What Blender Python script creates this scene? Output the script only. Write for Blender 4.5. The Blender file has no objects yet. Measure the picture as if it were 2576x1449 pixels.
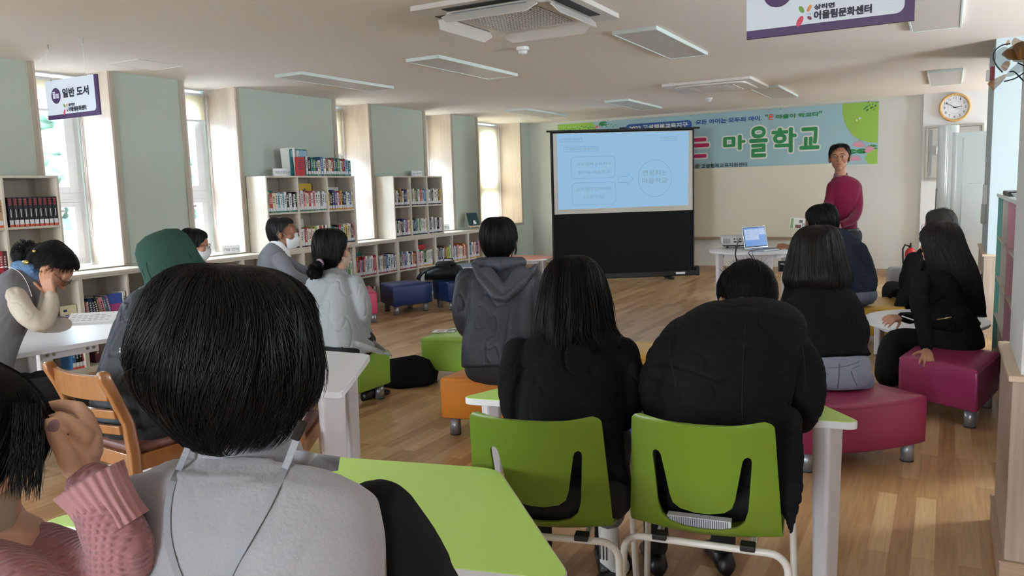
import bpy, bmesh, math, random
import numpy as np
from mathutils import Vector, Matrix, noise
PI = math.pi
S = bpy.context.scene
COL = S.collection
# ---------------------------------------------------------------- camera
FPX, YAW, PITCH, ROLL = 1985.95, math.radians(28.939), math.radians(7.0853), math.radians(-1.74435)
EYE = Vector((0, 0, 1.38))
_f = Vector((-math.sin(YAW) * math.cos(PITCH), math.cos(YAW) * math.cos(PITCH), -math.sin(PITCH)))
_r = Vector((math.cos(YAW), math.sin(YAW), 0)); _u = _r.cross(_f)
RGT = math.cos(ROLL) * _r + math.sin(ROLL) * _u
UPV = -math.sin(ROLL) * _r + math.cos(ROLL) * _u
FWD = _f
cam = bpy.data.cameras.new('camera'); cam_o = bpy.data.objects.new('camera', cam); COL.objects.link(cam_o)
cam.sensor_width = 36; cam.sensor_fit = 'HORIZONTAL'; cam.lens = FPX * 36 / 2576
cam.clip_start = 0.05; cam.clip_end = 500
M3 = Matrix((RGT, UPV, -FWD)).transposed()
cam_o.matrix_world = Matrix.Translation(EYE) @ M3.to_4x4()
S.camera = cam_o
def at(px, py, t):                       # the place seen at a pixel, t metres ahead
    return EYE + t * (FWD + RGT * ((px - 1288) / FPX) - UPV * ((py - 724.5) / FPX))
def onz(px, py, z):
    d = at(px, py, 1) - EYE
    return EYE + d * ((z - EYE.z) / d.z)
def onx(px, py, x):
    d = at(px, py, 1) - EYE
    return EYE + d * ((x - EYE.x) / d.x)
def ony(px, py, y):
    d = at(px, py, 1) - EYE
    return EYE + d * ((y - EYE.y) / d.y)
# ---------------------------------------------------------------- colour management, daylight
S.view_settings.view_transform = 'Standard'; S.view_settings.look = 'None'
S.view_settings.gamma = 1; S.view_settings.exposure = 2.42
S.view_settings.use_curve_mapping = False
W = bpy.data.worlds.new('sky'); S.world = W; W.use_nodes = True
bg = W.node_tree.nodes['Background']
bg.inputs[0].default_value = (0.80, 0.91, 1.0, 1); bg.inputs[1].default_value = 7.5
sun = bpy.data.lights.new('sun', 'SUN'); sun.energy = 2.5; sun.angle = math.radians(0.6); sun.color = (1.0, 0.95, 0.88)
sun_o = bpy.data.objects.new('sun', sun); COL.objects.link(sun_o)
sun_o.rotation_euler = Vector((0.55, -0.30, -1.15)).to_track_quat('-Z', 'Y').to_euler()

# ---------------------------------------------------------------- materials
def srgb(c):
    if isinstance(c, str):
        c = tuple(int(c[i:i + 2], 16) / 255 for i in (0, 2, 4))
    return tuple(x / 12.92 if x <= 0.04045 else ((x + 0.055) / 1.055) ** 2.4 for x in c) + (1,)
MATS = {}
def mat(name, col, rough=0.5, metal=0.0, spec=0.5, emit=None, est=1.0, bump=None, var=None, coat=0, sheen=0, alpha=1, trans=0, sub=0):
    """bump=(scale, strength[, stretch xyz]); var=(scale, colour2[, stretch xyz])"""
    if name in MATS: return MATS[name]
    m = bpy.data.materials.new(name); m.use_nodes = True; nt = m.node_tree; b = nt.nodes['Principled BSDF']
    N = nt.nodes.new; L = nt.links.new
    c = srgb(col)
    b.inputs['Base Color'].default_value = c; b.inputs['Roughness'].default_value = rough
    b.inputs['Metallic'].default_value = metal; b.inputs['Specular IOR Level'].default_value = spec
    b.inputs['Coat Weight'].default_value = coat; b.inputs['Sheen Weight'].default_value = sheen
    b.inputs['Alpha'].default_value = alpha; b.inputs['Transmission Weight'].default_value = trans
    if sub: b.inputs['Subsurface Weight'].default_value = sub; b.inputs['Subsurface Radius'].default_value = (0.02, 0.008, 0.004)
    if emit: b.inputs['Emission Color'].default_value = srgb(emit); b.inputs['Emission Strength'].default_value = est
    tc = N('ShaderNodeTexCoord')
    def tex(scale, st, kind='ShaderNodeTexNoise'):
        mp = N('ShaderNodeMapping'); mp.inputs['Scale'].default_value = st
        L(tc.outputs['Object'], mp.inputs[0]); t = N(kind); t.inputs['Scale'].default_value = scale
        if kind == 'ShaderNodeTexNoise': t.inputs['Detail'].default_value = 5
        L(mp.outputs[0], t.inputs['Vector']); return t
    if var:
        t = tex(var[0], var[2] if len(var) > 2 else (1, 1, 1)); mx = N('ShaderNodeMix'); mx.data_type = 'RGBA'
        r = N('ShaderNodeMapRange'); r.inputs[1].default_value = .3; r.inputs[2].default_value = .7
        L(t.outputs[0], r.inputs[0]); L(r.outputs[0], mx.inputs[0])
        mx.inputs[6].default_value = c; mx.inputs[7].default_value = srgb(var[1]); L(mx.outputs[2], b.inputs['Base Color'])
    if bump:
        t = tex(bump[0], bump[2] if len(bump) > 2 else (1, 1, 1)); bp = N('ShaderNodeBump')
        bp.inputs['Strength'].default_value = bump[1]; bp.inputs['Distance'].default_value = 0.01
        L(t.outputs[0], bp.inputs['Height']); L(bp.outputs[0], b.inputs['Normal'])
    MATS[name] = m; return m
def wood(name, c1, c2, axis='z', rough=.5, scale=6, spec=.4, coat=0):
    st = {'x': (.6, 12, 12), 'y': (12, .6, 12), 'z': (12, 12, .6)}[axis]
    return mat(name, c1, rough, spec=spec, var=(scale, c2, st), bump=(scale * 3, .05, st), coat=coat)
def floor_material():
    m = bpy.data.materials.new('laminate floor'); m.use_nodes = True; nt = m.node_tree; b = nt.nodes['Principled BSDF']
    N = nt.nodes.new; L = nt.links.new
    tc = N('ShaderNodeTexCoord'); mp = N('ShaderNodeMapping'); mp.inputs['Rotation'].default_value = (0, 0, math.radians(90))
    L(tc.outputs['Object'], mp.inputs[0])
    br = N('ShaderNodeTexBrick'); br.offset = .37; br.squash = 1
    for k, v in (('Scale', 1), ('Mortar Size', .0006), ('Brick Width', .62), ('Row Height', .075), ('Bias', 0)): br.inputs[k].default_value = v
    br.inputs['Color1'].default_value = (0, 0, 0, 1); br.inputs['Color2'].default_value = (1, 1, 1, 1); br.inputs['Mortar'].default_value = (.35, .35, .35, 1)
    L(mp.outputs[0], br.inputs[0])
    cr = N('ShaderNodeValToRGB'); e = cr.color_ramp.elements
    e[0].position = 0; e[0].color = srgb('a98257'); e[1].position = 1; e[1].color = srgb('d6b282')
    for p, c in ((.3, 'b68e60'), (.55, 'c19c6e'), (.8, 'c9a476')):
        x = e.new(p); x.color = srgb(c)
    L(br.outputs[0], cr.inputs[0])
    m2 = N('ShaderNodeMapping'); m2.inputs['Scale'].default_value = (14, .8, 1); L(tc.outputs['Object'], m2.inputs[0])
    nz = N('ShaderNodeTexNoise'); nz.inputs['Scale'].default_value = 4; nz.inputs['Detail'].default_value = 7; nz.inputs['Distortion'].default_value = .6
    L(m2.outputs[0], nz.inputs[0])
    mx = N('ShaderNodeMix'); mx.data_type = 'RGBA'; mx.blend_type = 'OVERLAY'; mx.inputs[0].default_value = .45
    L(cr.outputs[0], mx.inputs[6]); L(nz.outputs[0], mx.inputs[7]); L(mx.outputs[2], b.inputs['Base Color'])
    b.inputs['Roughness'].default_value = .3; b.inputs['Specular IOR Level'].default_value = .5
    bp = N('ShaderNodeBump'); bp.inputs['Strength'].default_value = .12; bp.inputs['Distance'].default_value = .003
    L(nz.outputs[0], bp.inputs['Height']); L(bp.outputs[0], b.inputs['Normal'])
    return m
def glass_mat():
    m = bpy.data.materials.new('window glass'); m.use_nodes = True; nt = m.node_tree
    for n in list(nt.nodes): nt.nodes.remove(n)
    o = nt.nodes.new('ShaderNodeOutputMaterial'); t = nt.nodes.new('ShaderNodeBsdfTransparent'); g = nt.nodes.new('ShaderNodeBsdfGlossy')
    g.inputs['Roughness'].default_value = .03; t.inputs[0].default_value = (.93, .97, 1, 1)
    x = nt.nodes.new('ShaderNodeMixShader'); x.inputs[0].default_value = .06
    nt.links.new(t.outputs[0], x.inputs[1]); nt.links.new(g.outputs[0], x.inputs[2]); nt.links.new(x.outputs[0], o.inputs[0])
    return m
def sheer(name, col, a, trl=.6):
    """thin cloth that lets light through"""
    m = bpy.data.materials.new(name); m.use_nodes = True; nt = m.node_tree
    for n in list(nt.nodes): nt.nodes.remove(n)
    N = nt.nodes.new; o = N('ShaderNodeOutputMaterial'); d = N('ShaderNodeBsdfDiffuse'); t = N('ShaderNodeBsdfTranslucent'); p = N('ShaderNodeBsdfTransparent')
    d.inputs[0].default_value = srgb(col); t.inputs[0].default_value = srgb(col)
    x = N('ShaderNodeMixShader'); x.inputs[0].default_value = trl; y = N('ShaderNodeMixShader'); y.inputs[0].default_value = a
    nt.links.new(d.outputs[0], x.inputs[1]); nt.links.new(t.outputs[0], x.inputs[2]); nt.links.new(p.outputs[0], y.inputs[1]); nt.links.new(x.outputs[0], y.inputs[2])
    nt.links.new(y.outputs[0], o.inputs[0]); return m

# ---------------------------------------------------------------- mesh helpers
class MB:
    def __init__(s): s.v = []; s.f = []; s.m = []
    def add(s, vs, fs, mi=0):
        n = len(s.v); s.v += [tuple(v) for v in vs]; s.f += [tuple(n + i for i in f) for f in fs]; s.m += [mi] * len(fs)
    def box(s, a, b, mi=0, M=None):
        x0, y0, z0 = a; x1, y1, z1 = b
        vs = [Vector(p) for p in ((x0, y0, z0), (x1, y0, z0), (x1, y1, z0), (x0, y1, z0), (x0, y0, z1), (x1, y0, z1), (x1, y1, z1), (x0, y1, z1))]
        if M: vs = [M @ v for v in vs]
        s.add(vs, [(0, 3, 2, 1), (4, 5, 6, 7), (0, 1, 5, 4), (1, 2, 6, 5), (2, 3, 7, 6), (3, 0, 4, 7)], mi)
    def prism(s, poly, z0, z1, mi=0, M=None, top_mi=None):
        n = len(poly); vs = [Vector((p[0], p[1], z0)) for p in poly] + [Vector((p[0], p[1], z1)) for p in poly]
        if M: vs = [M @ v for v in vs]
        s.add(vs, [tuple(range(n - 1, -1, -1))] + [(i, (i + 1) % n, n + (i + 1) % n, n + i) for i in range(n)], mi)
        s.add(vs[n:], [tuple(range(n))], mi if top_mi is None else top_mi)
    def lathe(s, prof, seg=24, mi=0, M=None, cap=True):
        vs = []; fs = []
        for r, z in prof:
            for k in range(seg):
                a = 2 * PI * k / seg; v = Vector((r * math.cos(a), r * math.sin(a), z)); vs.append(M @ v if M else v)
        for i in range(len(prof) - 1):
            for k in range(seg):
                a = i * seg + k; b = i * seg + (k + 1) % seg; fs.append((a, b, b + seg, a + seg))
        if cap:
            fs.append(tuple(range(seg - 1, -1, -1))); fs.append(tuple((len(prof) - 1) * seg + k for k in range(seg)))
        s.add(vs, fs, mi)
    def loft(s, rings, mi=0, cap=True):
        n = len(rings[0]); vs = [v for r in rings for v in r]; fs = []
        for i in range(len(rings) - 1):
            for k in range(n):
                a = i * n + k; b = i * n + (k + 1) % n; fs.append((a, b, b + n, a + n))
        if cap: fs.append(tuple(range(n - 1, -1, -1))); fs.append(tuple((len(rings) - 1) * n + k for k in range(n)))
        s.add(vs, fs, mi)
    def tube(s, pts, r, seg=8, mi=0, cap=True, flat=1.0, side=None):
        pts = [Vector(p) for p in pts]; rr = r if isinstance(r, (list, tuple)) else [r] * len(pts)
        rings = []; prev = None
        for i, p in enumerate(pts):
            t = (pts[min(i + 1, len(pts) - 1)] - pts[max(i - 1, 0)])
            if t.length < 1e-9: t = Vector((0, 0, 1))
            t.normalize()
            if side is not None: u = Vector(side) - t * t.dot(Vector(side))
            elif prev is None: u = t.orthogonal()
            else: u = prev - t * t.dot(prev)
            if u.length < 1e-6: u = t.orthogonal()
            u.normalize(); prev = u; w = t.cross(u)
            rings.append([p + rr[i] * (u * math.cos(2 * PI * k / seg) + w * flat * math.sin(2 * PI * k / seg)) for k in range(seg)])
        s.loft(rings, mi, cap)
    def ellipsoid(s, c, r, M=None, seg=20, rings=12, mi=0):
        c = Vector(c); M3_ = M or Matrix.Identity(3); vs = []
        for i in range(rings + 1):
            ph = PI * i / rings
            for k in range(seg):
                a = 2 * PI * k / seg
                vs.append(c + M3_ @ Vector((r[0] * math.sin(ph) * math.cos(a), r[1] * math.sin(ph) * math.sin(a), -r[2] * math.cos(ph))))
        fs = []
        for i in range(rings):
            for k in range(seg):
                a = i * seg + k; b = i * seg + (k + 1) % seg
                fs.append((a, b, b + seg, a + seg))
        s.add(vs, fs, mi)
    def build(s, name, mats, parent=None, smooth=False, bevel=0, bseg=2):
        me = bpy.data.meshes.new(name); me.from_pydata(s.v, [], s.f)
        mats = mats if isinstance(mats, (list, tuple)) else [mats]
        for m in mats: me.materials.append(m)
        me.polygons.foreach_set('material_index', s.m)
        if smooth: me.polygons.foreach_set('use_smooth', [True] * len(s.f))
        me.update(); o = bpy.data.objects.new(name, me); COL.objects.link(o)
        if parent: o.parent = parent; o.matrix_parent_inverse = Matrix.Identity(4)
        if bevel:
            b = o.modifiers.new('bevel', 'BEVEL'); b.width = bevel; b.segments = bseg; b.limit_method = 'ANGLE'; b.angle_limit = math.radians(40)
        return o
def thing(name, label, cat, loc=(0, 0, 0), rz=0, group=None):
    o = bpy.data.objects.new(name, None); COL.objects.link(o); o.location = loc; o.rotation_euler = (0, 0, rz); o.empty_display_size = .05
    return tag(o, label, cat, group)
def tag(o, label, cat, group=None, kind=None):
    if label: o['label'] = label
    if cat: o['category'] = cat
    if group: o['group'] = group
    if kind: o['kind'] = kind
    return o
def struct(o): o['kind'] = 'structure'; return o
def part(mb, name, m, parent, **k):
    """mesh built in world coordinates made a child of a thing whose own place is its base"""
    if isinstance(parent, bpy.types.Object):
        inv = world_of(parent).inverted(); mb.v = [tuple(inv @ Vector(v)) for v in mb.v]
    return mb.build(name, m, parent, **k)
def world_of(o):
    M = Matrix.LocRotScale(o.location, o.rotation_euler, o.scale)
    return world_of(o.parent) @ M if o.parent else M
def copy_tree(o, parent=None):
    c = o.copy(); COL.objects.link(c)
    if parent: c.parent = parent
    for ch in [x for x in bpy.data.objects if x.parent == o]: copy_tree(ch, c)
    return c
def text_mesh(txt, size, offset=0.0, shear=0, ext=0.0, spacing=1.0):
    c = bpy.data.curves.new('lettering', 'FONT'); c.body = txt; c.size = size; c.offset = offset; c.shear = shear; c.extrude = ext; c.space_character = spacing
    c.align_x = 'LEFT'; c.resolution_u = 3
    o = bpy.data.objects.new('lettering', c); COL.objects.link(o)
    dg = bpy.context.evaluated_depsgraph_get(); dg.update()
    m = bpy.data.meshes.new_from_object(o.evaluated_get(dg))
    vs = [Vector(v.co) for v in m.vertices]; fs = [tuple(p.vertices) for p in m.polygons]
    bpy.data.objects.remove(o); bpy.data.curves.remove(c); bpy.data.meshes.remove(m)
    return vs, fs
def add_text(mb, txt, O, ux, uy, box, mi=0, offset=0.0, lift=0.0, shear=0, outline=0, omi=0, bold=0):
    """lettering fitted into box=(x0,y0,x1,y1) of the plane O + x*ux + y*uy"""
    ux = Vector(ux); uy = Vector(uy); n = ux.cross(uy).normalized(); O = Vector(O)
    vs, fs = text_mesh(txt, 1.0, offset, shear)
    if not vs: return
    xs = [v.x for v in vs]; ys = [v.y for v in vs]
    sx = (box[2] - box[0]) / max(1e-6, max(xs) - min(xs)); sy = (box[3] - box[1]) / max(1e-6, max(ys) - min(ys))
    P = [((v.x - min(xs)) * sx + box[0], (v.y - min(ys)) * sy + box[1]) for v in vs]
    if outline:
        for k in range(24):
            a = 2 * PI * k / 24
            mb.add([O + ux * (x + outline * math.cos(a)) + uy * (y + outline * math.sin(a)) + n * (lift - .0028 + k * .0001) for x, y in P], fs, omi)
    for k in range(8 if bold else 0):
        a = 2 * PI * k / 8; mb.add([O + ux * (x + bold * math.cos(a)) + uy * (y + bold * math.sin(a)) + n * (lift + .0001 + k * .0001) for x, y in P], fs, mi)
    mb.add([O + ux * x + uy * y + n * (lift + (.001 if bold else 0)) for x, y in P], fs, mi)
def rrect(x0, y0, x1, y1, r, n=5):
    out = []
    for cx, cy, a0 in ((x1 - r, y0 + r, -90), (x1 - r, y1 - r, 0), (x0 + r, y1 - r, 90), (x0 + r, y0 + r, 180)):
        for k in range(n + 1):
            a = math.radians(a0 + 90 * k / n); out.append((cx + r * math.cos(a), cy + r * math.sin(a)))
    return out
def plate(mb, poly, O, ux, uy, lift, mi=0):
    ux = Vector(ux); uy = Vector(uy); n = ux.cross(uy).normalized(); O = Vector(O)
    mb.add([O + ux * x + uy * y + n * lift for x, y in poly], [tuple(range(len(poly)))], mi)
def ring_line(mb, poly, w, O, ux, uy, lift, mi=0, closed=True):
    ux = Vector(ux); uy = Vector(uy); n = ux.cross(uy).normalized(); O = Vector(O); N_ = len(poly)
    for i in range(N_ if closed else N_ - 1):
        a = Vector(poly[i]); b = Vector(poly[(i + 1) % N_]); d = (b - a)
        if d.length < 1e-7: continue
        d.normalize(); q = Vector((-d.y, d.x)) * w / 2; a = a - d * w * .3; b = b + d * w * .3
        mb.add([O + ux * p.x + uy * p.y + n * lift for p in (a - q, b - q, b + q, a + q)], [(0, 1, 2, 3)], mi)
def ellipse(cx, cy, rx, ry, n=32, rot=0):
    c, s_ = math.cos(rot), math.sin(rot)
    return [(cx + rx * math.cos(2 * PI * k / n) * c - ry * math.sin(2 * PI * k / n) * s_, cy + rx * math.cos(2 * PI * k / n) * s_ + ry * math.sin(2 * PI * k / n) * c) for k in range(n)]

def smooth_path(pts, n=4):
    out = []
    for i in range(len(pts) - 1):
        p0, p1, p2, p3 = pts[max(i - 1, 0)], pts[i], pts[i + 1], pts[min(i + 2, len(pts) - 1)]
        for k in range(n):
            f = k / n; out.append(.5 * ((2 * p1) + (p2 - p0) * f + (2 * p0 - 5 * p1 + 4 * p2 - p3) * f * f + (3 * p1 - p0 - 3 * p2 + p3) * f ** 3))
    out.append(pts[-1]); return out
# ================================================================ the room
HC = 2.5; XL = -6.39; XW = -6.83; YF = 12.38
M_mint = mat('mint panel', 'b4beb2', .55, spec=.25, bump=(60, .02))
M_cream = mat('cream paint', 'd8d7d0', .8, spec=.2, bump=(90, .05))
M_white = mat('white paint', 'dedddb', .8, spec=.2, bump=(90, .05))
M_ceil = mat('ceiling paint', 'e4dad2', .85, spec=.15, bump=(50, .03))
M_bluewall = mat('pale blue paint', 'bccbcf', .75, spec=.2, bump=(90, .04))
M_reveal = wood('pale ash board', 'c0aea0', 'cbbbad', 'z', .45, 3)
M_strip = wood('greige edging', 'a39a8a', 'ada595', 'z', .5, 6)
M_shelf = wood('light greige shelf board', 'c9bfae', 'd3cabb', 'z', .45, 4)
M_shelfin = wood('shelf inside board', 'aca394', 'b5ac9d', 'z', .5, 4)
M_wains = wood('grey oak wainscot', 'ab988a', 'bba99a', 'z', .5, 5)
M_wainsb = wood('oak skirting board', 'a98f77', 'b79e86', 'x', .5, 5)
M_cap = wood('pale oak cap', 'd0b99f', 'dac6ae', 'y', .45, 5)
M_pvc = mat('white window plastic', 'e9ebee', .3, spec=.5)
M_glass = glass_mat()
M_blind = sheer('cream blind cloth', 'f3ead6', .93, .75)
M_black = mat('black plastic', '141516', .45)
M_steel = mat('brushed metal', 'b7babd', .3, metal=1)
M_grey = mat('grey plastic', '8b8f94', .5)
M_paper = mat('white paper', 'ecedf0', .7, spec=.2)

def sbox(name, a, b, m, bevel=0):
    q = MB(); q.box(a, b); return struct(q.build(name, m, bevel=bevel))
q = MB(); q.box((XW - .3, -3.6, -.1), (3.4, 12.7, 0)); struct(q.build('floor', floor_material()))
q = MB(); q.box((XW - .3, -3.6, HC), (3.4, 12.7, HC + .15)); struct(q.build('ceiling', M_ceil))
# left wall: thick piers with window recesses between them
NICHE = [(-2.55, -1.95), (-.35, .25), (2.1, 2.7), (3.83, 4.45), (5.24, 5.84), (7.37, 7.96), (9.21, 9.83), (10.61, 11.97)]  # first three lie out of view, added for the light they admit
q = MB(); y0 = -3.6; ZS = .80
for a, b in NICHE:
    q.box((XW - .2, y0, 0), (XL, a - .02, HC)); q.box((XW - .2, a - .02, 0), (XL, b + .02, ZS)); y0 = b + .02
q.box((XW - .2, y0, 0), (XL, 12.7, HC)); struct(q.build('wall_left', M_mint))
for i, (a, b) in enumerate(NICHE, 1):
    q = MB()
    q.box((XW, a - .02, ZS), (XL + .012, a, HC)); q.box((XW, b, ZS), (XL + .012, b + .02, HC)); q.box((XW, a, ZS), (XL + .012, b, ZS + .022))
    struct(q.build('trim_%d' % i, M_reveal))
    q = MB()      # the flat casing round the recess
    q.box((XL, a - .062, ZS - .02), (XL + .014, a - .02, HC)); q.box((XL, b + .02, ZS - .02), (XL + .014, b + .062, HC)); q.box((XL, a - .02, ZS - .02), (XL + .016, b + .02, ZS + .022))
    struct(q.build('trim_%d' % (i + 20), M_strip))
    # window: frame, two lights, transom
    w = MB(); x0, x1 = XW - .11, XW - .02
    def bar(ya, yb, za, zb, d=0): w.box((x0 + d, ya, za), (x1 + d * .3, yb, zb))
    z0 = ZS + .03; n = 2 if b - a > 1 else 1; cols = np.linspace(a, b, n + 1)
    bar(a, a + .05, z0, HC - .03); bar(b - .05, b, z0, HC - .03); bar(a + .02, b - .02, z0 + .001, z0 + .06, .004); bar(a + .02, b - .02, HC - .09, HC - .031, .004); bar(a + .02, b - .02, 1.385, 1.47, .004)
    for c in cols[1:-1]: bar(c - .04, c + .04, z0 + .01, HC - .04, .008)
    win = struct(w.build('window_%d' % i, M_pvc, bevel=.004))
    for c0, c1 in zip(cols[:-1], cols[1:]):
        for (za, zb, in_) in ((z0 + .06, 1.385, .04), (1.47, HC - .09, .055)):
            w = MB(); ya, yb = c0 + .05, c1 - .05; t = in_
            w.box((x0 + .03, ya, za), (x1 + .012, ya + t, zb)); w.box((x0 + .03, yb - t * 1.6, za), (x1 + .012, yb, zb))
            w.box((x0 + .033, ya + .002, za + .001), (x1 + .010, yb - .002, za + t)); w.box((x0 + .033, ya + .002, zb - t), (x1 + .010, yb - .002, zb - .001))
            w.build('sash', M_pvc, win, bevel=.003)
            w = MB(); w.box((x0 + .04, ya + t, za + t), (x0 + .046, yb - t * 1.6, zb - t)); w.build('glass', M_glass, win)
        w = MB(); w.box((x1 + .012, (c0 + c1) / 2 + .02, 1.30), (x1 + .03, (c0 + c1) / 2 + .1, 1.325)); w.build('window_handle', M_steel, win, bevel=.003)
# outer head of the windows
# blinds
def blind(i, a, b, zb, label):
    t = thing('roller_blind', label, 'blind', (XW + .02, (a + b) / 2, HC - .06), group='roller blinds in the window recesses')
    q = MB(); q.lathe([(.022, -(b - a) / 2 + .03), (.022, (b - a) / 2 - .03)], 16, M=Matrix.Rotation(PI / 2, 4, 'X')); q.build('roller', M_pvc, t, smooth=True)
    q = MB(); h = HC - .06 - zb; q.box((.018, -(b - a) / 2 + .04, -h), (.0195, (b - a) / 2 - .04, 0)); q.build('blind_cloth', M_blind, t)
    q = MB(); q.box((.01, -(b - a) / 2 + .04, -h - .02), (.028, (b - a) / 2 - .04, -h)); q.build('bottom_bar', M_pvc, t)
    q = MB(); yy = (b - a) / 2 - .012; pts = [(.03, yy - .008 * math.cos(k / 10 * PI), -1.35 - .02 * math.sin(k / 10 * PI)) for k in range(11)]
    q.tube([(.03, yy - .008, 0)] + pts + [(.03, yy + .008, 0)], .0018, 5); q.build('bead_chain', M_pvc, t)
for i, zb, lb in ((3, 2.19, 'half raised cream roller blind in the recess behind the small hanging sign'), (4, 2.19, 'half raised cream roller blind in the recess beside the 700 card'),
                  (5, 1.9, 'cream roller blind in the recess beside the books stacked on the shelf top'), (6, 1.9, 'cream roller blind in the recess with the small house card'),
                  (7, .88, 'fully lowered cream roller blind in the wide far recess')):
    blind(i, NICHE[i][0], NICHE[i][1], zb, lb)
# portals that guide the daylight in
def portal(loc, size, direction):
    l = bpy.data.lights.new('window light', 'AREA'); l.shape = 'RECTANGLE'; l.size, l.size_y = size
    o = bpy.data.objects.new('window light', l); COL.objects.link(o); o.location = loc
    o.rotation_euler = Vector(direction).to_track_quat('-Z', 'Z').to_euler(); l.cycles.is_portal = True
for a, b in NICHE: portal((XW - .13, (a + b) / 2, 1.65), (b - a, 1.66), (1, 0, 0))
# front wall, clock wall
sbox('wall_front', (XL - .05, YF, 0), (-.33, YF + .2, HC), M_cream)
sbox('wall_clock', (-.33, YF - .06, 0), (3.2, YF + .2, HC), M_white)
sbox('baseboard_front', (XL, YF - .014, 0), (-.33, YF, .1), M_wainsb)
sbox('baseboard_clock', (-.33, YF - .074, 0), (3.2, YF - .06, .1), M_wainsb)
sbox('baseboard_left', (XL, 10.95, 0), (XL + .014, YF - .014, .1), M_wainsb)
q = MB(); q.box((-4.1, YF - .02, .55), (-1.35, YF, 1.62)); o = q.build('wall_board', mat('cream board', 'd9d2c0', .35, spec=.4), bevel=.004)
tag(o, 'wide cream writing board on the front wall under the banner', 'board')
q = MB(); q.box((-4.1, YF - .06, .52), (-1.35, YF, .55)); q.build('board_tray', wood('tray oak', '9a7e64', 'a98d72', 'x', .5, 5), o, bevel=.004)
# right block (partition) with wainscot, pillar
def wall_block(nm, x0, x1, y0, y1, zt, m, caps=True):
    q = MB(); q.box((x0 + .024, y0 + .024, zt), (x1, y1 - .024, HC)); struct(q.build('wall_' + nm, m))
    q = MB(); q.box((x0, y0, 0), (x1, y1, zt - .02)); struct(q.build('wainscot_' + nm, M_wains, bevel=.003))
    q = MB(); q.box((x0 - .012, y0 - .012, zt - .02), (x1, y1 + .012, zt)); struct(q.build('trim_cap_' + nm, M_cap, bevel=.004))
    q = MB(); q.box((x0 - .012, y0 - .012, 0), (x1, y1 + .012, .1)); q.box((x0 - .016, y0 - .016, .1), (x1, y1 + .016, .108)); struct(q.build('baseboard_' + nm, M_wainsb, bevel=.002))
wall_block('pillar', .203, 1.0, 2.963, 3.571, .735, M_white)
wall_block('right', .285, 3.2, 7.831, 9.1, .712, M_bluewall)
# unseen far right and rear walls, with openings added and sized for daylight fill
def fill_opening_wall(name, axis, c, lo, hi, opens, z0, z1, th=.2):
    q = MB()
    def bx(a, b, za, zb):
        if axis == 'x': q.box((c, a, za), (c + th, b, zb))
        else: q.box((a, c - th, za), (b, c, zb))
    p = lo
    for a, b in opens:
        bx(p, a, 0, HC); bx(a, b, 0, z0); bx(a, b, z1, HC); p = b
    bx(p, hi, 0, HC); struct(q.build(name, M_white))
    for a, b in opens:
        if axis == 'x': portal((c + .1, (a + b) / 2, (z0 + z1) / 2), (b - a, z1 - z0), (-1, 0, 0))
        else: portal(((a + b) / 2, c - .1, (z0 + z1) / 2), (b - a, z1 - z0), (0, 1, 0))
RO = [(5.2, 6.4), (11.0, 12.0)]; BO = [(-5.8, -4.2), (-.7, .1)]
fill_opening_wall('wall_right', 'x', 3.2, -3.6, 12.7, RO, .3, 2.25)
fill_opening_wall('wall_rear', 'y', -3.4, XW - .2, 3.4, BO, .5, 2.25)
for k, (a, b) in enumerate(RO + BO):
    q = MB(); ax = k < len(RO)
    for u in (a, (a + b) / 2 - .03, b - .06):
        if ax: q.box((3.28, u, .3), (3.34, u + .06, 2.25))
        else: q.box((u, -3.54, .5), (u + .06, -3.48, 2.25))
    struct(q.build('window_%d' % (k + 20), M_pvc))  # bars standing in the added, unseen openings
# outside: wooded hill, haze put into its colour, a lower roof and wires
M_hill = mat('hazy wooded hill', '2c3f57', .95, spec=0, var=(.35, '4d6274'))
q = MB(); n = 40
vs = []
for i in range(n + 1):
    for j in range(9):
        y = -60 + 170 * i / n; u = j / 8; h = (14 + 6 * noise.noise(Vector((y * .04, 1.3, 0)))) * u ** .8
        vs.append((-38 - 30 * u + 2.5 * noise.noise(Vector((y * .2, u * 6, 3))), y, -3 + h + 1.6 * noise.noise(Vector((y * .35, u * 9, 7)))))
q.add(vs, [(i * 9 + j, i * 9 + j + 1, (i + 1) * 9 + j + 1, (i + 1) * 9 + j) for i in range(n) for j in range(8)])
struct(q.build('hillside', M_hill, smooth=True))
sbox('ground_outside', (-80, -60, -3.2), (XW - .4, 110, -3), mat('outdoor paving', '6f7476', .9))
q = MB(); q.box((-24, 8, -3), (-18, 30, .1)); q.prism([(-24.4, 7.6), (-17.6, 7.6), (-17.6, 30.4), (-24.4, 30.4)], .1, .35)
o = q.build('low_building', mat('pale cladding', '7d8a94', .8)); tag(o, 'low pale flat roofed building outside the nearest visible window', 'building')
M_leaf = mat('mottled leaves', '42574a', .9, spec=.1, var=(2, '7b8f7e'))  # two grey greens mottled by noise
random.seed(5)
for k, (tx, ty) in enumerate([(-14.5, 9.6), (-15.5, 14.2), (-14, 19.0)]):
    t = thing('tree', ['pale leafy tree outside the nearest visible window', 'leafy tree beyond the low roof outside', 'leafy tree outside the second visible window'][k], 'tree', (tx, ty, -3))
    q = MB(); q.tube([(0, 0, 0), (.1, 0, 2), (0, .1, 4)], [.2, .15, .08], 8); q.build('trunk', mat('bark', '6d6357', .9), t)
    q = MB()
    for j in range(260):
        a = random.uniform(0, 2 * PI); r = random.random() ** .5 * 1.6; z = random.uniform(-1.2, 1.5)
        r *= math.sqrt(max(.1, 1 - (z / 1.8) ** 2)); q.ellipsoid((r * math.cos(a), r * math.sin(a), 4.6 + z), (.22, .22, .16), seg=6, rings=4)
    q.build('crown', M_leaf, t, smooth=True)
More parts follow.
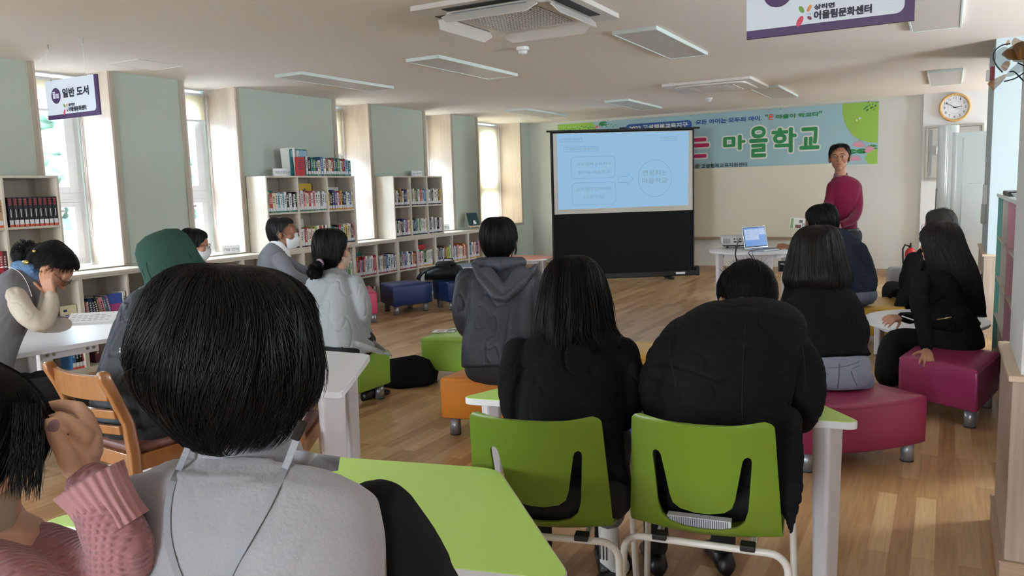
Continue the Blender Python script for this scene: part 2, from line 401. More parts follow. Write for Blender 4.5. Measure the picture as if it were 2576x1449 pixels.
for k, z in enumerate((1.9, 1.65)):
    q = MB(); q.tube([(-16, -10, z), (-16, 15, z - .5), (-16, 40, z)], .02, 5); tag(q.build('overhead_wire', M_black), ['upper thin overhead wire outside the windows', 'lower thin overhead wire outside the windows'][k], 'wire')

# ================================================================ ceiling fittings
M_lamp = mat('lamp diffuser', 'c6c0ba', .5, spec=.5); M_lampf = mat('lamp frame', 'd2dcd8', .35, spec=.5)
lamp_proto = None
LAMPS = [(-2.01, 6.24, 'flat rectangular ceiling lamp between the louvred air unit and the big hanging sign'), (-3.87, 6.26, 'flat ceiling lamp left of the smoke detector by the louvred air unit'),
         (-5.32, 6.2, 'flat ceiling lamp nearest the window wall, in the row before the projection screen'), (-5.32, 10.55, 'small looking far ceiling lamp above the corner left of the projection screen'),
         (-3.81, 10.52, 'far ceiling lamp above the top edge of the projection screen'), (-1.93, 10.4, 'far ceiling lamp touching the closed air unit in view'),
         (-.07, 10.37, 'far ceiling lamp above the wall clock'), (-.12, 6.24, 'ceiling lamp partly hidden behind the big hanging sign')]
def make_lamp():
    t = thing('ceiling_lamp', '', 'lamp', group='flat rectangular ceiling lamps'); q = MB(); w, l = .168, .685
    for a, b in (((-w, -l, -.028), (-w + .014, l, 0)), ((w - .014, -l, -.028), (w, l, 0)), ((-w + .014, -l, -.028), (w - .014, -l + .016, 0)), ((-w + .014, l - .016, -.028), (w - .014, l, 0))): q.box(a, b)
    q.build('lamp_frame', M_lampf, t, bevel=.002)
    q = MB(); q.box((-w + .012, -l + .012, -.024), (w - .012, l - .012, -.006)); q.build('diffuser', M_lamp, t); return t
for x, y, lb in LAMPS:
    o = lamp_proto and copy_tree(lamp_proto) or make_lamp(); lamp_proto = lamp_proto or o
    o.location = (x, y, HC); o['label'] = lb
# air units
M_ac = mat('air unit plastic', 'cfc9c2', .4); M_dark = mat('dark slot', '17181a', .6)
def air_unit(loc, label, open_):
    t = thing('air_conditioner', label, 'air conditioner', loc)
    q = MB(); R = .49; q.prism(rrect(-R, -R, R, R, .02), -.03, 0); q.build('panel', M_ac, t, bevel=.004)
    if open_:
        q = MB(); q.prism(rrect(-.34, -.34, .34, .34, .05), -.055, -.03); q.build('raised_centre', M_ac, t, bevel=.008)
        q = MB(); q.prism(rrect(-.265, -.265, .265, .265, .04), -.0575, -.055); q.build('grille_recess', M_dark, t)
        q = MB()
        for k in range(25):
            c = -.26 + k * .52 / 24
            q.box((c - .0045, -.262, -.061), (c + .0045, .262, -.0572)); 
            if k % 2 == 0: q.box((-.262, c - .005, -.061), (.262, c + .005, -.0572))
        q.build('grille', M_ac, t)
        for k in range(4):
            M = Matrix.Rotation(k * PI / 2, 4, 'Z')
            q = MB(); q.box((-.29, .365, -.034), (.29, .435, -.0295), M=M); q.build('air_slot', M_dark, t)
            A = M @ Matrix.Translation((0, .365, -.045)) @ Matrix.Rotation(math.radians(-52), 4, 'X')
            q = MB(); q.prism([(-.27, 0), (.27, 0), (.33, .03), (.27, .082), (-.27, .082), (-.33, .03)], -.004, .004, M=A); f = q.build('flap', M_ac, t, bevel=.003)
            q = MB(); q.box((-.25, .012, .004), (.25, .017, .008), M=A); q.build('flap_rib', M_grey, f)
    else:
        q = MB(); q.prism(rrect(-.4, -.4, .4, .4, .12), -.045, -.03); q.build('raised_centre', M_ac, t, bevel=.008)
        q = MB()
        for k in range(22): q.box((-.25 + k * .0238, -.26, -.05), (-.25 + k * .0238 + .008, .26, -.045))
        q.build('grille', M_ac, t)
    return t
air_unit((-2.41, 4.55, HC - .001), 'open four way ceiling air unit with its flaps hanging down', True)
air_unit((-2.36, 9.23, HC - .001), 'closed ceiling air unit with ribbed cover above the front of the room', False)
def detector(loc, label):
    t = thing('smoke_detector', label, 'smoke detector', loc)
    q = MB(); q.lathe([(.052, 0), (.052, -.022), (.047, -.026)], 24); q.build('base', mat('detector plastic', 'e3e4e2', .4), t, smooth=False, bevel=.002)
    q = MB(); q.lathe([(.036, -.026), (.037, -.04), (.03, -.05), (.014, -.055)], 24); q.build('sensor_head', mat('detector plastic', 'e3e4e2', .4), t, smooth=True)
detector((-3.0, 5.72, HC), 'round white smoke detector just beyond the open air unit')
detector((-2.8, 10.55, HC), 'round white smoke detector below the closed air unit in view')
def hatch(x, y, sx, sy, label):
    t = thing('access_hatch', label, 'access hatch', (x, y, HC))
    q = MB()
    for a, b in (((-sx, -sy), (-sx + .012, sy)), ((sx - .012, -sy), (sx, sy)), ((-sx + .012, -sy), (sx - .012, -sy + .012)), ((-sx + .012, sy - .012), (sx - .012, sy))): q.box((a[0], a[1], -.006), (b[0], b[1], 0))
    q.build('hatch_frame', mat('hatch metal', 'd8d4d0', .35), t)
    q = MB(); q.box((-sx + .012, -sy + .012, -.003), (sx - .012, sy - .012, 0)); q.build('hatch_panel', M_ceil, t)
hatch(-5.86, 4.45, .2, .22, 'square ceiling access hatch right of the small hanging sign')
hatch(-5.86, 11.7, .2, .28, 'small far ceiling hatch over the window corner')

# ================================================================ hanging signs
M_signw = mat('sign face pale grey', 'd3dce8', .35); M_purple = mat('sign purple', '43265b', .45); M_ink = mat('dark ink', '191a2c', .5)
M_red = mat('logo red', 'cf4256', .5); M_green = mat('logo green', '6c9a3e', .5); M_orange = mat('logo orange', 'd9904a', .5); M_maroon = mat('logo maroon', '7c3a4a', .5); M_teal = mat('logo teal', '5fa0b4', .5)
def hanging_sign(name, label, P0, P1, up_h, head, wires, book):
    """P0, P1 lower left and lower right corner; hangs from the ceiling by two wires"""
    P0, P1 = Vector(P0), Vector(P1); P1.z = P0.z = (P0.z + P1.z) / 2; ux = (P1 - P0); w = ux.length; ux.normalize(); uz = Vector((0, 0, 1)); h = up_h
    t = thing(name, label, 'sign', (P0 + P1) / 2 + uz * 0)
    n = ux.cross(uz); M = Matrix((ux, uz, n)).transposed().to_4x4(); M.translation = P0
    q = MB(); q.box((0, 0, -.012), (w, h, 0), M=M); part(q, 'board', M_purple, t)
    fw = w * .945; f0 = h * .115
    poly = [(0, f0)] + [(fw - .05 * w, f0)] + [(fw - .05 * w + .05 * w * math.sin(a * PI / 12), f0 + .05 * w - .05 * w * math.cos(a * PI / 12)) for a in range(1, 7)] + [(fw, h), (0, h)]
    q = MB(); plate(q, poly, P0, ux, uz, .0008); part(q, 'face', M_signw, t)
    k = h
    q = MB(); lx = .30 * w; ly = .30 * h
    if head:
        add_text(q, head, P0, ux, uz, (.335 * w, .53 * h, .83 * w, .75 * h), offset=0, bold=.005 * w, lift=.0016)
    add_text(q, '상리면', P0, ux, uz, (.425 * w, .30 * h, .545 * w, .365 * h), offset=0, bold=.0022 * w, lift=.0016)
    add_text(q, '어울림문화센터', P0, ux, uz, (.425 * w, .165 * h, .76 * w, .275 * h), offset=0, bold=.003 * w, lift=.0016)
    part(q, 'lettering', M_ink, t)
    q = MB(); cx, cy = .372 * w, .25 * h
    for dx, dy, rx, ry, rot, mi in ((-.055, .075, .030, .055, .55, 0), (.05, .078, .024, .052, -.5, 1), (-.075, -.085, .038, .078, -.45, 2), (.055, -.055, .022, .036, .9, 3)):
        plate(q, ellipse(cx + dx * h, cy + dy * h, rx * h, ry * h, 20, rot), P0, ux, uz, .0016, mi)
    add_text(q, 'Sangri', P0, ux, uz, (cx + .008 * w, cy - .012 * h, cx + .075 * w * .6, cy + .018 * h), mi=4, lift=.0018)
    part(q, 'emblem', [M_green, M_orange, M_red, M_maroon, M_teal], t)
    q = MB(); c = (.20 * w, .60 * h); plate(q, ellipse(c[0], c[1], .092 * w, .092 * w, 32), P0, ux, uz, .0014, 0)
    if book:
        for j in range(4): plate(q, rrect(c[0] - .062 * w, c[1] - .03 * w + j * .021 * w, c[0] - .012 * w, c[1] - .014 * w + j * .021 * w, .003), P0, ux, uz, .0018, 1)
        for j in range(4): plate(q, rrect(c[0] - .006 * w, c[1] - .03 * w + j * .014 * w, c[0] + .06 * w, c[1] - .02 * w + j * .014 * w, .003), P0, ux, uz, .0018, 1)
    part(q, 'round_symbol', [M_purple, M_signw], t)
    for f in wires:
        b = P0 + ux * w * f + uz * h; q = MB(); q.tube([b, Vector((b.x, b.y, HC))], .0012, 5); q.lathe([(.006, 0), (.006, .012)], 8, M=Matrix.Translation(b - Vector((0, 0, .004)))); q.lathe([(.006, -.035), (.006, 0)], 8, M=Matrix.Translation((b.x, b.y, HC)))
        part(q, 'hanging_wire', M_steel, t)
def sign_pts(a, b, x): return onx(*a, x), onx(*b, x)
A = onz(122, 112, HC); B = onz(210, 94, HC)
yS = (A.y + B.y) / 2
s0 = ony(122, 301, yS - .0); s1 = ony(252, 290, yS)
hanging_sign('hanging_sign', 'small hanging sign reading 일반 도서 with a round book symbol', s0, s1, .272, '일반 도서', (.13, .80), True)
yB = 2.55
b0 = ony(1878, 101, yB); b1 = ony(2300, 49, yB)
hanging_sign('hanging_sign.001', 'large hanging sign with purple border at the very top, partly cut off', b0, b1, (b1 - b0).length * .455, None, (.13, .80), False)
# ================================================================ furniture
V = Vector
def uv(P, Q):
    d = V(Q) - V(P); d.z = 0; return d.normalized()
M_leg = mat('grey metal leg', '9b9da1', .35, metal=.6); M_foot = mat('black rubber', '1b1b1c', .6)
def ottoman(poly, colour, name_c, label, arc=None, grp='padded leather stools'):
    poly = [V((p[0], p[1])) for p in poly]
    c = sum(poly, V((0, 0))) / len(poly)
    t = thing('ottoman', label, 'ottoman', (c.x, c.y, 0), group=grp)
    ps = [p - c for p in poly]
    if (ps[1] - ps[0]).cross(ps[2] - ps[1]) < 0: ps.reverse()
    if arc is not None:
        a, b = ps[arc], ps[(arc + 1) % len(ps)]; d = b - a; n = V((d.y, -d.x)).normalized(); mid = []
        for k in range(1, 8):
            f = k / 8; mid.append(a + d * f + n * .05 * 4 * f * (1 - f))
        ps = ps[:arc + 1] + mid + ps[arc + 1:]; corners = [ps[0], ps[arc], ps[arc + 8 if arc + 8 < len(ps) else 0]] 
    # rounded, softly domed block
    def inset(pp, d):
        out = []; n_ = len(pp)
        for i, p in enumerate(pp):
            u = (p - pp[i - 1]).normalized(); w = (pp[(i + 1) % n_] - p).normalized()
            n1 = V((-u.y, u.x)); n2 = V((-w.y, w.x)); bis = (n1 + n2); bis = bis / max(.3, bis.length_squared / 2)
            out.append(p + bis * d)
        return out
    def roundc(pp, r):
        out = []; n_ = len(pp)
        for i, p in enumerate(pp):
            a = pp[i - 1]; b = pp[(i + 1) % n_]; u = (a - p); w = (b - p)
            if abs(u.normalized().dot(w.normalized())) > .93: out.append(p); continue
            p0 = p + u.normalized() * r; p1 = p + w.normalized() * r
            for k in range(5):
                f = k / 4; out.append((1 - f) ** 2 * p0 + 2 * f * (1 - f) * p + f * f * p1)
        return out
    base = roundc(ps, .022); q = MB(); rings = []
    for d, z in ((.01, .1), (0, .108), (0, .2), (-.002, .26), (0, .318), (.004, .328), (.012, .334)):
        rings.append([V((p.x, p.y, z)) for p in inset(base, d)])
    rings.append([V((p.x * .6, p.y * .6, .338)) for p in base]); rings.append([V((p.x * .1, p.y * .1, .339)) for p in base])
    q.loft(rings)
    m = mat('leather ' + name_c, colour, .38, spec=.45, bump=(220, .06), coat=.1)
    q.build('cushion', m, t, smooth=True)
    q = MB(); s = inset(base, -.0006); q.tube([V((p.x, p.y, .319)) for p in s] + [V((s[0].x, s[0].y, .319))], .0022, 5, cap=False); q.build('seam', m, t, smooth=True)
    cs = [V((p[0], p[1])) - c for p in poly]
    for p in cs:
        L = p * (1 - .085 / p.length); M = Matrix.Translation((L.x, L.y, 0))
        q = MB(); q.lathe([(.031, .006), (.031, .1)], 20, M=M); g = q.build('leg', M_leg, t, smooth=False)
        for f in g.data.polygons: f.use_smooth = abs(f.normal.z) < .5
        q = MB(); q.lathe([(.0315, 0), (.0315, .006)], 20, M=M); q.build('foot_cap', M_foot, g)
    return t
P = lambda a, b, z=.335: tuple(onz(a, b, z)[:2])
pc0 = onz(948, 735, .335); pc1 = onz(934, 720, .335)
ottoman([(-2.494, 3.622), (-1.90, 3.76), (-1.96, 4.13), (-2.5, 4.06)], 'f59a3c', 'orange', 'orange padded stool under the man in the hooded rain jacket')
ottoman([(-3.32, 4.605), (-2.76, 4.66), (-2.86, 5.16), (-3.36, 5.16)], '98c44c', 'green', 'green padded stool with brochures lying on it', grp='green padded stools')
ottoman([(-3.3, 3.68), (-3.28, 4.2), (-3.82, 4.2), (-3.8, 3.72)], '98c44c', 'green', 'green padded stool under the woman in the pale grey trench coat', grp='green padded stools')
ottoman([(-5.88, 7.39), (-5.475, 7.107), (-5.27, 7.60), (-5.70, 7.77)], '1b3566', 'navy', 'dark blue padded stool standing free before the low bookshelf', grp='dark blue padded stools')
ottoman([(-5.42, 7.82), (-5.05, 7.61), (-4.80, 8.08), (-5.22, 8.24)], '1b3566', 'navy', 'dark blue padded stool carrying the black backpack', grp='dark blue padded stools')
ottoman([(-1.47, 3.49), (-.95, 3.55), (-1.0, 4.0), (-1.5, 3.96)], '1c418a', 'blue', 'dark blue padded stool glimpsed between the two green chairs', grp='dark blue padded stools')
ottoman([(pc0.x, pc0.y), (pc1.x, pc1.y), (pc1.x - .42, pc1.y - .1), (pc0.x - .42, pc0.y - .2)], 'c8456b', 'rose', 'small looking pink padded stool before the low bookshelf, half hidden by the trench coat', grp='pink padded stools')
ottoman([(-.57, 3.78), (-.05, 4.215), (-.44, 4.50), (-.82, 4.18)], '922c52', 'magenta', 'curved magenta padded stool under the woman in jeans', arc=0, grp='pink padded stools')
ottoman([(-.224, 5.105), (.176, 4.844), (.31, 5.45), (-.13, 5.6)], '9d3061', 'magenta2', 'magenta padded stool under the long haired woman in the black suit', grp='pink padded stools')
ottoman([P(1545, 893), P(1702, 903), P(1690, 858), P(1558, 857)], 'e3b04a', 'yellow', 'yellow padded stool glimpsed between the two people on green chairs', grp='yellow padded stools')
ottoman([(-.98, 6.95), (-.27, 7.02), (-.3, 7.72), (-.9, 7.62)], 'd2a645', 'ochre', 'yellow padded stool under the man in the navy shirt', grp='yellow padded stools')
ottoman([(-.22, 7.04), (.24, 6.98), (.26, 7.6), (-.24, 7.72)], 'd2a645', 'ochre', 'yellow padded stool under the grey haired person with glasses', grp='yellow padded stools')

M_tabw = mat('white table laminate', 'f2f4fa', .35, spec=.5); M_tabg = mat('lime table laminate', 'cdf986', .35, spec=.4); M_edge = mat('white table edge', 'e4e5e9', .4)
M_tleg = mat('white table leg', 'dad6da', .5); M_bolt = mat('brass bolt', '9a8f7c', .35, metal=.8)
def trap_table(name, pts, top, label, z=.6, grp=None):
    pts = [V((p[0], p[1])) for p in pts]; c = sum(pts, V((0, 0))) / 4; ps = [p - c for p in pts]
    if (ps[1] - ps[0]).cross(ps[2] - ps[1]) < 0: ps.reverse()
    t = thing('trapezoid_table', label, 'table', (c.x, c.y, 0), group=grp)
    rp = []
    for i, p in enumerate(ps):
        u = (ps[i - 1] - p).normalized(); w = (ps[(i + 1) % 4] - p).normalized(); r = .06; 
        p0, p1 = p + u * r, p + w * r
        for k in range(7): f = k / 6; rp.append((1 - f) ** 2 * p0 + 2 * f * (1 - f) * p + f * f * p1)
    q = MB(); q.prism(rp, z - .026, z - .0015); q.build('edge_band', M_edge, t, bevel=.003)
    n = len(rp); ins = [p * (1 - .004 / p.length) for p in rp]
    q = MB(); q.prism(ins, z - .002, z); q.build('tabletop', top, t)
    for i in range(4):
        p = ps[i]; u = (ps[i - 1] - p).normalized(); w = (ps[(i + 1) % 4] - p).normalized(); b = (u + w).normalized()
        L = p + b * .125; ang = math.atan2(w.y, w.x)
        M = Matrix.Translation((L.x, L.y, 0)) @ Matrix.Rotation(math.atan2(b.y, b.x) + PI / 2, 4, 'Z')
        q = MB(); rings = []
        for zz, s in ((.02, .82), (z - .026, 1.0)):
            rings.append([M @ V((x * s, y * s, zz)) for x, y in rrect(-.052, -.032, .052, .032, .014, 3)])
        q.loft(rings); lg = q.build('leg', M_tleg, t, bevel=.002)
        q = MB(); q.lathe([(.022, 0), (.022, .02)], 14, M=Matrix.Translation((L.x, L.y, 0))); q.build('foot_pad', M_foot, lg)
    for i in range(4):
        a, b = ps[i], ps[(i + 1) % 4]; d = (b - a).normalized(); n2 = V((-d.y, d.x)); a2 = a + d * .2 + n2 * .085; b2 = b - d * .2 + n2 * .085
        q = MB(); L = (b2 - a2).length; M = Matrix.Translation((a2.x, a2.y, 0)) @ Matrix.Rotation(math.atan2(d.y, d.x), 4, 'Z')
        q.box((0, -.009, z - .075), (L, .009, z - .027), M=M); ap = q.build('apron', M_tleg, t)
        for xx in (.03, .065, L - .065, L - .03):
            q = MB(); q.lathe([(.0085, 0), (.0085, .004), (.004, .0055)], 12, M=M @ Matrix.Translation((xx, -.009, z - .05)) @ Matrix.Rotation(PI / 2, 4, 'X')); q.build('bolt', M_bolt, ap)
    return t
trap_table('t', [(-1.95, 1.055), (-.63, 1.36), (-1.09, 1.86), (-1.745, 1.71)], M_tabg, 'lime green trapezoid table in the foreground beside the white vest', grp='lime green trapezoid tables')
trap_table('t', [(-1.61, 2.465), (-.21, 2.70), (-.64, 3.22), (-1.38, 3.09)], M_tabg, 'lime green trapezoid table in front of the two green chairs', grp='lime green trapezoid tables')
trap_table('t', [(-4.28, 2.27), (-4.20, 2.98), (-4.76, 3.36), (-5.40, 3.04)], M_tabw, 'white trapezoid table where the woman rests her head on her hand', grp='white trapezoid tables')
trap_table('t', [(-2.08, 2.34), (-3.44, 2.30), (-3.12, 2.96), (-2.46, 3.0)], M_tabw, 'white trapezoid table to the right of the big black bob of hair', grp='white trapezoid tables')
def round_table(c, rx, ry, z, top, label, nl=4, a0=.4, grp='round kids tables'):
    t = thing('round_table', label, 'table', (c[0], c[1], 0), group=grp)
    q = MB(); q.prism(ellipse(0, 0, rx, ry, 48), z - .022, z - .001); q.build('edge_band', M_edge, t, bevel=.004)
    q = MB(); q.prism(ellipse(0, 0, rx - .004, ry - .004, 48), z - .002, z); q.build('tabletop', top, t)
    for k in range(nl):
        a = a0 + 2 * PI * k / nl; L = V((rx * .82 * math.cos(a), ry * .82 * math.sin(a))); M = Matrix.Translation((L.x, L.y, 0)) @ Matrix.Rotation(a + PI / 2, 4, 'Z')
        q = MB(); q.loft([[M @ V((x * s, y * s, zz)) for x, y in rrect(-.045, -.028, .045, .028, .012, 3)] for zz, s in ((.015, .8), (z - .022, 1))]); lg = q.build('leg', M_tleg, t, bevel=.002)
        q = MB(); q.lathe([(.02, 0), (.02, .015)], 12, M=Matrix.Translation((L.x, L.y, 0))); q.build('foot_pad', M_foot, lg)
    q = MB(); e = ellipse(0, 0, rx * .74, ry * .74, 32)
    for k in range(32):
        a, b = V(e[k]), V(e[(k + 1) % 32]); n2 = (a + b).normalized() * .007
        q.prism([a - n2, b - n2, b + n2, a + n2], z - .07, z - .022)
    q.build('apron', M_tleg, t)
    return t
round_table((-.12, 6.56), .42, .5, .33, M_tabw, 'low round white table beside the woman in the black suit', a0=2.75)
pt = onz(1893, 628, .70); PT = (pt.x, pt.y)
round_table(PT, .43, .42, .70, M_tabw, 'round white table carrying the projector and the laptop', a0=.62)
p1 = onz(1316, 648, .36); round_table((p1.x, p1.y), .47, .42, .36, mat('pink laminate', 'e5938d', .4), 'low round table with pink top by the far corner', a0=-.25)
p2 = onz(1092, 687, .36); round_table((p2.x + .05, p2.y + .1), .3, .28, .36, M_tabw, 'low round white table behind the backpack')
p3 = onz(1176, 667, .36); round_table((p3.x, p3.y), .33, .33, .36, mat('pale blue laminate', '8fa9cc', .4), 'low round table with pale blue top behind the hooded man')

# ---------- wooden chairs
M_cw = wood('honey stained wood', '8c5a30', 'a06a3a', 'z', .32, 3, .5, .3); M_cseat = mat('brown vinyl', '6e4a43', .35, spec=.5)
def wooden_chair(loc, rz, label, zs=.42, zt=.755):
    t = thing('wooden_chair', label, 'chair', loc, rz, 'honey brown wooden chairs')
    for s in (-1, 1):
        q = MB(); rings = []
        for z, y, w, d in ((0, -.03, .03, .034), (.2, .0, .034, .042), (zs, .0, .034, .044), (zs + .12, -.012, .034, .042), (zt - .1, -.055, .034, .042), (zt - .03, -.085, .036, .046), (zt - .004, -.09, .034, .04), (zt + .004, -.09, .02, .022)):
            rings.append([V((s * .2 + x * w * 2, y + yy * d * 2 - (.0), z)) for x, yy in rrect(-.25, -.25, .25, .25, .09, 3)])
        q.loft(rings); q.build('back_post', M_cw, t, smooth=True)
        q = MB(); q.loft([[V((s * .205 + x, .4 + y, z)) for x, y in rrect(-a, -a, a, a, .006, 2)] for z, a in ((0, .015), (zs - .03, .02))]); q.build('front_leg', M_cw, t, bevel=.002)
        q = MB(); q.box((s * .2 - .011, .01, zs - .075), (s * .2 + .011, .4, zs - .012)); q.build('side_rail', M_cw, t, bevel=.003)
        q = MB(); q.box((s * .2 - .008, .01, .14), (s * .2 + .008, .4, .165)); q.build('stretcher', M_cw, t, bevel=.003)
    q = MB(); q.box((-.2, -.008, zs - .07), (.2, .012, zs - .01)); q.box((-.2, .39, zs - .07), (.2, .41, zs - .01)); q.build('seat_rail', M_cw, t, bevel=.003)
    for z0, z1, y in ((zt - .115, zt - .02, -.068), (zt - .19, zt - .155, -.045), (zt - .255, zt - .22, -.03)):
        q = MB(); rings = []
        for k in range(13):
            x = -.19 + .38 * k / 12; cv = -.03 * (1 - (x / .19) ** 2); rings.append([V((x, y + cv + dy, z)) for dy, z in ((-.01, z0), (.01, z0), (.01 - .004, z1), (-.01 - .004, z1))])
        q.loft(rings); q.build('back_slat', M_cw, t, bevel=.004)
    q = MB(); rings = []
    for d, z in ((.006, zs - .012), (0, zs), (.0, zs + .012), (.012, zs + .024), (.05, zs + .028)):
        rings.append([V((x, y, z)) for x, y in rrect(-.2 + d, .005 + d, .2 - d, .405 - d, .03, 4)])
    q.loft(rings); q.build('seat_pad', M_cseat, t, smooth=True)
    return t
cA = onz(337, 1140, .42); cB = onz(192, 1098, .42)
ax = uv(cB, cA); wooden_chair((cA.x - ax.x * .2, cA.y - ax.y * .2, 0), math.atan2(ax.y, ax.x), 'honey brown wooden chair with brown vinyl seat under the person in the green hat')
cC = onz(755, 1110, .42); cD = onz(808, 1037, .42); ay = uv(cC, cD); axx = V((ay.y, -ay.x, 0))
wooden_chair((cD.x - axx.x * .2 - ay.x * .41, cD.y - axx.y * .2 - ay.y * .41, 0), math.atan2(axx.y, axx.x), 'empty wooden chair mostly hidden behind the big black bob, right of it')

# ---------- lime plastic chairs
M_lime = mat('lime shell plastic', '6c8727', .33, spec=.45, bump=(300, .03)); M_tube = mat('cream lacquered tube', 'd6d2cb', .3, spec=.5)
def evaluated(o):
    dg = bpy.context.evaluated_depsgraph_get(); dg.update(); me = bpy.data.meshes.new_from_object(o.evaluated_get(dg)); return me
def shell_chair(loc, rz, label):
    t = thing('plastic_chair', label, 'chair', loc, rz, 'lime green shell chairs')
    # profile in (y, z), from the top of the back down and forward along the seat
    prof = [(-.055, .745), (-.052, .735), (-.035, .66), (-.018, .58), (-.006, .50), (0, .455), (.014, .425), (.045, .405), (.10, .398), (.2, .402), (.3, .41), (.37, .405), (.40, .385)]
    pts = []
    for i in range(len(prof) - 1):
        a, b = V(prof[i]), V(prof[i + 1]); n = 3
        for k in range(n): pts.append(a + (b - a) * k / n)
    pts.append(V(prof[-1])); nu = 24; grid = []
    for i, p in enumerate(pts):
        z = p.y; f = min(1, max(0, (.745 - z) / .34)); hw = .187 + .022 * f
        if p.x > .05: hw = .209 - .012 * max(0, p.x - .25) / .15
        row = []
        for k in range(nu + 1):
            u = -1 + 2 * k / nu; cor = 0
            curve = .03 * u * u * (1 if p.x < .03 else .4)
            zz = z; yy = p.x + curve if p.x < .05 else p.x
            if p.x < .02: zz += .012 * u * u * max(0, 1 - (.745 - z) / .1)
            else: zz += .018 * u * u
            x = hw * u
            if i < 4: x *= 1 - .0 * (4 - i)
            row.append(V((x, yy, zz)))
        grid.append(row)
    # round the top corners and the front corners
    for r, (lst, sgn) in (('t', (range(0, 5), -1)), ('f', (range(len(pts) - 5, len(pts)), 1))):
        for i in lst:
            d = (i if r == 't' else len(pts) - 1 - i) / 4.0; lim = 1 - .13 * (1 - math.sqrt(max(0, 1 - (1 - d) ** 2)))
            for k in range(nu + 1): grid[i][k].x *= lim
    q = MB(); th = .0055; nr = len(grid); vs = []; N_ = nu + 1
    nor = []
    for i in range(nr):
        for k in range(N_):
            a = grid[min(i + 1, nr - 1)][k] - grid[max(i - 1, 0)][k]; b = grid[i][min(k + 1, nu)] - grid[i][max(k - 1, 0)]
            nor.append(a.cross(b).normalized())
    top = [grid[i][k] + nor[i * N_ + k] * th for i in range(nr) for k in range(N_)]; bot = [grid[i][k] - nor[i * N_ + k] * th for i in range(nr) for k in range(N_)]
    vs = top + bot; o_ = nr * N_; fs = []
    for i in range(nr - 1):
        for k in range(nu):
            a = i * N_ + k; fs.append((a, a + 1, a + 1 + N_, a + N_)); fs.append((o_ + a, o_ + a + N_, o_ + a + 1 + N_, o_ + a + 1))
    for k in range(nu): fs.append((k, o_ + k, o_ + k + 1, k + 1)); a = (nr - 1) * N_ + k; fs.append((a, a + 1, o_ + a + 1, o_ + a))
    for i in range(nr - 1): a = i * N_; fs.append((a, a + N_, o_ + a + N_, o_ + a)); a = i * N_ + nu; fs.append((a, o_ + a, o_ + a + N_, a + N_))
    q.add(vs, fs); sh = q.build('shell', M_lime)
    bm = bmesh.new(); bm.from_mesh(sh.data); bmesh.ops.recalc_face_normals(bm, faces=bm.faces); bm.to_mesh(sh.data); bm.free()
    # U shaped slot, cut right through the back
    outer = [(-.132, .645), (-.13, .655), (-.122, .66), (-.113, .655), (-.108, .645), (-.088, .53), (-.08, .505), (-.06, .49), (-.02, .482), (.02, .482), (.06, .49), (.08, .505), (.088, .53), (.108, .645), (.113, .655), (.122, .66), (.13, .655), (.132, .645),
             (.122, .50), (.112, .465), (.09, .445), (.05, .434), (0, .431), (-.05, .434), (-.09, .445), (-.112, .465), (-.122, .50)]
    c = MB(); M = Matrix.Rotation(PI / 2, 4, 'X'); c.prism([(x, z) for x, z in reversed(outer)], -.16, .16, M=M); cu = c.build('cut', M_lime)
    bm = bmesh.new(); bm.from_mesh(cu.data); bmesh.ops.recalc_face_normals(bm, faces=bm.faces); bm.to_mesh(cu.data); bm.free()
    b = sh.modifiers.new('b', 'BOOLEAN'); b.operation = 'DIFFERENCE'; b.object = cu; b.solver = 'EXACT'
    me = evaluated(sh); sh.modifiers.clear(); sh.data = me; bpy.data.objects.remove(cu); sh.parent = t
    bv = sh.modifiers.new('bevel', 'BEVEL'); bv.width = .003; bv.segments = 2; bv.limit_method = 'ANGLE'; bv.angle_limit = math.radians(50)
    for p in me.polygons: p.use_smooth = True
    me.set_sharp_from_angle(angle=math.radians(45))
    def arch(y, zt, hw, ft):
        pts = [V((-hw - .012, y + ft, .011))]
        for k in range(7): a = k / 6 * PI / 2; pts.append(V((-hw + .05 - .05 * math.cos(a), y, zt - .05 + .05 * math.sin(a))))
        for k in range(7): a = (6 - k) / 6 * PI / 2; pts.append(V((hw - .05 + .05 * math.cos(a), y, zt - .05 + .05 * math.sin(a))))
        pts.append(V((hw + .012, y + ft, .011))); return pts
    for y, ft, nm in ((.015, -.05, 'rear_leg_frame'), (.36, .02, 'front_leg_frame')):
        q = MB(); q.tube(arch(y, .382, .225, ft), .0105, 12); q.build(nm, M_tube, t, smooth=True)
    q = MB()
    for s in (-1, 1): q.tube([(s * .13, .015, .382), (s * .13, .36, .382)], .0095, 10)
    q.build('seat_support', M_tube, t, smooth=True)
    for sx in (-.12, .12):
        q = MB(); q.box((sx - .02, -.005, .385), (sx + .02, .035, .402)); q.build('fixing_block', M_foot, t, bevel=.003)
    for sx, y in ((-.238, -.034), (.238, -.034), (-.238, .38), (.238, .38)):
        q = MB(); q.lathe([(.0135, 0), (.0135, .03)], 12, M=Matrix.Translation((sx, y, 0))); q.build('foot_cap', M_foot, t)
    return t
def place_shell(pl, pr, label, zt=.75):
    a = onz(*pl, zt); b = onz(*pr, zt); d = uv(a, b); c = (a + b) / 2; back = V((d.y, -d.x, 0))
    return shell_chair((c.x - back.x * .045, c.y - back.y * .045, 0), math.atan2(d.y, d.x), label)
chL = place_shell((1172, 1046), (1516, 1062), 'lime green plastic shell chair under the woman in the black sweater')
chR = place_shell((1580, 1049), (1954, 1078), 'lime green plastic shell chair under the man in the black blazer')
EM = .82 / 2 ** S.view_settings.exposure
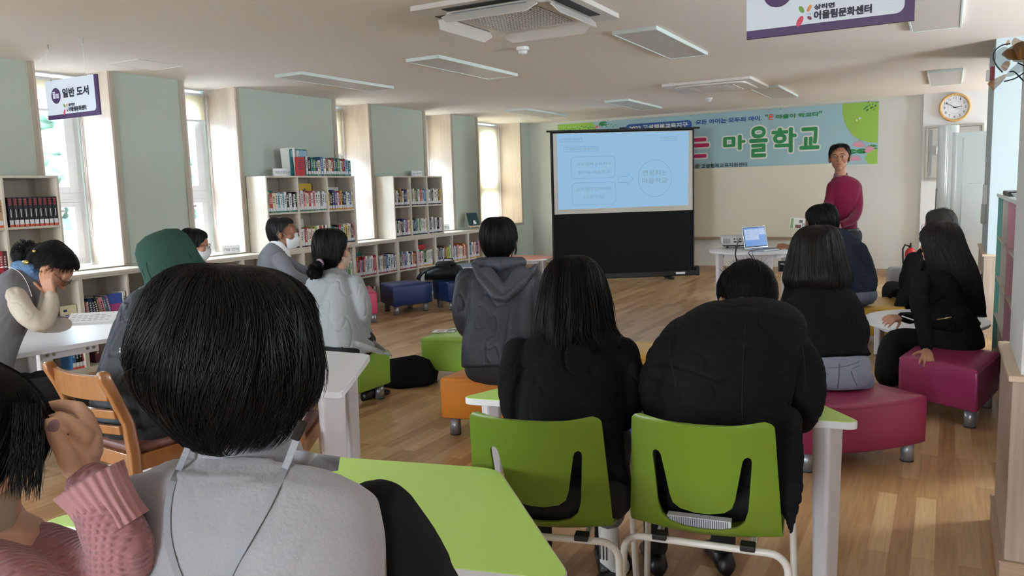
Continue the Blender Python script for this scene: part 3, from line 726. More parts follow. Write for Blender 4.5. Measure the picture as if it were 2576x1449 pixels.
# ---------- projection screen
sA = onz(1387, 712, 0); sB = onz(1757, 697, 0); sx = uv(sA, sB); sn = V((sx.y, -sx.x, 0)); sz = V((0, 0, 1)); SW = (sB - sA).length
def onscreen(px, py):
    d = at(px, py, 1) - EYE; t = (sA - EYE).dot(sn) / d.dot(sn); p = EYE + d * t - sA; return p.dot(sx), p.z
def SP(x, z, off=0): return sA + sx * x + V((0, 0, z)) + sn * off
SM = Matrix((sx, -sn, sz)).transposed().to_4x4(); SM.translation = sA
M_sblk = mat('black screen cloth', '101114', .75, spec=.2); M_swht = mat('matte white screen cloth', 'c9c6bd', .85, spec=.1)
M_img = mat('projected picture', '101010', .9, spec=0, emit='9fcbee', est=EM, var=None)
t = thing('projection_screen', 'floor standing pull up projection screen with black borders showing a pale blue slide', 'projection screen', (sA + sx * SW / 2))
q = MB(); q.box((0, -.05, .0 + .035), (SW, .05, .115), M=SM); part(q, 'base_housing', M_black, t, bevel=.012)
for x in (.02, SW - .02):
    q = MB(); q.box((x - .03, -.055, .03), (x + .03, .055, .17), M=SM); part(q, 'end_cap', M_black, t, bevel=.015)
for x in (.45, SW - .45):
    q = MB(); q.box((x - .03, -.19, 0), (x + .03, .19, .035), M=SM); part(q, 'foot', M_black, t, bevel=.01)
q = MB(); q.box((.045, -.002, .1), (SW - .075, .002, 2.19), M=SM); part(q, 'black_cloth', M_sblk, t)
for x in (.03, SW - .085):
    q = MB(); q.box((x, -.012, .1), (x + .02, .004, 2.19), M=SM); part(q, 'side_bar', M_black, t, bevel=.002)
q = MB(); q.box((-.02, -.018, 2.185), (SW + .02, .018, 2.21), M=SM); part(q, 'top_bar', M_black, t, bevel=.004)
q = MB(); q.box((SW / 2 - .06, -.02, 2.21), (SW / 2 + .04, .02, 2.23), M=SM); part(q, 'carry_handle', M_black, t, bevel=.004)
q = MB(); q.box((.072, -.0045, 1.003), (SW - .085, -.002, 2.165), M=SM); part(q, 'white_cloth', M_swht, t)
q = MB(); q.box((SW - .36, -.0515, .06), (SW - .22, -.0505, .095), M=SM); part(q, 'maker_plate', M_paper, t)
q = MB(); zc = .0062
plate(q, [(.128, 1.07), (2.062, 1.077), (2.078, 2.155), (.126, 2.160)], sA, sx, sz, .006); im = part(q, 'projected_image', M_img, t)
M_l1 = mat('slide outline', '0a0a0a', .9, spec=0, emit='7fb2dc', est=EM); M_l2 = mat('slide lettering', '0a0a0a', .9, spec=0, emit='8aa9b4', est=EM)
Zq = lambda x, y: onscreen(1360 + x / 3.369, 300 + y / 3.369)
def sbox2(x0, y0, x1, y1): a = Zq(x0, y1); b = Zq(x1, y0); return min(a[0], b[0]), a[1], b[0], b[1]
q = MB()
for b_, r in (((172, 162, 350, 195), .002), ((1020, 148, 1155, 180), .002), ((198, 230, 487, 275), .002), ((260, 310, 627, 505), .055), ((268, 530, 633, 728), .055)):
    x0, z0, x1, z1 = sbox2(*b_); ring_line(q, rrect(x0, z0, x1, z1, r), .006, sA, sx, sz, .0075)
ring_line(q, [Zq(*p) for p in ((658, 485), (738, 484), (738, 458), (785, 505), (738, 555), (738, 535), (658, 537))], .006, sA, sx, sz, .0075)
c_ = Zq(968, 500); e_ = Zq(1110, 495); f_ = Zq(968, 344); ring_line(q, ellipse(c_[0], c_[1], e_[0] - c_[0], f_[1] - c_[1], 48), .006, sA, sx, sz, .0075)
q2 = MB()
for s_, b_ in (('고성군 상리면', (195, 166, 328, 188)), ('주민자치회', (1040, 152, 1140, 175)), ('3. 연꽃피는 마을학교', (210, 237, 477, 265)), ('고성행복교육지구', (300, 360, 600, 396)),
               ('꿈키움 마을학교', (315, 430, 587, 465)), ('상리면주민자치회', (302, 570, 598, 610)), ('(공모사업)', (367, 640, 538, 678)), ('연꽃피는', (862, 425, 1073, 480)), ('마을학교', (862, 492, 1073, 547))):
    add_text(q2, s_, sA, sx, sz, sbox2(*b_), lift=.008)
part(q, 'slide_outlines', M_l1, im) if False else None
def sub(mb, name, m, par):
    M = world_of(par).inverted(); mb.v = [tuple(M @ V(v)) for v in mb.v]; return mb.build(name, m, par)
sub(q, 'slide_outline', M_l1, im); sub(q2, 'slide_lettering', M_l2, im)

# ---------- banner
BY = YF - .012
def bn(px, py): p = ony(px, py, BY); return p.x, p.z
Z5 = lambda x, y: bn(1360 + x / 2.862, 230 + y / 2.862)
bx0, bx1, bz0, bz1 = -5.86, -.888, 1.575, 2.455
M_bn = mat('banner sky blue', 'a3c6d2', .55, spec=.3, bump=(1.3, .5)); M_bg = mat('banner leaf green', '9cc457', .55, spec=.3); M_bg2 = mat('banner lettering green', '1f8a4a', .5)
M_bm = mat('banner magenta', 'c0256a', .5); M_bb = mat('banner blue', '2c5ca6', .5); M_bw = mat('banner white', 'e4e6e2', .5); M_bo = mat('banner orange red', 'e0573a', .5); M_bp = mat('lotus pink', 'dc9ab0', .5); M_bk = mat('banner black', '1e2326', .5)
bt = thing('banner', 'wide sky blue banner with big green letters 마을학교 across the front wall', 'banner', ((bx0 + bx1) / 2, BY, bz0))
q = MB(); q.box((bx0, BY, bz0), (bx1, BY + .003, bz1)); part(q, 'banner_cloth', M_bn, bt)
q = MB(); q.box((bx0, BY - .001, bz0), (bx1, BY, bz0 + .012)); part(q, 'hem', M_bw, bt)
BO = V((0, BY, 0)); UX = V((1, 0, 0)); UZ = V((0, 0, 1))
q = MB()
g = [Z5(*p) for p in ((2172, 88), (2173, 150), (2185, 210), (2212, 270), (2250, 318), (2300, 349), (2370, 367), (2425, 370))]
g = [(min(x, bx1 - .002), z) for x, z in g]; plate(q, [(g[0][0], bz1 - .002)] + g[1:-1] + [(bx1 - .002, g[-1][1]), (bx1 - .002, bz1 - .002)], BO, UX, UZ, .0015)
a = Z5(2335, 490); plate(q, [(a[0], bz0 + .09), (a[0] + .04, bz0 + .18), (a[0] + .11, bz0 + .235), (bx1 - .002, bz0 + .245), (bx1 - .002, bz0 + .013), (a[0] + .05, bz0 + .013)], BO, UX, UZ, .0015)
a = Z5(395, 240); plate(q, [(bx0 + .002, bz1 - .002), (a[0] - .05, bz1 - .002), (a[0] + .02, bz1 - .1), (a[0] - .05, bz1 - .22), (bx0 + .3, bz1 - .25), (bx0 + .002, bz1 - .2)], BO, UX, UZ, .0015)
part(q, 'green_shape', M_bg, bt)
q = MB()
a, b = Z5(615, 275), Z5(1088, 205); plate(q, rrect(a[0], b[1] - .145, b[0], b[1], .06), BO, UX, UZ, .0015); part(q, 'blue_pill', M_bb, bt)
def bt_text(name, s_, p0, p1, m, off=.0035, out=0, bold=0):
    q = MB(); a = Z5(*p0); b = Z5(*p1); add_text(q, s_, BO, UX, UZ, (a[0], a[1], b[0], b[1]), offset=0, bold=off, lift=.004, outline=out, omi=1); return part(q, name, [m, M_bw], bt)
bt_text('white_lettering', '2022 고성행복교육지구', (640, 282), (1058, 222), M_bw, .004)
bt_text('blue_lettering', '모든 아이는 모두의 아이.', (1118, 240), (1592, 175), M_bb)
bt_text('red_lettering', '온', (1640, 206), (1675, 163), M_bo)
bt_text('green_lettering', '마을이 학교다', (1697, 198), (2003, 148), M_bg2)
bt_text('quote_mark', '“', (1617, 180), (1636, 166), M_bg2); bt_text('quote_mark', '”', (2005, 156), (2025, 141), M_bg2)
for s_, p0, p1 in (('마', (1320, 420), (1470, 318)), ('을', (1508, 472), (1630, 252)), ('학', (1668, 440), (1838, 262)), ('교', (1870, 415), (2003, 260))): bt_text('green_letter', s_, p0, p1, M_bg2, .013, .035)
for s_, p0, p1 in (('는', (1035, 478), (1208, 285)), ('피', (840, 470), (990, 300)), ('꽃', (640, 480), (800, 310)), ('연', (440, 485), (600, 320))): bt_text('magenta_letter', s_, p0, p1, M_bm, .013, .035)
bt_text('black_lettering', '고성행복교육지원센터', (1157, 553), (1487, 510), M_bk, .0015)
q = MB(); a = Z5(1130, 541); ring_line(q, ellipse(a[0], a[1], .035, .035, 20), .012, BO, UX, UZ, .003, 0); plate(q, ellipse(a[0], a[1], .012, .018, 12), BO, UX, UZ, .003, 1); part(q, 'round_logo', [M_bp, M_bg2], bt)
for px, py, s_ in ((2287, 388, 1), (2303, 395, .7), (2368, 418, .9), (2352, 434, .7), (2264, 491, 1), (410, 262, .8)):
    a = Z5(px, py); q = MB()
    for k in range(7): r = math.radians(-78 + 26 * k); plate(q, [(a[0] + s_ * x, a[1] + s_ * z) for x, z in ellipse(.045 * math.sin(r), .045 * math.cos(r) * .8 - .01, .012, .04, 12, -r)], BO, UX, UZ, .0016 + k * .0003)
    part(q, 'lotus_flower', M_bp, bt)
for px, py in ((2238, 433), (2312, 430), (2388, 402), (450, 232)):
    a = Z5(px, py); q = MB(); ws = [.3 + 5.7 * k / 18 for k in range(19)]
    for w0, w1 in zip(ws[:-1], ws[1:]): plate(q, [(a[0], a[1]), (a[0] + .075 * math.cos(w0), a[1] + .036 * math.sin(w0)), (a[0] + .075 * math.cos(w1), a[1] + .036 * math.sin(w1))], BO, UX, UZ, .0016)
    part(q, 'lily_pad', M_bg2, bt)
random.seed(3)
q = MB()
for k in range(16):
    a = Z5(2330 + 100 * random.random(), 75 + 60 * random.random()); plate(q, ellipse(min(a[0], -.92), a[1], .018, .006, 8, random.uniform(.4, 1.4)), BO, UX, UZ, .003)
for k in range(26): plate(q, ellipse(bx0 + .05 + .04 * k, bz1 - .05 - .05 * random.random(), .02, .007, 8, random.uniform(-1, 1)), BO, UX, UZ, .003)
part(q, 'small_leaves', M_bg2, bt)
q = MB(); a = Z5(2298, 194); plate(q, ellipse(a[0], a[1], .014, .017, 14), BO, UX, UZ, .003); a = Z5(2276, 208); plate(q, ellipse(a[0], a[1], .009, .012, 14), BO, UX, UZ, .003); part(q, 'bubble', M_bw, bt)
for x in (-5.86, -4.6, -3.55, -2.2, -.89):
    q = MB(); q.lathe([(.008, 0), (.008, .006)], 8, M=Matrix.Translation((x + (.01 if x < -5 else -.01), BY - .002, bz1 - .01)) @ Matrix.Rotation(PI / 2, 4, 'X')); part(q, 'pin', M_grey, bt)

# ---------- wall clock, board door, extinguisher, air tower
cy = YF - .06
ct = thing('wall_clock', 'round wall clock with light wooden rim above the tall white air tower', 'clock', (.042, cy, 2.295))
R90 = Matrix.Rotation(PI / 2, 4, 'X')
q = MB(); q.lathe([(.150, 0), (.185, .0), (.19, .02), (.182, .036), (.162, .034), (.155, .02)], 48, M=R90, cap=False); q.build('rim', wood('clock rim wood', 'c79f63', 'd2ad74', 'z', .35, 5), ct, smooth=True)
q = MB(); q.lathe([(.158, .0), (.158, .014)], 48, M=R90); q.build('dial', mat('dial white', 'dfe1e6', .4), ct)
q = MB()
for k in range(1, 13):
    a = 2 * PI * k / 12; cx_, cz_ = .122 * math.sin(a), .122 * math.cos(a); w = (.005 if k == 1 else .012) if k < 10 else (.012 if k == 11 else .018)
    add_text(q, str(k), (0, -.0145, 0), (1, 0, 0), (0, 0, 1), (cx_ - w, cz_ - .016, cx_ + w, cz_ + .016), lift=.0005)
ring_line(q, ellipse(0, 0, .082, .082, 40), .0015, V((0, -.0145, 0)), UX, UZ, .0005); q.build('numerals', mat('dial grey ink', '4c4f57', .5), ct)
M_hand = mat('clock hand', '1c1f2c', .4)
for nm, a, l, w in (('hour_hand', 85, .085, .006), ('minute_hand', -58, .125, .0045), ('second_hand', 110, .07, .002)):
    q = MB(); M = Matrix.Rotation(math.radians(a), 4, 'Y'); q.prism([(-w, -.02), (w, -.02), (w * .5, l), (-w * .5, l)], .016, .018, M=M @ R90); q.build(nm, M_hand, ct)
d0 = ony(2328, 318, cy); d1 = ony(2470, 308, cy); dz0 = 1.335; dz1 = 2.07
pt_ = thing('panel_door', 'grey metal wall cabinet door below the wall clock', 'cabinet door', (d0.x + .35, cy, dz0)); w = .68
q = MB()
for a, b in (((0, 0), (w, .03)), ((0, .705), (w, .735)), ((0, .03), (.03, .705)), ((w - .03, .03), (w, .705))): q.box((a[0] - w / 2, -.028, a[1]), (b[0] - w / 2, 0, b[1]))
q.build('door_frame', mat('greige metal', 'a8a49a', .45), pt_, bevel=.004)
q = MB(); q.box((-w / 2 + .035, -.018, .035), (w / 2 - .035, 0, .70)); q.build('door_leaf', mat('grey metal panel', 'b4b1aa', .5), pt_, bevel=.003)
q = MB(); q.box((-w / 2 + .05, -.022, .05), (-w / 2 + .08, -.018, .68)); q.build('hinge_strip', M_grey, pt_)
q = MB(); q.box((-w / 2 + .125, -.034, .34), (-w / 2 + .155, -.018, .46)); q.build('door_handle', M_steel, pt_, bevel=.006)
q = MB(); q.box((-w / 2 + .165, -.0195, .355), (-w / 2 + .28, -.0185, .45), 0); q.box((-w / 2 + .165, -.0202, .405), (-w / 2 + .28, -.0186, .45), 1); q.box((-w / 2 + .165, -.0202, .39), (-w / 2 + .28, -.0186, .405), 2); q.build('warning_label', [M_paper, M_bb, mat('sign red', 'b5303a', .5)], pt_)
M_exr = mat('extinguisher red', 'c01f2b', .3, spec=.6)
e = thing('fire_extinguisher', 'red fire extinguisher standing by the front wall near the doorway', 'fire extinguisher', (-.43, 12.2, 0))
q = MB(); q.lathe([(.06, 0), (.068, .01), (.068, .34), (.06, .38), (.035, .41), (.022, .42)], 24); q.build('cylinder', M_exr, e, smooth=True)
q = MB(); q.lathe([(.0685, .17), (.0685, .29)], 24, cap=False); q.build('label_band', M_paper, e)
q = MB(); 
for k in range(3): q.box((-.04 + .03 * k, -.0700, .235), (-.02 + .03 * k, -.069, .275), 0)
q.box((-.045, -.0698, .18), (.045, -.069, .2), 1); q.build('label_print', [M_bk, M_bb], e)
q = MB(); q.lathe([(.022, .42), (.022, .45)], 12); q.box((-.012, -.05, .45), (.012, .09, .458)); q.box((-.012, -.05, .475), (.012, .08, .485)); q.box((-.01, .0, .44), (.01, .02, .48)); q.build('valve_handle', M_black, e, bevel=.002)
q = MB(); q.tube([(-.02, 0, .44), (-.07, 0, .46), (-.095, -.01, .4), (-.09, -.02, .28), (-.085, -.02, .2)], .011, 8); q.build('hose', M_black, e, smooth=True)
# tall air tower
M_gloss = mat('glossy white appliance', 'ecf2f2', .16, spec=.6, coat=.5)
Ac = at(2418, 500, 8.9); yaw_a = math.radians(8)
tw = thing('air_tower', 'tall glossy white floor standing air conditioner below the wall clock', 'air conditioner', (Ac.x, Ac.y, 0), yaw_a)
q = MB(); q.prism(rrect(-.13, -.16, .25, .18, .05, 6), .06, 1.86); q.build('body', M_gloss, tw, bevel=.02)
q = MB(); q.lathe([(.10, .06), (.105, .08), (.105, .09), (.105, 1.92), (.105, 1.93), (.10, 1.945)], 48, M=Matrix.Translation((-.155, -.03, 0))); o = q.build('round_column', M_gloss, tw, smooth=True); o.data.set_sharp_from_angle(angle=.8)
q = MB(); q.prism(rrect(-.03, -.185, .20, -.155, .012, 4), .35, 1.80); q.build('front_panel', M_gloss, tw, bevel=.008)
q = MB(); q.prism(rrect(.2, -.17, .27, -.02, .015, 4), .1, 1.83); q.build('side_strip', mat('silver plastic', 'aeb7bd', .25, metal=.3), tw, bevel=.006)
q = MB(); q.box((-.26, -.05, .9), (-.255, 0, 1.25)); q.build('display', M_black, tw)
q = MB(); q.prism(rrect(-.28, -.2, .29, .2, .06, 5), 0, .06); q.build('base', mat('silver plastic', 'aeb7bd', .25, metal=.3), tw, bevel=.012)
q = MB(); q.box((.03, -.1865, 1.30), (.15, -.1855, 1.302)); q.build('trim_line', M_grey, tw)
# alarm and switch boxes on the side of the right wall
al = thing('fire_alarm', 'small dark red alarm box high on the edge of the pale blue wall', 'alarm', (.309, 8.0, 2.235))
q = MB(); q.box((-.03, -.05, -.055), (0, .05, .055)); q.build('box', mat('alarm red', '8c1a2c', .4), al, bevel=.004)
q = MB(); q.box((-.055, .05, -.05), (0, .12, .04)); q.build('strobe', M_pvc, al, bevel=.004)
for k, (yy, zz, h) in enumerate(((8.28, 1.21, .09), (8.5, 1.03, .09))):
    s_ = thing('wall_switch', ['upper beige switch box on the edge of the pale blue wall', 'lower beige switch box on the edge of the pale blue wall'][k], 'switch', (.309, yy, zz))
    q = MB(); q.box((-.035, -.07, -h), (0, .07, h)); q.build('box', mat('beige plastic', 'c9c6bb', .5), s_, bevel=.005); q = MB(); q.box((-.038, -.02, -.03), (-.034, .02, .03)); q.build('rocker', M_pvc, s_)
# ---------- right hand bookcase with coloured dividers
M_tl = mat('teal laminate', '5f9c8d', .4); M_pk = mat('pink laminate board', 'c98b93', .4)
bk = thing('bookcase', 'bookcase with teal and pink upright boards beside the white pillar', 'bookcase', (.34, 5.8, 0))
def bb(x0, y0, z0, x1, y1, z1, nm, m, **k): q = MB(); q.box((x0, y0 - 5.8, z0), (x1, y1 - 5.8, z1)); return q.build(nm, m, bk, bevel=.002)
bb(.29, 4.3, 0, .3, 7.14, 1.215, 'back_panel', M_shelfin); bb(-.01, 4.28, 1.215, .31, 7.16, 1.24, 'top_board', mat('pale laminate', 'cfe0dc', .3))
for y, m in ((7.12, M_tl), (6.5, M_shelf), (5.93, M_pk), (5.2, M_tl), (4.55, M_pk)): bb(0, y - .01, 0, .29, y + .01, 1.215, 'upright_board', m)
bb(0, 4.28, 0, .3, 4.30, 1.215, 'end_board', M_tl)
ys = [4.30, 4.54, 5.19, 5.92, 6.49, 7.11]
for a, b in zip(ys[:-1], ys[1:]):
    for z in (.04, .32, .61, .91): bb(0.005, a + .012, z - .016, .289, b - .002, z, 'shelf_board', M_shelf)
tb = thing('tablet', 'black tablet lying on top of the teal and pink bookcase', 'tablet', (.46, 6.3, 1.24)); q = MB(); q.box((-.12, -.3, 0), (.12, .3, .03)); q.build('case', M_black, tb, bevel=.005)
tb = thing('paper_stack', 'small stack of papers in front of the black tablet on the bookcase', 'papers', (.44, 5.6, 1.24)); q = MB()
for k in range(5): q.box((-.08, -.11, k * .006), (.08, .11, k * .006 + .005), M=Matrix.Rotation(k * .06, 4, 'Z'))
q.build('sheets', M_paper, tb)
# ---------- laptop and projector
Lc = onz(1950, 630, .70); M_sil = mat('laptop silver', 'c3c6cc', .3, metal=.6)
lx = uv(onz(1893, 634, .70), onz(1945, 628, .70)); la = math.atan2(lx.y, lx.x)
lt = thing('laptop', 'open silver laptop with a bluish screen on the round white table', 'laptop', (Lc.x, Lc.y, .702), la - .1)
q = MB(); q.box((-.17, -.01, 0), (.17, .23, .014)); 
kb = q.build('base', M_sil, lt, bevel=.004)
q = MB(); q.box((-.15, .03, .0142), (.15, .13, .0158)); q.build('keyboard', mat('key grey', '6c7077', .5), kb)
MT = Matrix.Rotation(math.radians(14), 4, 'X')
# lid stands at the far edge, tilted back; its screen faces the chair side
lidM = Matrix.Translation((0, .235, .012)) @ Matrix.Rotation(math.radians(-12), 4, 'X')
q = MB(); q.box((-.17, 0, 0), (.17, .006, .225), M=lidM); q.build('lid', M_sil, lt, bevel=.003)
q = MB(); q.box((-.162, -.0015, .01), (.162, 0, .218), M=lidM); q.build('bezel', M_black, lt)
q = MB(); q.box((-.155, -.0025, .022), (.155, -.0015, .21), 0, M=lidM); q.box((-.148, -.0035, .085), (.055, -.0025, .195), 1, M=lidM); q.box((.06, -.0035, .135), (.15, -.0025, .2), 1, M=lidM)
for k, (a, b) in enumerate(((-.12, .17), (-.12, .14), (-.12, .11), (0, .14))): q.box((a, -.0042, b), (a + .04, -.0036, b + .006), 2, M=lidM)
q.build('display', [mat('laptop screen blue', '101010', .2, emit='6f9fe0', est=EM), mat('laptop window', '101010', .2, emit='b9cdf2', est=EM), mat('laptop text', '101010', .2, emit='8ea6cf', est=EM)], lt)
Pc = onz(1854, 623, .70)
pj = thing('projector', 'white projector with a row of sockets on the round white table behind the laptop', 'projector', (Pc.x, Pc.y + .02, .70), math.radians(18))
q = MB(); rings = []
for d, z in ((.012, .035), (0, .05), (0, .115), (.014, .128), (.03, .131)): rings.append([V((x, y, z)) for x, y in rrect(-.17 + d, -.13 + d, .17 - d, .13 - d, .03, 5)])
q.loft(rings); q.build('housing', mat('projector white', 'dcdddc', .4), pj, smooth=True)
q = MB(); q.prism(rrect(-.15, -.11, .15, .11, .03, 4), .02, .04); q.build('underside', M_black, pj)
q = MB()
for k in range(12): q.box((-.155 + k * .006, -.132, .055), (-.152 + k * .006, -.128, .105))
q.build('vent', M_grey, pj)
q = MB()
for k, (x, z, w_) in enumerate(((-.05, .1, .014), (-.02, .1, .01), (.005, .1, .018), (.04, .1, .018), (.08, .1, .018), (-.05, .07, .03), (.0, .07, .03), (.05, .07, .012), (.08, .07, .012))): q.box((x, -.1315, z - .007), (x + w_, -.128, z + .007))
q.build('socket', M_black, pj)
q = MB(); q.lathe([(.04, 0), (.04, .03), (.033, .03), (.033, .004)], 24, M=Matrix.Translation((-.08, .13, .085)) @ Matrix.Rotation(-PI / 2, 4, 'X')); q.build('lens', M_black, pj)
for x, y in ((-.11, -.08), (.11, -.08), (0, .08)):
    q = MB(); q.lathe([(.012, 0), (.012, .022)], 10, M=Matrix.Translation((x, y, 0))); q.build('foot', M_black, pj)
def cable(pts, r, label, m=None, n=8):
    q = MB(); pts = [V(p) for p in pts]; out = []
    for i in range(len(pts) - 1):
        p0, p1, p2, p3 = pts[max(i - 1, 0)], pts[i], pts[i + 1], pts[min(i + 2, len(pts) - 1)]
        for k in range(n):
            f = k / n; out.append(.5 * ((2 * p1) + (p2 - p0) * f + (2 * p0 - 5 * p1 + 4 * p2 - p3) * f * f + (3 * p1 - p0 - 3 * p2 + p3) * f ** 3))
    out.append(pts[-1]); q.tube(out, r, 6); return tag(q.build('cable', m or M_black, smooth=True), label, 'cable', 'black cables at the projector table' if 'projector' in label or 'laptop' in label else None)
tz = at(1870, 622, 7.6)
cable([V((Pc.x + .04, Pc.y - .11, .785)), at(1855, 615, 7.32), at(1850, 640, 7.25), at(1858, 665, 7.3), at(1876, 700, 7.4), at(1890, 790, 7.5)], .006, 'looping black cable falling from the projector past the table edge')
cable([V((Lc.x - .16, Lc.y + .08, .71)), at(1884, 634, 7.25), at(1892, 650, 7.2), at(1897, 675, 7.25), at(1900, 790, 7.4)], .004, 'straight black cable falling from the laptop corner')
cable([V((Lc.x - .15, Lc.y + .05, .71)), at(1892, 634, 7.25), at(1900, 655, 7.2), at(1910, 680, 7.25), at(1916, 790, 7.4)], .003, 'thin black cable beside the straight one below the laptop')
cable([at(2474, 672, 7.0), at(2471, 690, 6.9), at(2452, 702, 6.9), at(2468, 715, 6.9), at(2463, 770, 6.9), at(2460, 800, 6.9)], .006, 'black cable hanging behind the woman in the black suit')
# small stand behind the woman in the suit
st = at(2462, 760, 7.1); st = thing('side_table', 'narrow white stand behind the woman in the black suit', 'stand', (st.x - .08, st.y, 0))
q = MB(); q.box((-.16, -.2, .50), (.13, .2, .52)); q.build('table_top', M_tabw, st, bevel=.003)
for x in (-.14, .1): q = MB(); q.box((x, -.18, 0), (x + .025, -.15, .5)); q.build('leg', M_tleg, st)
for x in (-.14, .1): q = MB(); q.box((x, .15, 0), (x + .025, .18, .5)); q.build('leg', M_tleg, st)
# grey bin
g0 = at(2266, 690, 8.3); gb = thing('storage_bin', 'grey plastic bin with darker lid window behind the yellow stools', 'bin', (g0.x, g0.y, 0), .2)
q = MB(); rings = []
for z, s_ in ((0, .8), (.02, .85), (.33, 1), (.36, 1.02), (.4, .98), (.44, .85), (.45, .7)): rings.append([V((x * s_, y * s_, z)) for x, y in rrect(-.13, -.13, .13, .13, .04, 4)])
q.loft(rings); q.build('body', mat('pale grey plastic', 'a9acaf', .4), gb, smooth=True)
q = MB(); q.box((-.03, -.131, .3), (.1, -.122, .4)); q.build('lid_window', mat('dark grey plastic', '55595e', .35), gb, bevel=.01)

# ---------- things on tables, stools and shelves
def card(loc, w, h, rz, txt, name, label, cat, tilt=12):
    t = thing(name, label, cat, loc, rz); M = Matrix.Rotation(math.radians(-tilt), 4, 'X')
    q = MB(); q.box((-w / 2, -.001, 0), (w / 2, .001, h), M=M); q.box((-w / 2, -.001, 0), (w / 2, .001, h), M=Matrix.Translation((0, .03 + h * .2, 0)) @ Matrix.Rotation(math.radians(tilt + 3), 4, 'X')); q.build('card', M_paper, t)
    if txt:
        q = MB(); add_text(q, txt, M @ V((0, -.0014, 0)), V((1, 0, 0)), (M @ V((0, 0, 1)) - M @ V((0, 0, 0))), (-w * .42, h * .3, w * .42, h * .68), lift=.0006); q.build('lettering', mat('pencil grey', '565a66', .7), t)
    return t
SZ = .81
c1 = onx(712, 441, -6.22); card((c1.x, c1.y, 1.597), .2, .085, math.radians(68), '세종선정도서', 'paper_card', 'folded white card reading 세종선정도서 on the shelf top', 'card')
c1 = onx(1050, 441, -6.25); card((c1.x, c1.y, 1.597), .17, .075, math.radians(72), '300 사회과학', 'paper_card', 'folded white card reading 300 on top of the farther upper shelf', 'card')
c1 = onx(582, 630, -6.40); card((c1.x, c1.y, ZS + .022), .17, .085, math.radians(50), '700 언어', 'paper_card', 'folded white card reading 700 언어 in a window recess', 'card')
c1 = onx(1124, 577, -6.42); card((c1.x, c1.y, ZS + .022), .1, .09, math.radians(60), '집', 'paper_card', 'tiny white card in the window recess beyond the farther upper shelf', 'card')
# easel with a dark picture book
ez = onx(1194, 577, -6.18); et = thing('book_easel', 'small wooden easel on the low shelf near the far window', 'easel', (ez.x, ez.y, SZ), math.radians(65))
for s_ in (-1, 1):
    q = MB(); q.tube([(s_ * .09, -.02, 0), (s_ * .03, .04, .13)], .006, 6); q.build('leg', M_cap, et)
q = MB(); q.tube([(0, .12, 0), (0, .04, .12)], .006, 6); q.build('rear_leg', M_cap, et); q = MB(); q.box((-.11, -.025, .045), (.11, .012, .057)); q.build('ledge', M_cap, et, bevel=.002)
et = thing('picture_book', 'dark teal picture book leaning on the small wooden easel', 'book', (ez.x, ez.y, SZ + .059), math.radians(65)); M = Matrix.Rotation(math.radians(-22), 4, 'X')
q = MB(); q.box((-.09, -.008, 0), (.09, .008, .2), M=M); q.build('cover', mat('dark teal cover', '27434c', .4), et, bevel=.002)
q = MB(); q.lathe([(.02, 0), (.02, .001)], 16, M=M @ Matrix.Translation((.01, -.0085, .06)) @ R90); q.box((-.012, -.0095, .02), (.04, -.0085, .05), M=M); q.build('cover_picture', M_paper, et)
# booklet and red wallet on the left table
b0 = onz(245, 812, .6); bkq = thing('booklet', 'open white booklet lying on the left white table', 'booklet', (b0.x, b0.y, .6), math.radians(38))
q = MB(); q.box((-.2, -.09, 0), (.12, .01, .003)); q.build('lower_page', M_paper, bkq)
q = MB(); M = Matrix.Translation((0, .01, .003)) @ Matrix.Rotation(math.radians(22), 4, 'X'); q.box((-.2, 0, 0), (.12, .13, .002), M=M); pg = q.build('upper_page', M_paper, bkq)
q = MB()
for k in range(4):
    for j in range(7 - k % 2): q.box((-.18 + j * .036, .025 + k * .022, .0025), (-.155 + j * .036, .029 + k * .022, .003), M=M)
q.build('print', M_grey, pg)
b0 = onz(172, 803, .6); wl = thing('wallet', 'dark red leather wallet with strap on the left white table', 'wallet', (b0.x + .0, b0.y, .6), math.radians(30))
q = MB(); q.prism(rrect(-.12, -.05, .12, .05, .012), 0, .016); q.build('body', mat('dark red leather', '4d1f26', .4), wl, bevel=.004); q = MB(); q.box((-.015, -.053, .0), (.01, .053, .021)); q.build('strap', mat('dark red leather', '4d1f26', .4), wl, bevel=.003)
for k, (px, py, rz) in enumerate(((1118, 833, .35), (1160, 829, -.15))):
    b0 = onz(px, py, .34); t = thing('brochure', ['brochure nearest the stool edge on the green stool', 'brochure next to the hooded man on the green stool'][k], 'brochure', (b0.x, b0.y, .34), rz)
    q = MB(); q.box((-.085, -.06, 0), (.085, .06, .002)); q.build('sheet', M_paper, t)
    q = MB(); q.box((-.05, -.03, .002), (.0, .02, .0026), 0); q.box((.02, -.04, .002), (.06, .04, .0026), 1); q.build('printed_picture', [mat('print tan', 'a99784', .6), mat('print grey', '9aa0a2', .6)], t)
b0 = onz(1612, 968, .6); t = thing('paper_cup', 'crumpled white plastic wrapper on the lime table between the two people', 'wrapper', (b0.x, b0.y, .6)); t.name = 'plastic_wrapper'
q = MB(); q.ellipsoid((0, 0, .028), (.06, .045, .03), seg=18, rings=10); q.v = [tuple(V(v) * (1 + .25 * noise.noise(V(v) * 40)) + V((0, 0, .004))) for v in q.v]; q.build('film', mat('clear film', 'd6dade', .15, spec=.8), t, smooth=True)
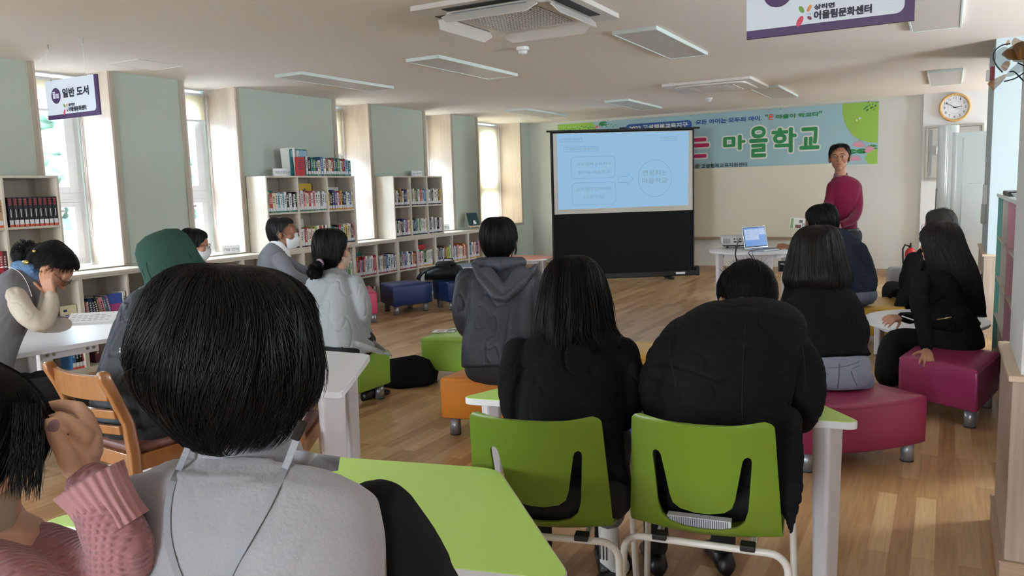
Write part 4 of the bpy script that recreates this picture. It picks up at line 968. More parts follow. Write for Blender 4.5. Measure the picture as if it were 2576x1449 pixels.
# tote bag
b0 = onz(1022, 968, 0); bag = thing('tote_bag', 'slumped black fabric bag on the floor beside the green stool', 'bag', (b0.x, b0.y, 0), .45)
q = MB(); rings = []
for z, a, b, dx in ((0.002, .19, .11, 0), (.03, .215, .13, 0), (.09, .22, .11, .01), (.15, .19, .07, -.02), (.19, .15, .03, -.05), (.2, .13, .008, -.06)):
    rings.append([V((dx + x * (1 + .1 * math.sin(3 * k_ / 5)), y * (1 + .15 * math.sin(k_)), z + (.03 * x / .2 if z > .12 else 0))) for k_, (x, y) in enumerate(ellipse(0, 0, a, b, 28))])
q.loft(rings); q.build('bag_body', mat('black canvas', '111214', .8, spec=.15, bump=(30, .4)), bag, smooth=True)
q = MB(); q.tube([(-.15, 0, .19), (-.19, .0, .27), (-.17, .02, .2), (-.2, .03, .1), (-.2, .0, .03)], .007, 6); q.build('strap', mat('black canvas', '111214', .8), bag, smooth=True)
# backpack on the blue stool
b0 = onz(1108, 706, .34); bp_ = thing('backpack', 'black backpack lying on the dark blue stool', 'backpack', (b0.x, b0.y + .1, .34), math.radians(20))
q = MB(); rings = []
for x, ry, rz_ in ((-.24, .05, .03), (-.22, .12, .06), (-.1, .15, .085), (.05, .15, .1), (.18, .14, .085), (.24, .09, .05), (.25, .03, .02)): rings.append([V((x, y, z + rz_)) for y, z in ellipse(0, 0, ry, rz_, 20)])
q.loft(rings); M_bpk = mat('black nylon', '15161a', .55, spec=.3, bump=(40, .3)); q.build('main_body', M_bpk, bp_, smooth=True)
q = MB(); rings = []
for x, ry, rz_ in ((-.1, .06, .01), (-.08, .1, .03), (.08, .1, .035), (.14, .06, .012)): rings.append([V((x, y, z + .19)) for y, z in ellipse(0, 0, ry, rz_, 16)])
q.loft(rings); q.build('front_pocket', M_bpk, bp_, smooth=True)
q = MB(); q.tube([(-.2, -.1, .1), (-.26, -.15, .1), (-.3, -.17, .03), (-.27, -.14, .012)], .016, 8, flat=.35); q.tube([(.1, -.12, .17), (-.05, -.17, .18), (-.2, -.19, .12), (-.28, -.18, .03)], .02, 8, flat=.3); q.build('shoulder_strap', M_bpk, bp_, smooth=True)
q = MB(); q.tube([(-.02, 0, .21), (.0, 0, .25), (.1, 0, .25), (.12, 0, .2)], .007, 6); q.build('grab_handle', M_bpk, bp_, smooth=True)
# gauze flower hanging from the pillar
fl = thing('gauze_flower', 'brown and black gauze flower ornament hanging by the white pillar', 'ornament', at(2545, 190, 2.86))
S_br = sheer('brown gauze', '8a5f2e', .85, .5); S_or = sheer('amber gauze', 'c08a48', .7, .5); S_bk = sheer('black gauze', '38423f', .5, .4)
def petal(pl, m, nm='petal'):
    """pl: rows of (px, py, t)"""
    q = MB(); rows = [[at(*p) for p in r] for r in pl]; n = len(rows[0]); m_ = len(rows)
    vs = [v for r in rows for v in r]; fs = [(i * n + k, i * n + k + 1, (i + 1) * n + k + 1, (i + 1) * n + k) for i in range(m_ - 1) for k in range(n - 1)]
    q.add(vs, fs); o = part(q, nm, m, fl, smooth=True); s_ = o.modifiers.new('s', 'SUBSURF'); s_.levels = 2; s_.render_levels = 2; return o
petal([[(2576, 100, 2.85), (2560, 108, 2.83), (2540, 118, 2.82)], [(2576, 135, 2.75), (2552, 140, 2.74), (2520, 133, 2.8)], [(2576, 152, 2.78), (2550, 152, 2.8), (2517, 140, 2.84)]], S_br)
petal([[(2600, 105, 2.9), (2570, 102, 2.9), (2545, 112, 2.9)], [(2600, 140, 2.78), (2572, 145, 2.76), (2545, 150, 2.8)], [(2600, 160, 2.8), (2568, 156, 2.8), (2548, 156, 2.82)]], S_br)
petal([[(2562, 100, 2.95), (2553, 91, 2.95), (2543, 106, 2.94)], [(2580, 104, 2.93), (2565, 110, 2.92), (2545, 118, 2.9)]], S_or)
petal([[(2540, 97, 2.95), (2530, 104, 2.95)], [(2541, 112, 2.93), (2529, 118, 2.93)]], S_or)
petal([[(2538, 112, 2.9), (2510, 122, 2.9), (2500, 140, 2.9)], [(2545, 150, 2.86), (2520, 152, 2.87), (2505, 155, 2.88)], [(2535, 180, 2.88), (2522, 180, 2.88), (2510, 170, 2.88)]], S_bk)
petal([[(2580, 150, 2.84), (2560, 158, 2.84), (2532, 182, 2.86)], [(2584, 175, 2.88), (2560, 186, 2.88), (2528, 198, 2.88)]], S_bk)
petal([[(2537, 182, 2.86), (2505, 196, 2.85), (2478, 212, 2.85)], [(2530, 196, 2.8), (2508, 206, 2.79), (2492, 216, 2.8)], [(2520, 208, 2.84), (2505, 222, 2.85), (2496, 231, 2.85)]], S_or)
petal([[(2576, 112, 2.78), (2566, 118, 2.74), (2562, 126, 2.78)], [(2580, 150, 2.72), (2566, 150, 2.70), (2556, 146, 2.76)]], S_or)
petal([[(2550, 120, 2.8), (2535, 124, 2.77), (2524, 132, 2.8)], [(2562, 150, 2.74), (2545, 152, 2.73), (2530, 150, 2.78)]], S_br)
petal([[(2532, 150, 2.82), (2522, 160, 2.8), (2515, 168, 2.82)], [(2545, 158, 2.8), (2536, 172, 2.79), (2530, 182, 2.82)]], S_or)
M_wr = mat('covered wire', '2a302f', .5)
for pl in ([(2541, 110, 2.9), (2520, 114, 2.9), (2503, 128, 2.9), (2499, 145, 2.9), (2507, 165, 2.88), (2522, 182, 2.87)], [(2540, 181, 2.86), (2552, 181, 2.85), (2576, 205, 2.87)], [(2560, 158, 2.84), (2590, 172, 2.86)], [(2590, 172, 2.86), (2556, 196, 2.88), (2526, 205, 2.88)]):
    q = MB(); q.tube(smooth_path([at(*p) for p in pl], 5), .0024, 6); part(q, 'wire', M_wr, fl, smooth=True)
q = MB(); q.tube([at(2600, 150, 2.85), V((.225, 3.1, 2.1))], .002, 6); part(q, 'stem', M_wr, fl)
# ================================================================ bookshelves and books
def shelf_unit(y0, y1, z0, z1, mids, divs, name, label, grp, back=True):
    t = thing(name, label, 'bookshelf', (XL, (y0 + y1) / 2, z0), group=grp); yc = (y0 + y1) / 2; h = z1 - z0; D = .29
    def bx(nm, a, b, m, **k): q = MB(); q.box(a, b); return q.build(nm, m, t, bevel=.0015)
    for y in (y0, y1 - .018): bx('side_panel', (.0, y - yc, 0), (D, y - yc + .018, h), M_shelf)
    bx('top_board', (0, y0 - yc + .018, h - .018), (D, y1 - yc - .018, h), M_shelf); bx('bottom_board', (0, y0 - yc + .018, 0), (D, y1 - yc - .018, .018 if z0 > .1 else .05), M_shelf)
    bx('back_panel', (0.001, y0 - yc + .018, .018), (.006, y1 - yc - .018, h - .018), M_shelfin)
    for d in divs: bx('divider', (.006, d - yc - .009, .018), (D - .002, d - yc + .009, h - .018), M_shelf)
    for m_ in mids:
        e = [y0 + .018] + [x for d in divs for x in (d - .009, d + .009)] + [y1 - .018]
        for a, b in zip(e[::2], e[1::2]): bx('shelf_board', (.006, a - yc, m_ - z0 - .018), (D - .004, b - yc, m_ - z0), M_shelf)
    return t
ZC = .785
lows = [(2.16, 3.01), (3.01, 3.855), (3.855, 4.70), (4.70, 5.545), (5.545, 6.39), (6.39, 7.235), (7.235, 8.08), (8.08, 8.925), (8.925, 9.77), (9.77, 10.615)]
lname = ['behind the woman resting her head', 'under the tall unit holding the black volumes', 'with the blue and magenta book', 'behind the green hat', 'behind the man in the grey blazer', 'beside the man in the grey blazer',
         'right of the ponytailed woman', 'behind the dark blue stools', 'behind the backpack', 'nearest the far corner']
for (a, b), n_ in zip(lows, lname):
    shelf_unit(a, b, 0, ZC, [.40], [(a + b) / 2], 'low_bookshelf', 'low pale wood bookshelf unit ' + n_, 'low bookshelf units along the window wall')
q = MB(); q.box((XL, 2.16, ZC), (XL + .30, 10.62, SZ)); o = q.build('worktop', M_shelf, bevel=.003); tag(o, 'long pale wood board running over the low bookshelves', 'shelf top')
UP = [(2.48, 3.76, [2.91, 3.335], 'upper bookshelf unit holding the black and red volumes'), (5.915, 7.30, [6.372, 6.835], 'upper bookshelf unit with more books stacked on its top'), (8.04, 9.145, [8.405, 8.78], 'upper bookshelf unit farther away with only a card on its top')]
for a, b, dv, lb in UP: shelf_unit(a, b, SZ, 1.597, [1.215], dv, 'upper_bookshelf', lb, 'upper bookshelf units')
PAL = {'white': 'dcdcd6', 'cream': 'd9cfae', 'black': '1c1d22', 'navy': '24345e', 'blue': '3f6d9f', 'pale blue': '8fb3c9', 'teal': '2f6f70', 'green': '4f8a4c', 'lime': '9cba4a', 'yellow': 'd6b23c', 'orange': 'd2703a', 'red': 'b5313a', 'pink': 'd48a98', 'purple': '6a4a8c', 'grey': '8b8e90', 'brown': '77543c', 'maroon': '5c2b33', 'tan': 'b5966c'}
for k_, v_ in PAL.items(): mat('book ' + k_, v_, .45, spec=.35)
M_page = mat('page edge', 'cfc9b8', .8); M_bl = mat('book label white', 'd9dade', .6)
BANDS = {k: mat('label band ' + k, c, .5) for k, c in (('green', '1f6a52'), ('ink', '23283a'), ('rose', 'a12a45'), ('amber', 'd59a36'), ('orange', 'dd5a3c'))}
M_t1 = mat('spine print dark', '33343c', .6); M_t2 = mat('spine print light', 'c9c6bf', .6); M_t3 = mat('spine print red', 'a8343a', .6)
ORD = ['first', 'second', 'third', 'fourth', 'fifth', 'sixth', 'seventh', 'eighth', 'ninth', 'tenth', 'eleventh', 'twelfth', 'thirteenth', 'fourteenth', 'fifteenth', 'sixteenth', 'seventeenth', 'eighteenth', 'nineteenth', 'twentieth', 'twentyfirst', 'twentysecond', 'twentythird', 'twentyfourth']
NB = [0]
def book(y, z, w, h, d, col, band, label, grp, lean=0, xf=XL + .272, kind=0, rnd=random):
    """upright book, spine towards the room; y = near side, leaning by lean radians"""
    t = thing('book', label, 'book', (xf, y + w / 2, z), group=grp); NB[0] += 1
    if lean: t.rotation_euler = (-lean, 0, 0); t.location.z += abs(math.sin(lean)) * w / 2
    q = MB(); c = .0016
    q.box((-d, -w / 2, 0), (-.001, -w / 2 + c, h)); q.box((-d, w / 2 - c, 0), (-.001, w / 2, h)); q.box((-.002, -w / 2, 0), (0, w / 2, h))
    q.box((-d + .003, -w / 2 + c, .002), (-.002, w / 2 - c, h - .003), 1)
    dark = col in ('black', 'navy', 'teal', 'maroon', 'purple', 'red', 'green', 'brown', 'blue'); pw = w * .22
    if kind == 1:
        for j in range(4): q.box((0, -w * .28, h * .73 + j * .013), (.0004, w * .28, h * .73 + j * .013 + .009), 3)
        q.box((0, -w * .1, h * .33), (.0004, w * .1, h * .6), 2)
    else:
        zt = h * rnd.uniform(.84, .92); zz = zt
        n_ = rnd.randint(4, 9); ch = min(.016, w * .8)
        for j in range(n_):
            zz -= ch * 1.15
            if zz < .075: break
            q.box((0, -pw * rnd.uniform(.7, 1.2), zz), (.0004, pw * rnd.uniform(.7, 1.2), zz + ch * .75), 2)
    q.build('cover', [MATS['book ' + col], M_page, M_t2 if dark else M_t1, M_t3], t)
    if band:
        q = MB(); wl = min(w * .96, .03); q.box((-.0003, -wl / 2, .018), (.0007, wl / 2, .052), 0); q.box((-.0003, -wl / 2, .002), (.0007, wl / 2, .018), 1); q.build('call_number_label', [M_bl, BANDS[band]], t)
    return t
def fill(y0, y1, z, n, cols, band, where, grp, hs=(.19, .225), seed=0, leanlast=False, d=.15, xf=XL + .272, ln=0.0, w=None):
    r = random.Random(seed); ws = [r.uniform(.6, 1.35) for _ in range(n)]; s = (y1 - y0) / (sum(ws) + .001); y = y0
    for i in range(n):
        wd = ws[i] * s; c = cols[i % len(cols)] if isinstance(cols, list) and len(cols) == n else r.choice(cols)
        h = r.uniform(*hs)
        book(y, z, wd * .94, h, d, c, band, '%s book, %s from the left in the %s' % (c, ORD[i], where), grp, lean=ln if ln else (r.uniform(0, .03) if r.random() < .2 else 0), xf=xf, rnd=r); y += wd
mix1 = ['white', 'white', 'white', 'cream', 'grey', 'white', 'teal', 'pink', 'green', 'black', 'pale blue', 'white', 'tan', 'red']
mix2 = ['white', 'white', 'grey', 'navy', 'white', 'tan', 'pale blue', 'black', 'white', 'brown', 'cream', 'purple']
mix3 = ['white', 'white', 'grey', 'black', 'lime', 'green', 'cream', 'white', 'pale blue', 'pink', 'orange', 'navy', 'white', 'red']
# upper unit 1 (nearest, at the left of the picture)
for i in range(10):
    book(3.368 + i * .0375, 1.215, .034, .222, .17, 'black', 'orange', 'black volume with red title, %s from the left in its row of ten' % ORD[i], 'row of black volumes', kind=1, rnd=random.Random(1))
for i in range(5):
    book(3.15 + i * .0355, 1.215, .033, .205, .16, 'tan', 'orange', 'cream tan volume, %s from the left beside the black volumes' % ORD[i], 'row of cream volumes', rnd=random.Random(2))
for i in range(8):
    book(3.10 + i * .0275, SZ + .018, .026, .215, .17, 'maroon' if i % 2 else 'red', None, 'old reddish brown volume, %s from the left under the cream volumes' % ORD[i], 'row of reddish volumes', rnd=random.Random(3))
# the unit with books on top
g1 = 'books in the upper bookshelf with books on its top'
for (a, b), nm, sd in (((5.94, 6.36), 'top left', 11), ((6.385, 6.822), 'top middle', 12), ((6.85, 7.275), 'top right', 13)):
    fill(a, b, 1.215, 13, mix1 if nm != 'top right' else ['yellow', 'black', 'navy', 'purple', 'white', 'red', 'yellow', 'black', 'navy', 'white', 'white', 'blue', 'cream'], 'green' if nm != 'top right' else 'amber', nm + ' compartment of the nearer unit', g1, seed=sd)
fill(6.10, 6.36, SZ + .018, 8, ['white', 'pink', 'red', 'green', 'white', 'pink', 'grey', 'maroon'], 'ink', 'lower left compartment of the nearer unit', g1, seed=14)
fill(6.385, 6.81, SZ + .018, 13, ['white', 'white', 'red', 'white', 'cream', 'pink', 'white', 'lime', 'white', 'red', 'cream', 'black', 'white'], 'ink', 'lower middle compartment of the nearer unit', g1, seed=15)
fill(6.85, 7.275, SZ + .018, 12, ['green', 'navy', 'grey', 'black', 'red', 'pale blue', 'cream', 'yellow', 'white', 'cream', 'maroon', 'pink'], 'ink', 'lower right compartment of the nearer unit', g1, seed=16)
# big flat-sided books behind the rows
def tall_book(y, z, w, h, d, col, label, xf=XL + .2): return book(y, z, w, h, d, col, None, label, None, xf=xf, rnd=random.Random(9))
# books standing on top of the unit
gt = 'books standing on top of the upper bookshelf'
o = book(6.38, 1.598, .012, .30, .20, 'white', None, 'large white sheet book with teal picture standing on the unit top', gt, lean=-.07, xf=XL + .275)
o = book(6.40, 1.598, .022, .27, .21, 'white', None, 'white picture book behind the red one on the unit top', gt, xf=XL + .28)
def face_book(y0, y1, z, h, col, label, x, lean=0, pat=None):
    t = thing('book', label, 'book', (x, (y0 + y1) / 2, z), group=None); t.rotation_euler = (0, lean, 0); NB[0] += 1
    q = MB(); w = (y1 - y0) / 2; q.prism(rrect(-w, 0, w, h, .012), -.008, .008, M=Matrix(((0, 0, 1, 0), (1, 0, 0, 0), (0, 1, 0, 0), (0, 0, 0, 1)))); q.build('cover', MATS['book ' + col], t, bevel=.001)
    if pat:
        q = MB(); pat(q, w, h); q.build('cover_picture', [MATS['book navy'], MATS['book white'], MATS['book pale blue'], MATS['book maroon'], mat('cover magenta', 'b63a86', .4), mat('cover blue', '2f4fb0', .4)], t)
    return t
def P1_(q, w, h):
    for i in range(3):
        for j in range(5):
            a = V((.0082, -.03 + i * .027 + j * .003, h * .35 + j * .022)); q.box(a, a + V((.0005, .016, .009)), 0)
face_book(6.35, 6.48, 1.598, .20, 'red', 'red rounded picture book facing the room on top of the bookshelf', XL + .29, 0, P1_)
def P2_(q, w, h): q.box((.0082, -w * .95, h * .72), (.0086, w * .95, h * .95), 2)
face_book(6.33, 6.58, 1.598, .285, 'teal', 'tall teal picture book standing behind the red one on the bookshelf top', XL + .24, 0, P2_)
face_book(6.50, 6.66, 1.598, .25, 'teal', 'dark teal picture book partly hidden by the upright row on the shelf top', XL + .13, 0)
fill(6.53, 7.27, 1.598, 20, ['white', 'black', 'teal', 'green', 'navy', 'cream', 'blue', 'white', 'brown', 'cream', 'white', 'red', 'teal', 'navy', 'green', 'white', 'red', 'maroon', 'pale blue', 'teal'], 'green', 'row on top of the nearer unit', gt, hs=(.17, .215), seed=21)
def P3_(q, w, h):
    for k in range(5):
        a = k * 1.25; M = Matrix.Translation((.0083, .02 * math.cos(a), h * .72 + .02 * math.sin(a))); q.box((-.0002, -.012, -.007), (.0004, .012, .007), 3, M=M @ Matrix.Rotation(a, 4, 'X'))
face_book(6.55, 6.78, 1.215, .305, 'yellow', 'yellow picture book with brown flower standing behind the top middle row', XL + .09, 0, P3_)
face_book(6.45, 6.62, SZ + .018, .30, 'white', 'pale picture book standing behind the lower middle row', XL + .09, 0)
face_book(7.05, 7.24, 1.215, .26, 'white', 'white picture book standing behind the top right row', XL + .08, 0)
face_book(6.02, 6.2, 1.215, .235, 'teal', 'teal picture book standing behind the top left row', XL + .08, 0)
# farther unit
g2 = 'books in the farther upper bookshelf'
for (a, b), row, nm, sd, cl in (((8.065, 8.39), 1.215, 'top left', 31, ['white', 'brown', 'white', 'black', 'tan', 'tan', 'white', 'navy', 'purple', 'cream']), ((8.42, 8.765), 1.215, 'top middle', 32, ['white', 'grey', 'white', 'tan', 'teal', 'white', 'orange', 'pink', 'pale blue', 'blue']),
      ((8.795, 9.12), 1.215, 'top right', 33, ['white', 'white', 'grey', 'black', 'white', 'white', 'cream', 'navy', 'yellow']), ((8.065, 8.39), SZ + .018, 'lower left', 34, ['white', 'black', 'white', 'tan', 'navy', 'white', 'purple', 'pink', 'white', 'yellow']),
      ((8.42, 8.765), SZ + .018, 'lower middle', 35, ['white', 'black', 'teal', 'grey', 'white', 'green', 'white', 'white', 'white', 'cream']), ((8.795, 9.12), SZ + .018, 'lower right', 36, ['white', 'navy', 'white', 'grey', 'white', 'black', 'maroon', 'white', 'white'])):
    fill(a, b, row, len(cl), cl, 'ink', nm + ' compartment of the farther unit', g2, seed=sd)
face_book(8.47, 8.62, 1.215, .27, 'brown', 'dark picture book standing behind the top middle row of the farther unit', XL + .08)
face_book(8.1, 8.3, SZ + .018, .27, 'grey', 'grey picture book standing behind the lower left row of the farther unit', XL + .08)
# low shelves
gl = 'books in the low bookshelves'
cells = [(7.263, 7.64, 'rose', 41, mix3, 'low compartment right of the ponytailed woman', 11), (7.675, 8.05, 'rose', 42, ['grey', 'white', 'white', 'tan', 'grey', 'blue', 'white', 'pale blue', 'white', 'navy', 'white'], 'low compartment above the lone blue stool', 11),
         (8.105, 8.48, 'rose', 43, ['white', 'brown', 'pale blue', 'pink', 'blue', 'white', 'white', 'navy', 'white', 'orange', 'maroon'], 'low compartment beside the big red book', 11),
         (8.52, 8.86, 'amber', 44, ['white', 'pink', 'white', 'green', 'black', 'white', 'cream', 'white', 'white', 'white'], 'low compartment holding the big red book', 10),
         (8.95, 9.32, 'amber', 45, ['white', 'grey', 'black', 'grey', 'navy', 'white', 'brown', 'maroon', 'yellow', 'lime', 'white'], 'low compartment above the backpack', 11),
         (9.36, 9.72, 'amber', 46, ['blue', 'white', 'grey', 'pink', 'white', 'cream', 'white', 'orange', 'white', 'red'], 'low compartment right above the pale blue table', 10),
         (9.80, 10.1, 'amber', 47, ['brown', 'blue', 'white', 'pink', 'white', 'maroon', 'navy', 'pink'], 'low compartment nearest the hooded man', 8),
         (6.84, 7.2, 'rose', 48, ['green', 'grey', 'white', 'white', 'black', 'white', 'green', 'white'], 'low compartment seen past the masked face', 8)]
for a, b, bd, sd, cl, nm, n in cells: fill(a, b, .40, n, cl, bd, nm, gl, seed=sd, hs=(.195, .24), ln=.1 if sd == 41 else 0)
face_book(8.62, 8.87, .40, .28, 'red', 'big flat red book standing at the back of its low compartment', XL + .15)
face_book(7.39, 7.6, .40, .27, 'teal', 'greenish picture book behind the leaning row in a low compartment', XL + .08)
face_book(9.82, 10.0, .40, .30, 'maroon', 'tall dark pink picture book in the low compartment nearest the hooded man', XL + .08)
fill(6.43, 6.75, .40, 9, ['red', 'white', 'grey', 'white', 'white', 'cream', 'black', 'white', 'white'], 'rose', 'low compartment between the blazer and the ponytail', gl, seed=49, hs=(.13, .18))
fill(7.27, 7.60, .05, 9, ['white', 'white', 'red', 'green', 'brown', 'white', 'white', 'black', 'white'], None, 'bottom compartment above the pink stool', gl, seed=50, hs=(.2, .24), ln=.06)
for k in range(4):
    t = thing('book', '%s flat white book of the pile behind the lone blue stool' % ['lowest', 'second lowest', 'third lowest', 'topmost'][k], 'book', (XL + .17, 7.86 + .02 * k, .05 + k * .034), (.05 * k), group=gl); q = MB(); q.box((-.09, -.12, 0), (.1, .12, .03)); q.build('cover', MATS['book white' if k % 2 else 'book cream'], t, bevel=.001)
# left part of the low shelves, behind the white table
r = random.Random(4); y = 3.895
for c, h, l, wd in (('pink', .17, 0, .014), ('cream', .18, .03, .02), ('navy', .205, .10, .03), ('navy', .20, .13, .024), ('black', .21, .2, .03), ('tan', .19, .2, .016), ('pink', .2, .2, .032), ('teal', .2, .2, .02), ('purple', .21, .2, .028)):
    t = book(y, .40, wd, h, .15, c, 'rose' if wd > .02 else None, '%s book in the leaning row beside the magenta cover, %s from the left' % (c, ORD[int((y - 3.88) / .025)]), gl, lean=-l, xf=XL + .27, rnd=r); y += wd + .003
def P4_(q, w, h):
    q.box((.0082, -w, 0), (.0086, w, h), 5); q.box((.0088, -w * .9, h * .25), (.009, w * .9, h * .6), 4)
face_book(4.105, 4.225, .40, .215, 'blue', 'blue and magenta picture book facing the room behind the white table', XL + .25, 0, P4_)
book(4.232, .40, .02, .225, .16, 'white', 'rose', 'white book right of the magenta and blue book', gl, xf=XL + .27, rnd=r)
def P5_(q, w, h):
    for a, b in ((.3, .7), (.5, .45), (.2, .4), (.65, .2)): q.box((.0082, -w + a * w, h * b), (.0086, -w + a * w + .03, h * b + .02), 0)
face_book(3.70, 3.83, .40, .17, 'cream', 'small cream picture book with bird prints behind the open booklet', XL + .24, 0, P5_)
book(3.60, .40, .018, .15, .15, 'orange', None, 'orange book leaning beside the small cream picture book', gl, lean=-.5, xf=XL + .26, rnd=r)
book(3.565, .40, .02, .14, .15, 'green', None, 'green book leaning under the orange one', gl, lean=-.55, xf=XL + .26, rnd=r)
fill(4.31, 4.62, .40, 9, ['red', 'purple', 'grey', 'brown', 'white', 'white', 'white', 'white', 'cream'], None, 'low compartment just left of the green hat', gl, seed=52, hs=(.17, .2))
for k, c in enumerate(('blue', 'black', 'black', 'red')): book(3.74 + .028 * k, .05, .026, .2, .16, c, 'orange', '%s book, %s in the short row seen under the white table edge' % (c, ORD[k]), gl, xf=XL + .27, rnd=r)
book(3.98, .05, .05, .17, .16, 'maroon', None, 'thick maroon book lying low beside the short row under the table', gl, xf=XL + .2, rnd=r)
# a few books in the teal and pink bookcase
for k, (y, z, c) in enumerate(((6.60, .91, 'red'), (6.66, .91, 'white'), (6.55, .61, 'yellow'), (6.6, .61, 'pink'), (6.62, .32, 'black'), (5.3, .91, 'red'), (5.34, .91, 'white'), (5.3, .61, 'green'), (5.35, .61, 'lime'), (5.32, .32, 'green'), (5.28, .32, 'white'), (6.55, .04, 'navy'), (6.6, .04, 'maroon'))):
    t = thing('book', '%s book, %s counted from the top in the teal and pink bookcase' % (c, ORD[k]), 'book', (.37, y, z), group='books in the teal and pink bookcase'); q = MB(); q.box((0, 0, 0), (.2, .03, .2)); q.build('cover', MATS['book ' + c], t, bevel=.001); NB[0] += 1
    q = MB(); q.box((-.0006, .002, .01), (0, .028, .05)); q.build('call_number_label', M_bl, t)
print('books', NB[0])
# ================================================================ people
from mathutils.bvhtree import BVHTree
CF = V((FWD.x, FWD.y, 0)).normalized(); CR = V((CF.y, -CF.x, 0)); UP_ = V((0, 0, 1))
def facing(deg): a = math.radians(deg); return CF * math.cos(a) + CR * math.sin(a)
def frame(yaw, pitch=0, roll=0):
    """head frame: columns right, forward, up; pitch > 0 looks down"""
    f = facing(yaw); r = V((f.y, -f.x, 0)); R = Matrix((r, f, UP_)).transposed()
    return R @ Matrix.Rotation(math.radians(-pitch), 3, 'X') @ Matrix.Rotation(math.radians(roll), 3, 'Y')
def fuse(mb, name, m, parent, voxel=.008, smooth=4, folds=None, facemat=None):
    me = bpy.data.meshes.new(name); me.from_pydata(mb.v, [], mb.f)
    bm = bmesh.new(); bm.from_mesh(me); bmesh.ops.recalc_face_normals(bm, faces=bm.faces); bm.to_mesh(me); bm.free()
    o = bpy.data.objects.new(name, me); COL.objects.link(o)
    r = o.modifiers.new('r', 'REMESH'); r.mode = 'VOXEL'; r.voxel_size = voxel; r.adaptivity = 0
    if smooth: s_ = o.modifiers.new('s', 'SMOOTH'); s_.factor = .5; s_.iterations = smooth
    nm = evaluated(o); o.modifiers.clear(); o.data = nm; nm.name = name
    n = len(nm.vertices); co = np.empty(n * 3); nm.vertices.foreach_get('co', co); co = co.reshape(-1, 3)
    if folds:
        no = np.empty(n * 3); nm.vertices.foreach_get('normal', no); no = no.reshape(-1, 3)
        amp, sc, seed, st = folds; off = V((seed * 3.1, seed * 1.7, seed * .9)); d = np.empty(n)
        for i in range(n):
            p = V((co[i, 0] * st[0], co[i, 1] * st[1], co[i, 2] * st[2])) * sc + off
            w = noise.noise(p); w2 = noise.noise(p * .55 + V((w, w, w)) * .5); w3 = noise.noise(p * 1.3 + V((9, 3, w2 * 1.5)))
            d[i] = .8 * w2 + .35 * w - 1.0 * max(0, 1 - abs(w2) * 9) ** 2 * (.5 + w) - .6 * max(0, 1 - abs(w3) * 10) ** 2
        co = co + no * (amp * d)[:, None]
    if parent:
        l = np.array(parent.location); co = co - l
    nm.vertices.foreach_set('co', co.reshape(-1)); nm.polygons.foreach_set('use_smooth', [True] * len(nm.polygons)); nm.materials.clear(); nm.materials.append(m); nm.update()
    if parent: o.parent = parent
    return o
def capsule(q, pts, rad, seg=14, flat=1.0, side=None):
    pts = [V(p) for p in pts]
    if not isinstance(rad, (list, tuple)): rad = [rad] * len(pts)
    P_, R_ = [], []
    d0 = (pts[0] - pts[1]).normalized(); d1 = (pts[-1] - pts[-2]).normalized()
    for a in (.95, .7, .38): P_.append(pts[0] + d0 * rad[0] * a); R_.append(rad[0] * math.sqrt(1 - a * a))
    P_ += pts; R_ += list(rad)
    for a in (.38, .7, .95): P_.append(pts[-1] + d1 * rad[-1] * a); R_.append(rad[-1] * math.sqrt(1 - a * a))
    q.tube(P_, R_, seg, flat=flat, side=side)
def torso(q, secs, r, grow=0.0, seg=28):
    """secs: (centre, half width, half depth) bottom to top; r = right vector"""
    c = smooth_path([V(s[0]) for s in secs]); w = smooth_path([V((s[1] + grow, s[2] + grow, 0)) for s in secs]); rings = []
    for i, p in enumerate(c):
        t = (c[min(i + 1, len(c) - 1)] - c[max(i - 1, 0)]); t = (t - r * t.dot(r)).normalized(); rr = (r - t * t.dot(r)).normalized(); ff = t.cross(rr)
        ring = []
        for k in range(seg):
            a = 2 * PI * k / seg; ca, sa = math.cos(a), math.sin(a); e = .82
            ring.append(p + rr * w[i].x * math.copysign(abs(ca) ** e, ca) + ff * w[i].y * math.copysign(abs(sa) ** e, sa))
        rings.append(ring)
    q.loft(rings)
def arm(q, pts, rad, grow=0.0, bulge=True):
    P_ = smooth_path([V(p) for p in pts], 5); m_ = len(pts); R_ = []
    for i in range(len(P_)):
        f = i / (len(P_) - 1) * (m_ - 1); k = min(int(f), m_ - 2); R_.append(rad[k] + (rad[k + 1] - rad[k]) * (f - k) + grow)
    capsule(q, P_, R_, 16)
def head_shape(q, C, R, s=1.0):
    X = lambda x, y, z: C + R @ (V((x, y, z)) * s)
    E = lambda c, r, M=None: q.ellipsoid(X(*c), tuple(a * s for a in r), R @ M if M else R, 22, 14)
    E((0, -.012, .028), (.076, .094, .088)); E((0, .022, -.03), (.062, .066, .075)); E((0, .05, -.062), (.045, .036, .042)); E((0, .074, -.094), (.022, .02, .018))
    E((-.036, .062, -.022), (.028, .026, .028)); E((.036, .062, -.022), (.028, .026, .028)); E((0, .076, .03), (.05, .018, .03))
    capsule(q, [X(-.04, .082, .018), X(0, .088, .02), X(.04, .082, .018)], .009 * s, 10)
    capsule(q, [X(0, .09, .01), X(0, .1, -.012), X(0, .108, -.03)], [.008 * s, .01 * s, .0125 * s], 10)
    for a in (-1, 1):
        E((a * .012, .098, -.034), (.008, .01, .008))
        M = Matrix.Rotation(a * -.25, 3, 'Z'); E((a * .079, -.008, -.004), (.011, .02, .032), M)
        E((a * .031, .081, .003), (.017, .011, .010))
    capsule(q, [X(-.022, .088, -.063), X(0, .0935, -.0605), X(.022, .088, -.063)], .0062 * s, 8); capsule(q, [X(-.018, .087, -.072), X(0, .0915, -.074), X(.018, .087, -.072)], .0068 * s, 8)
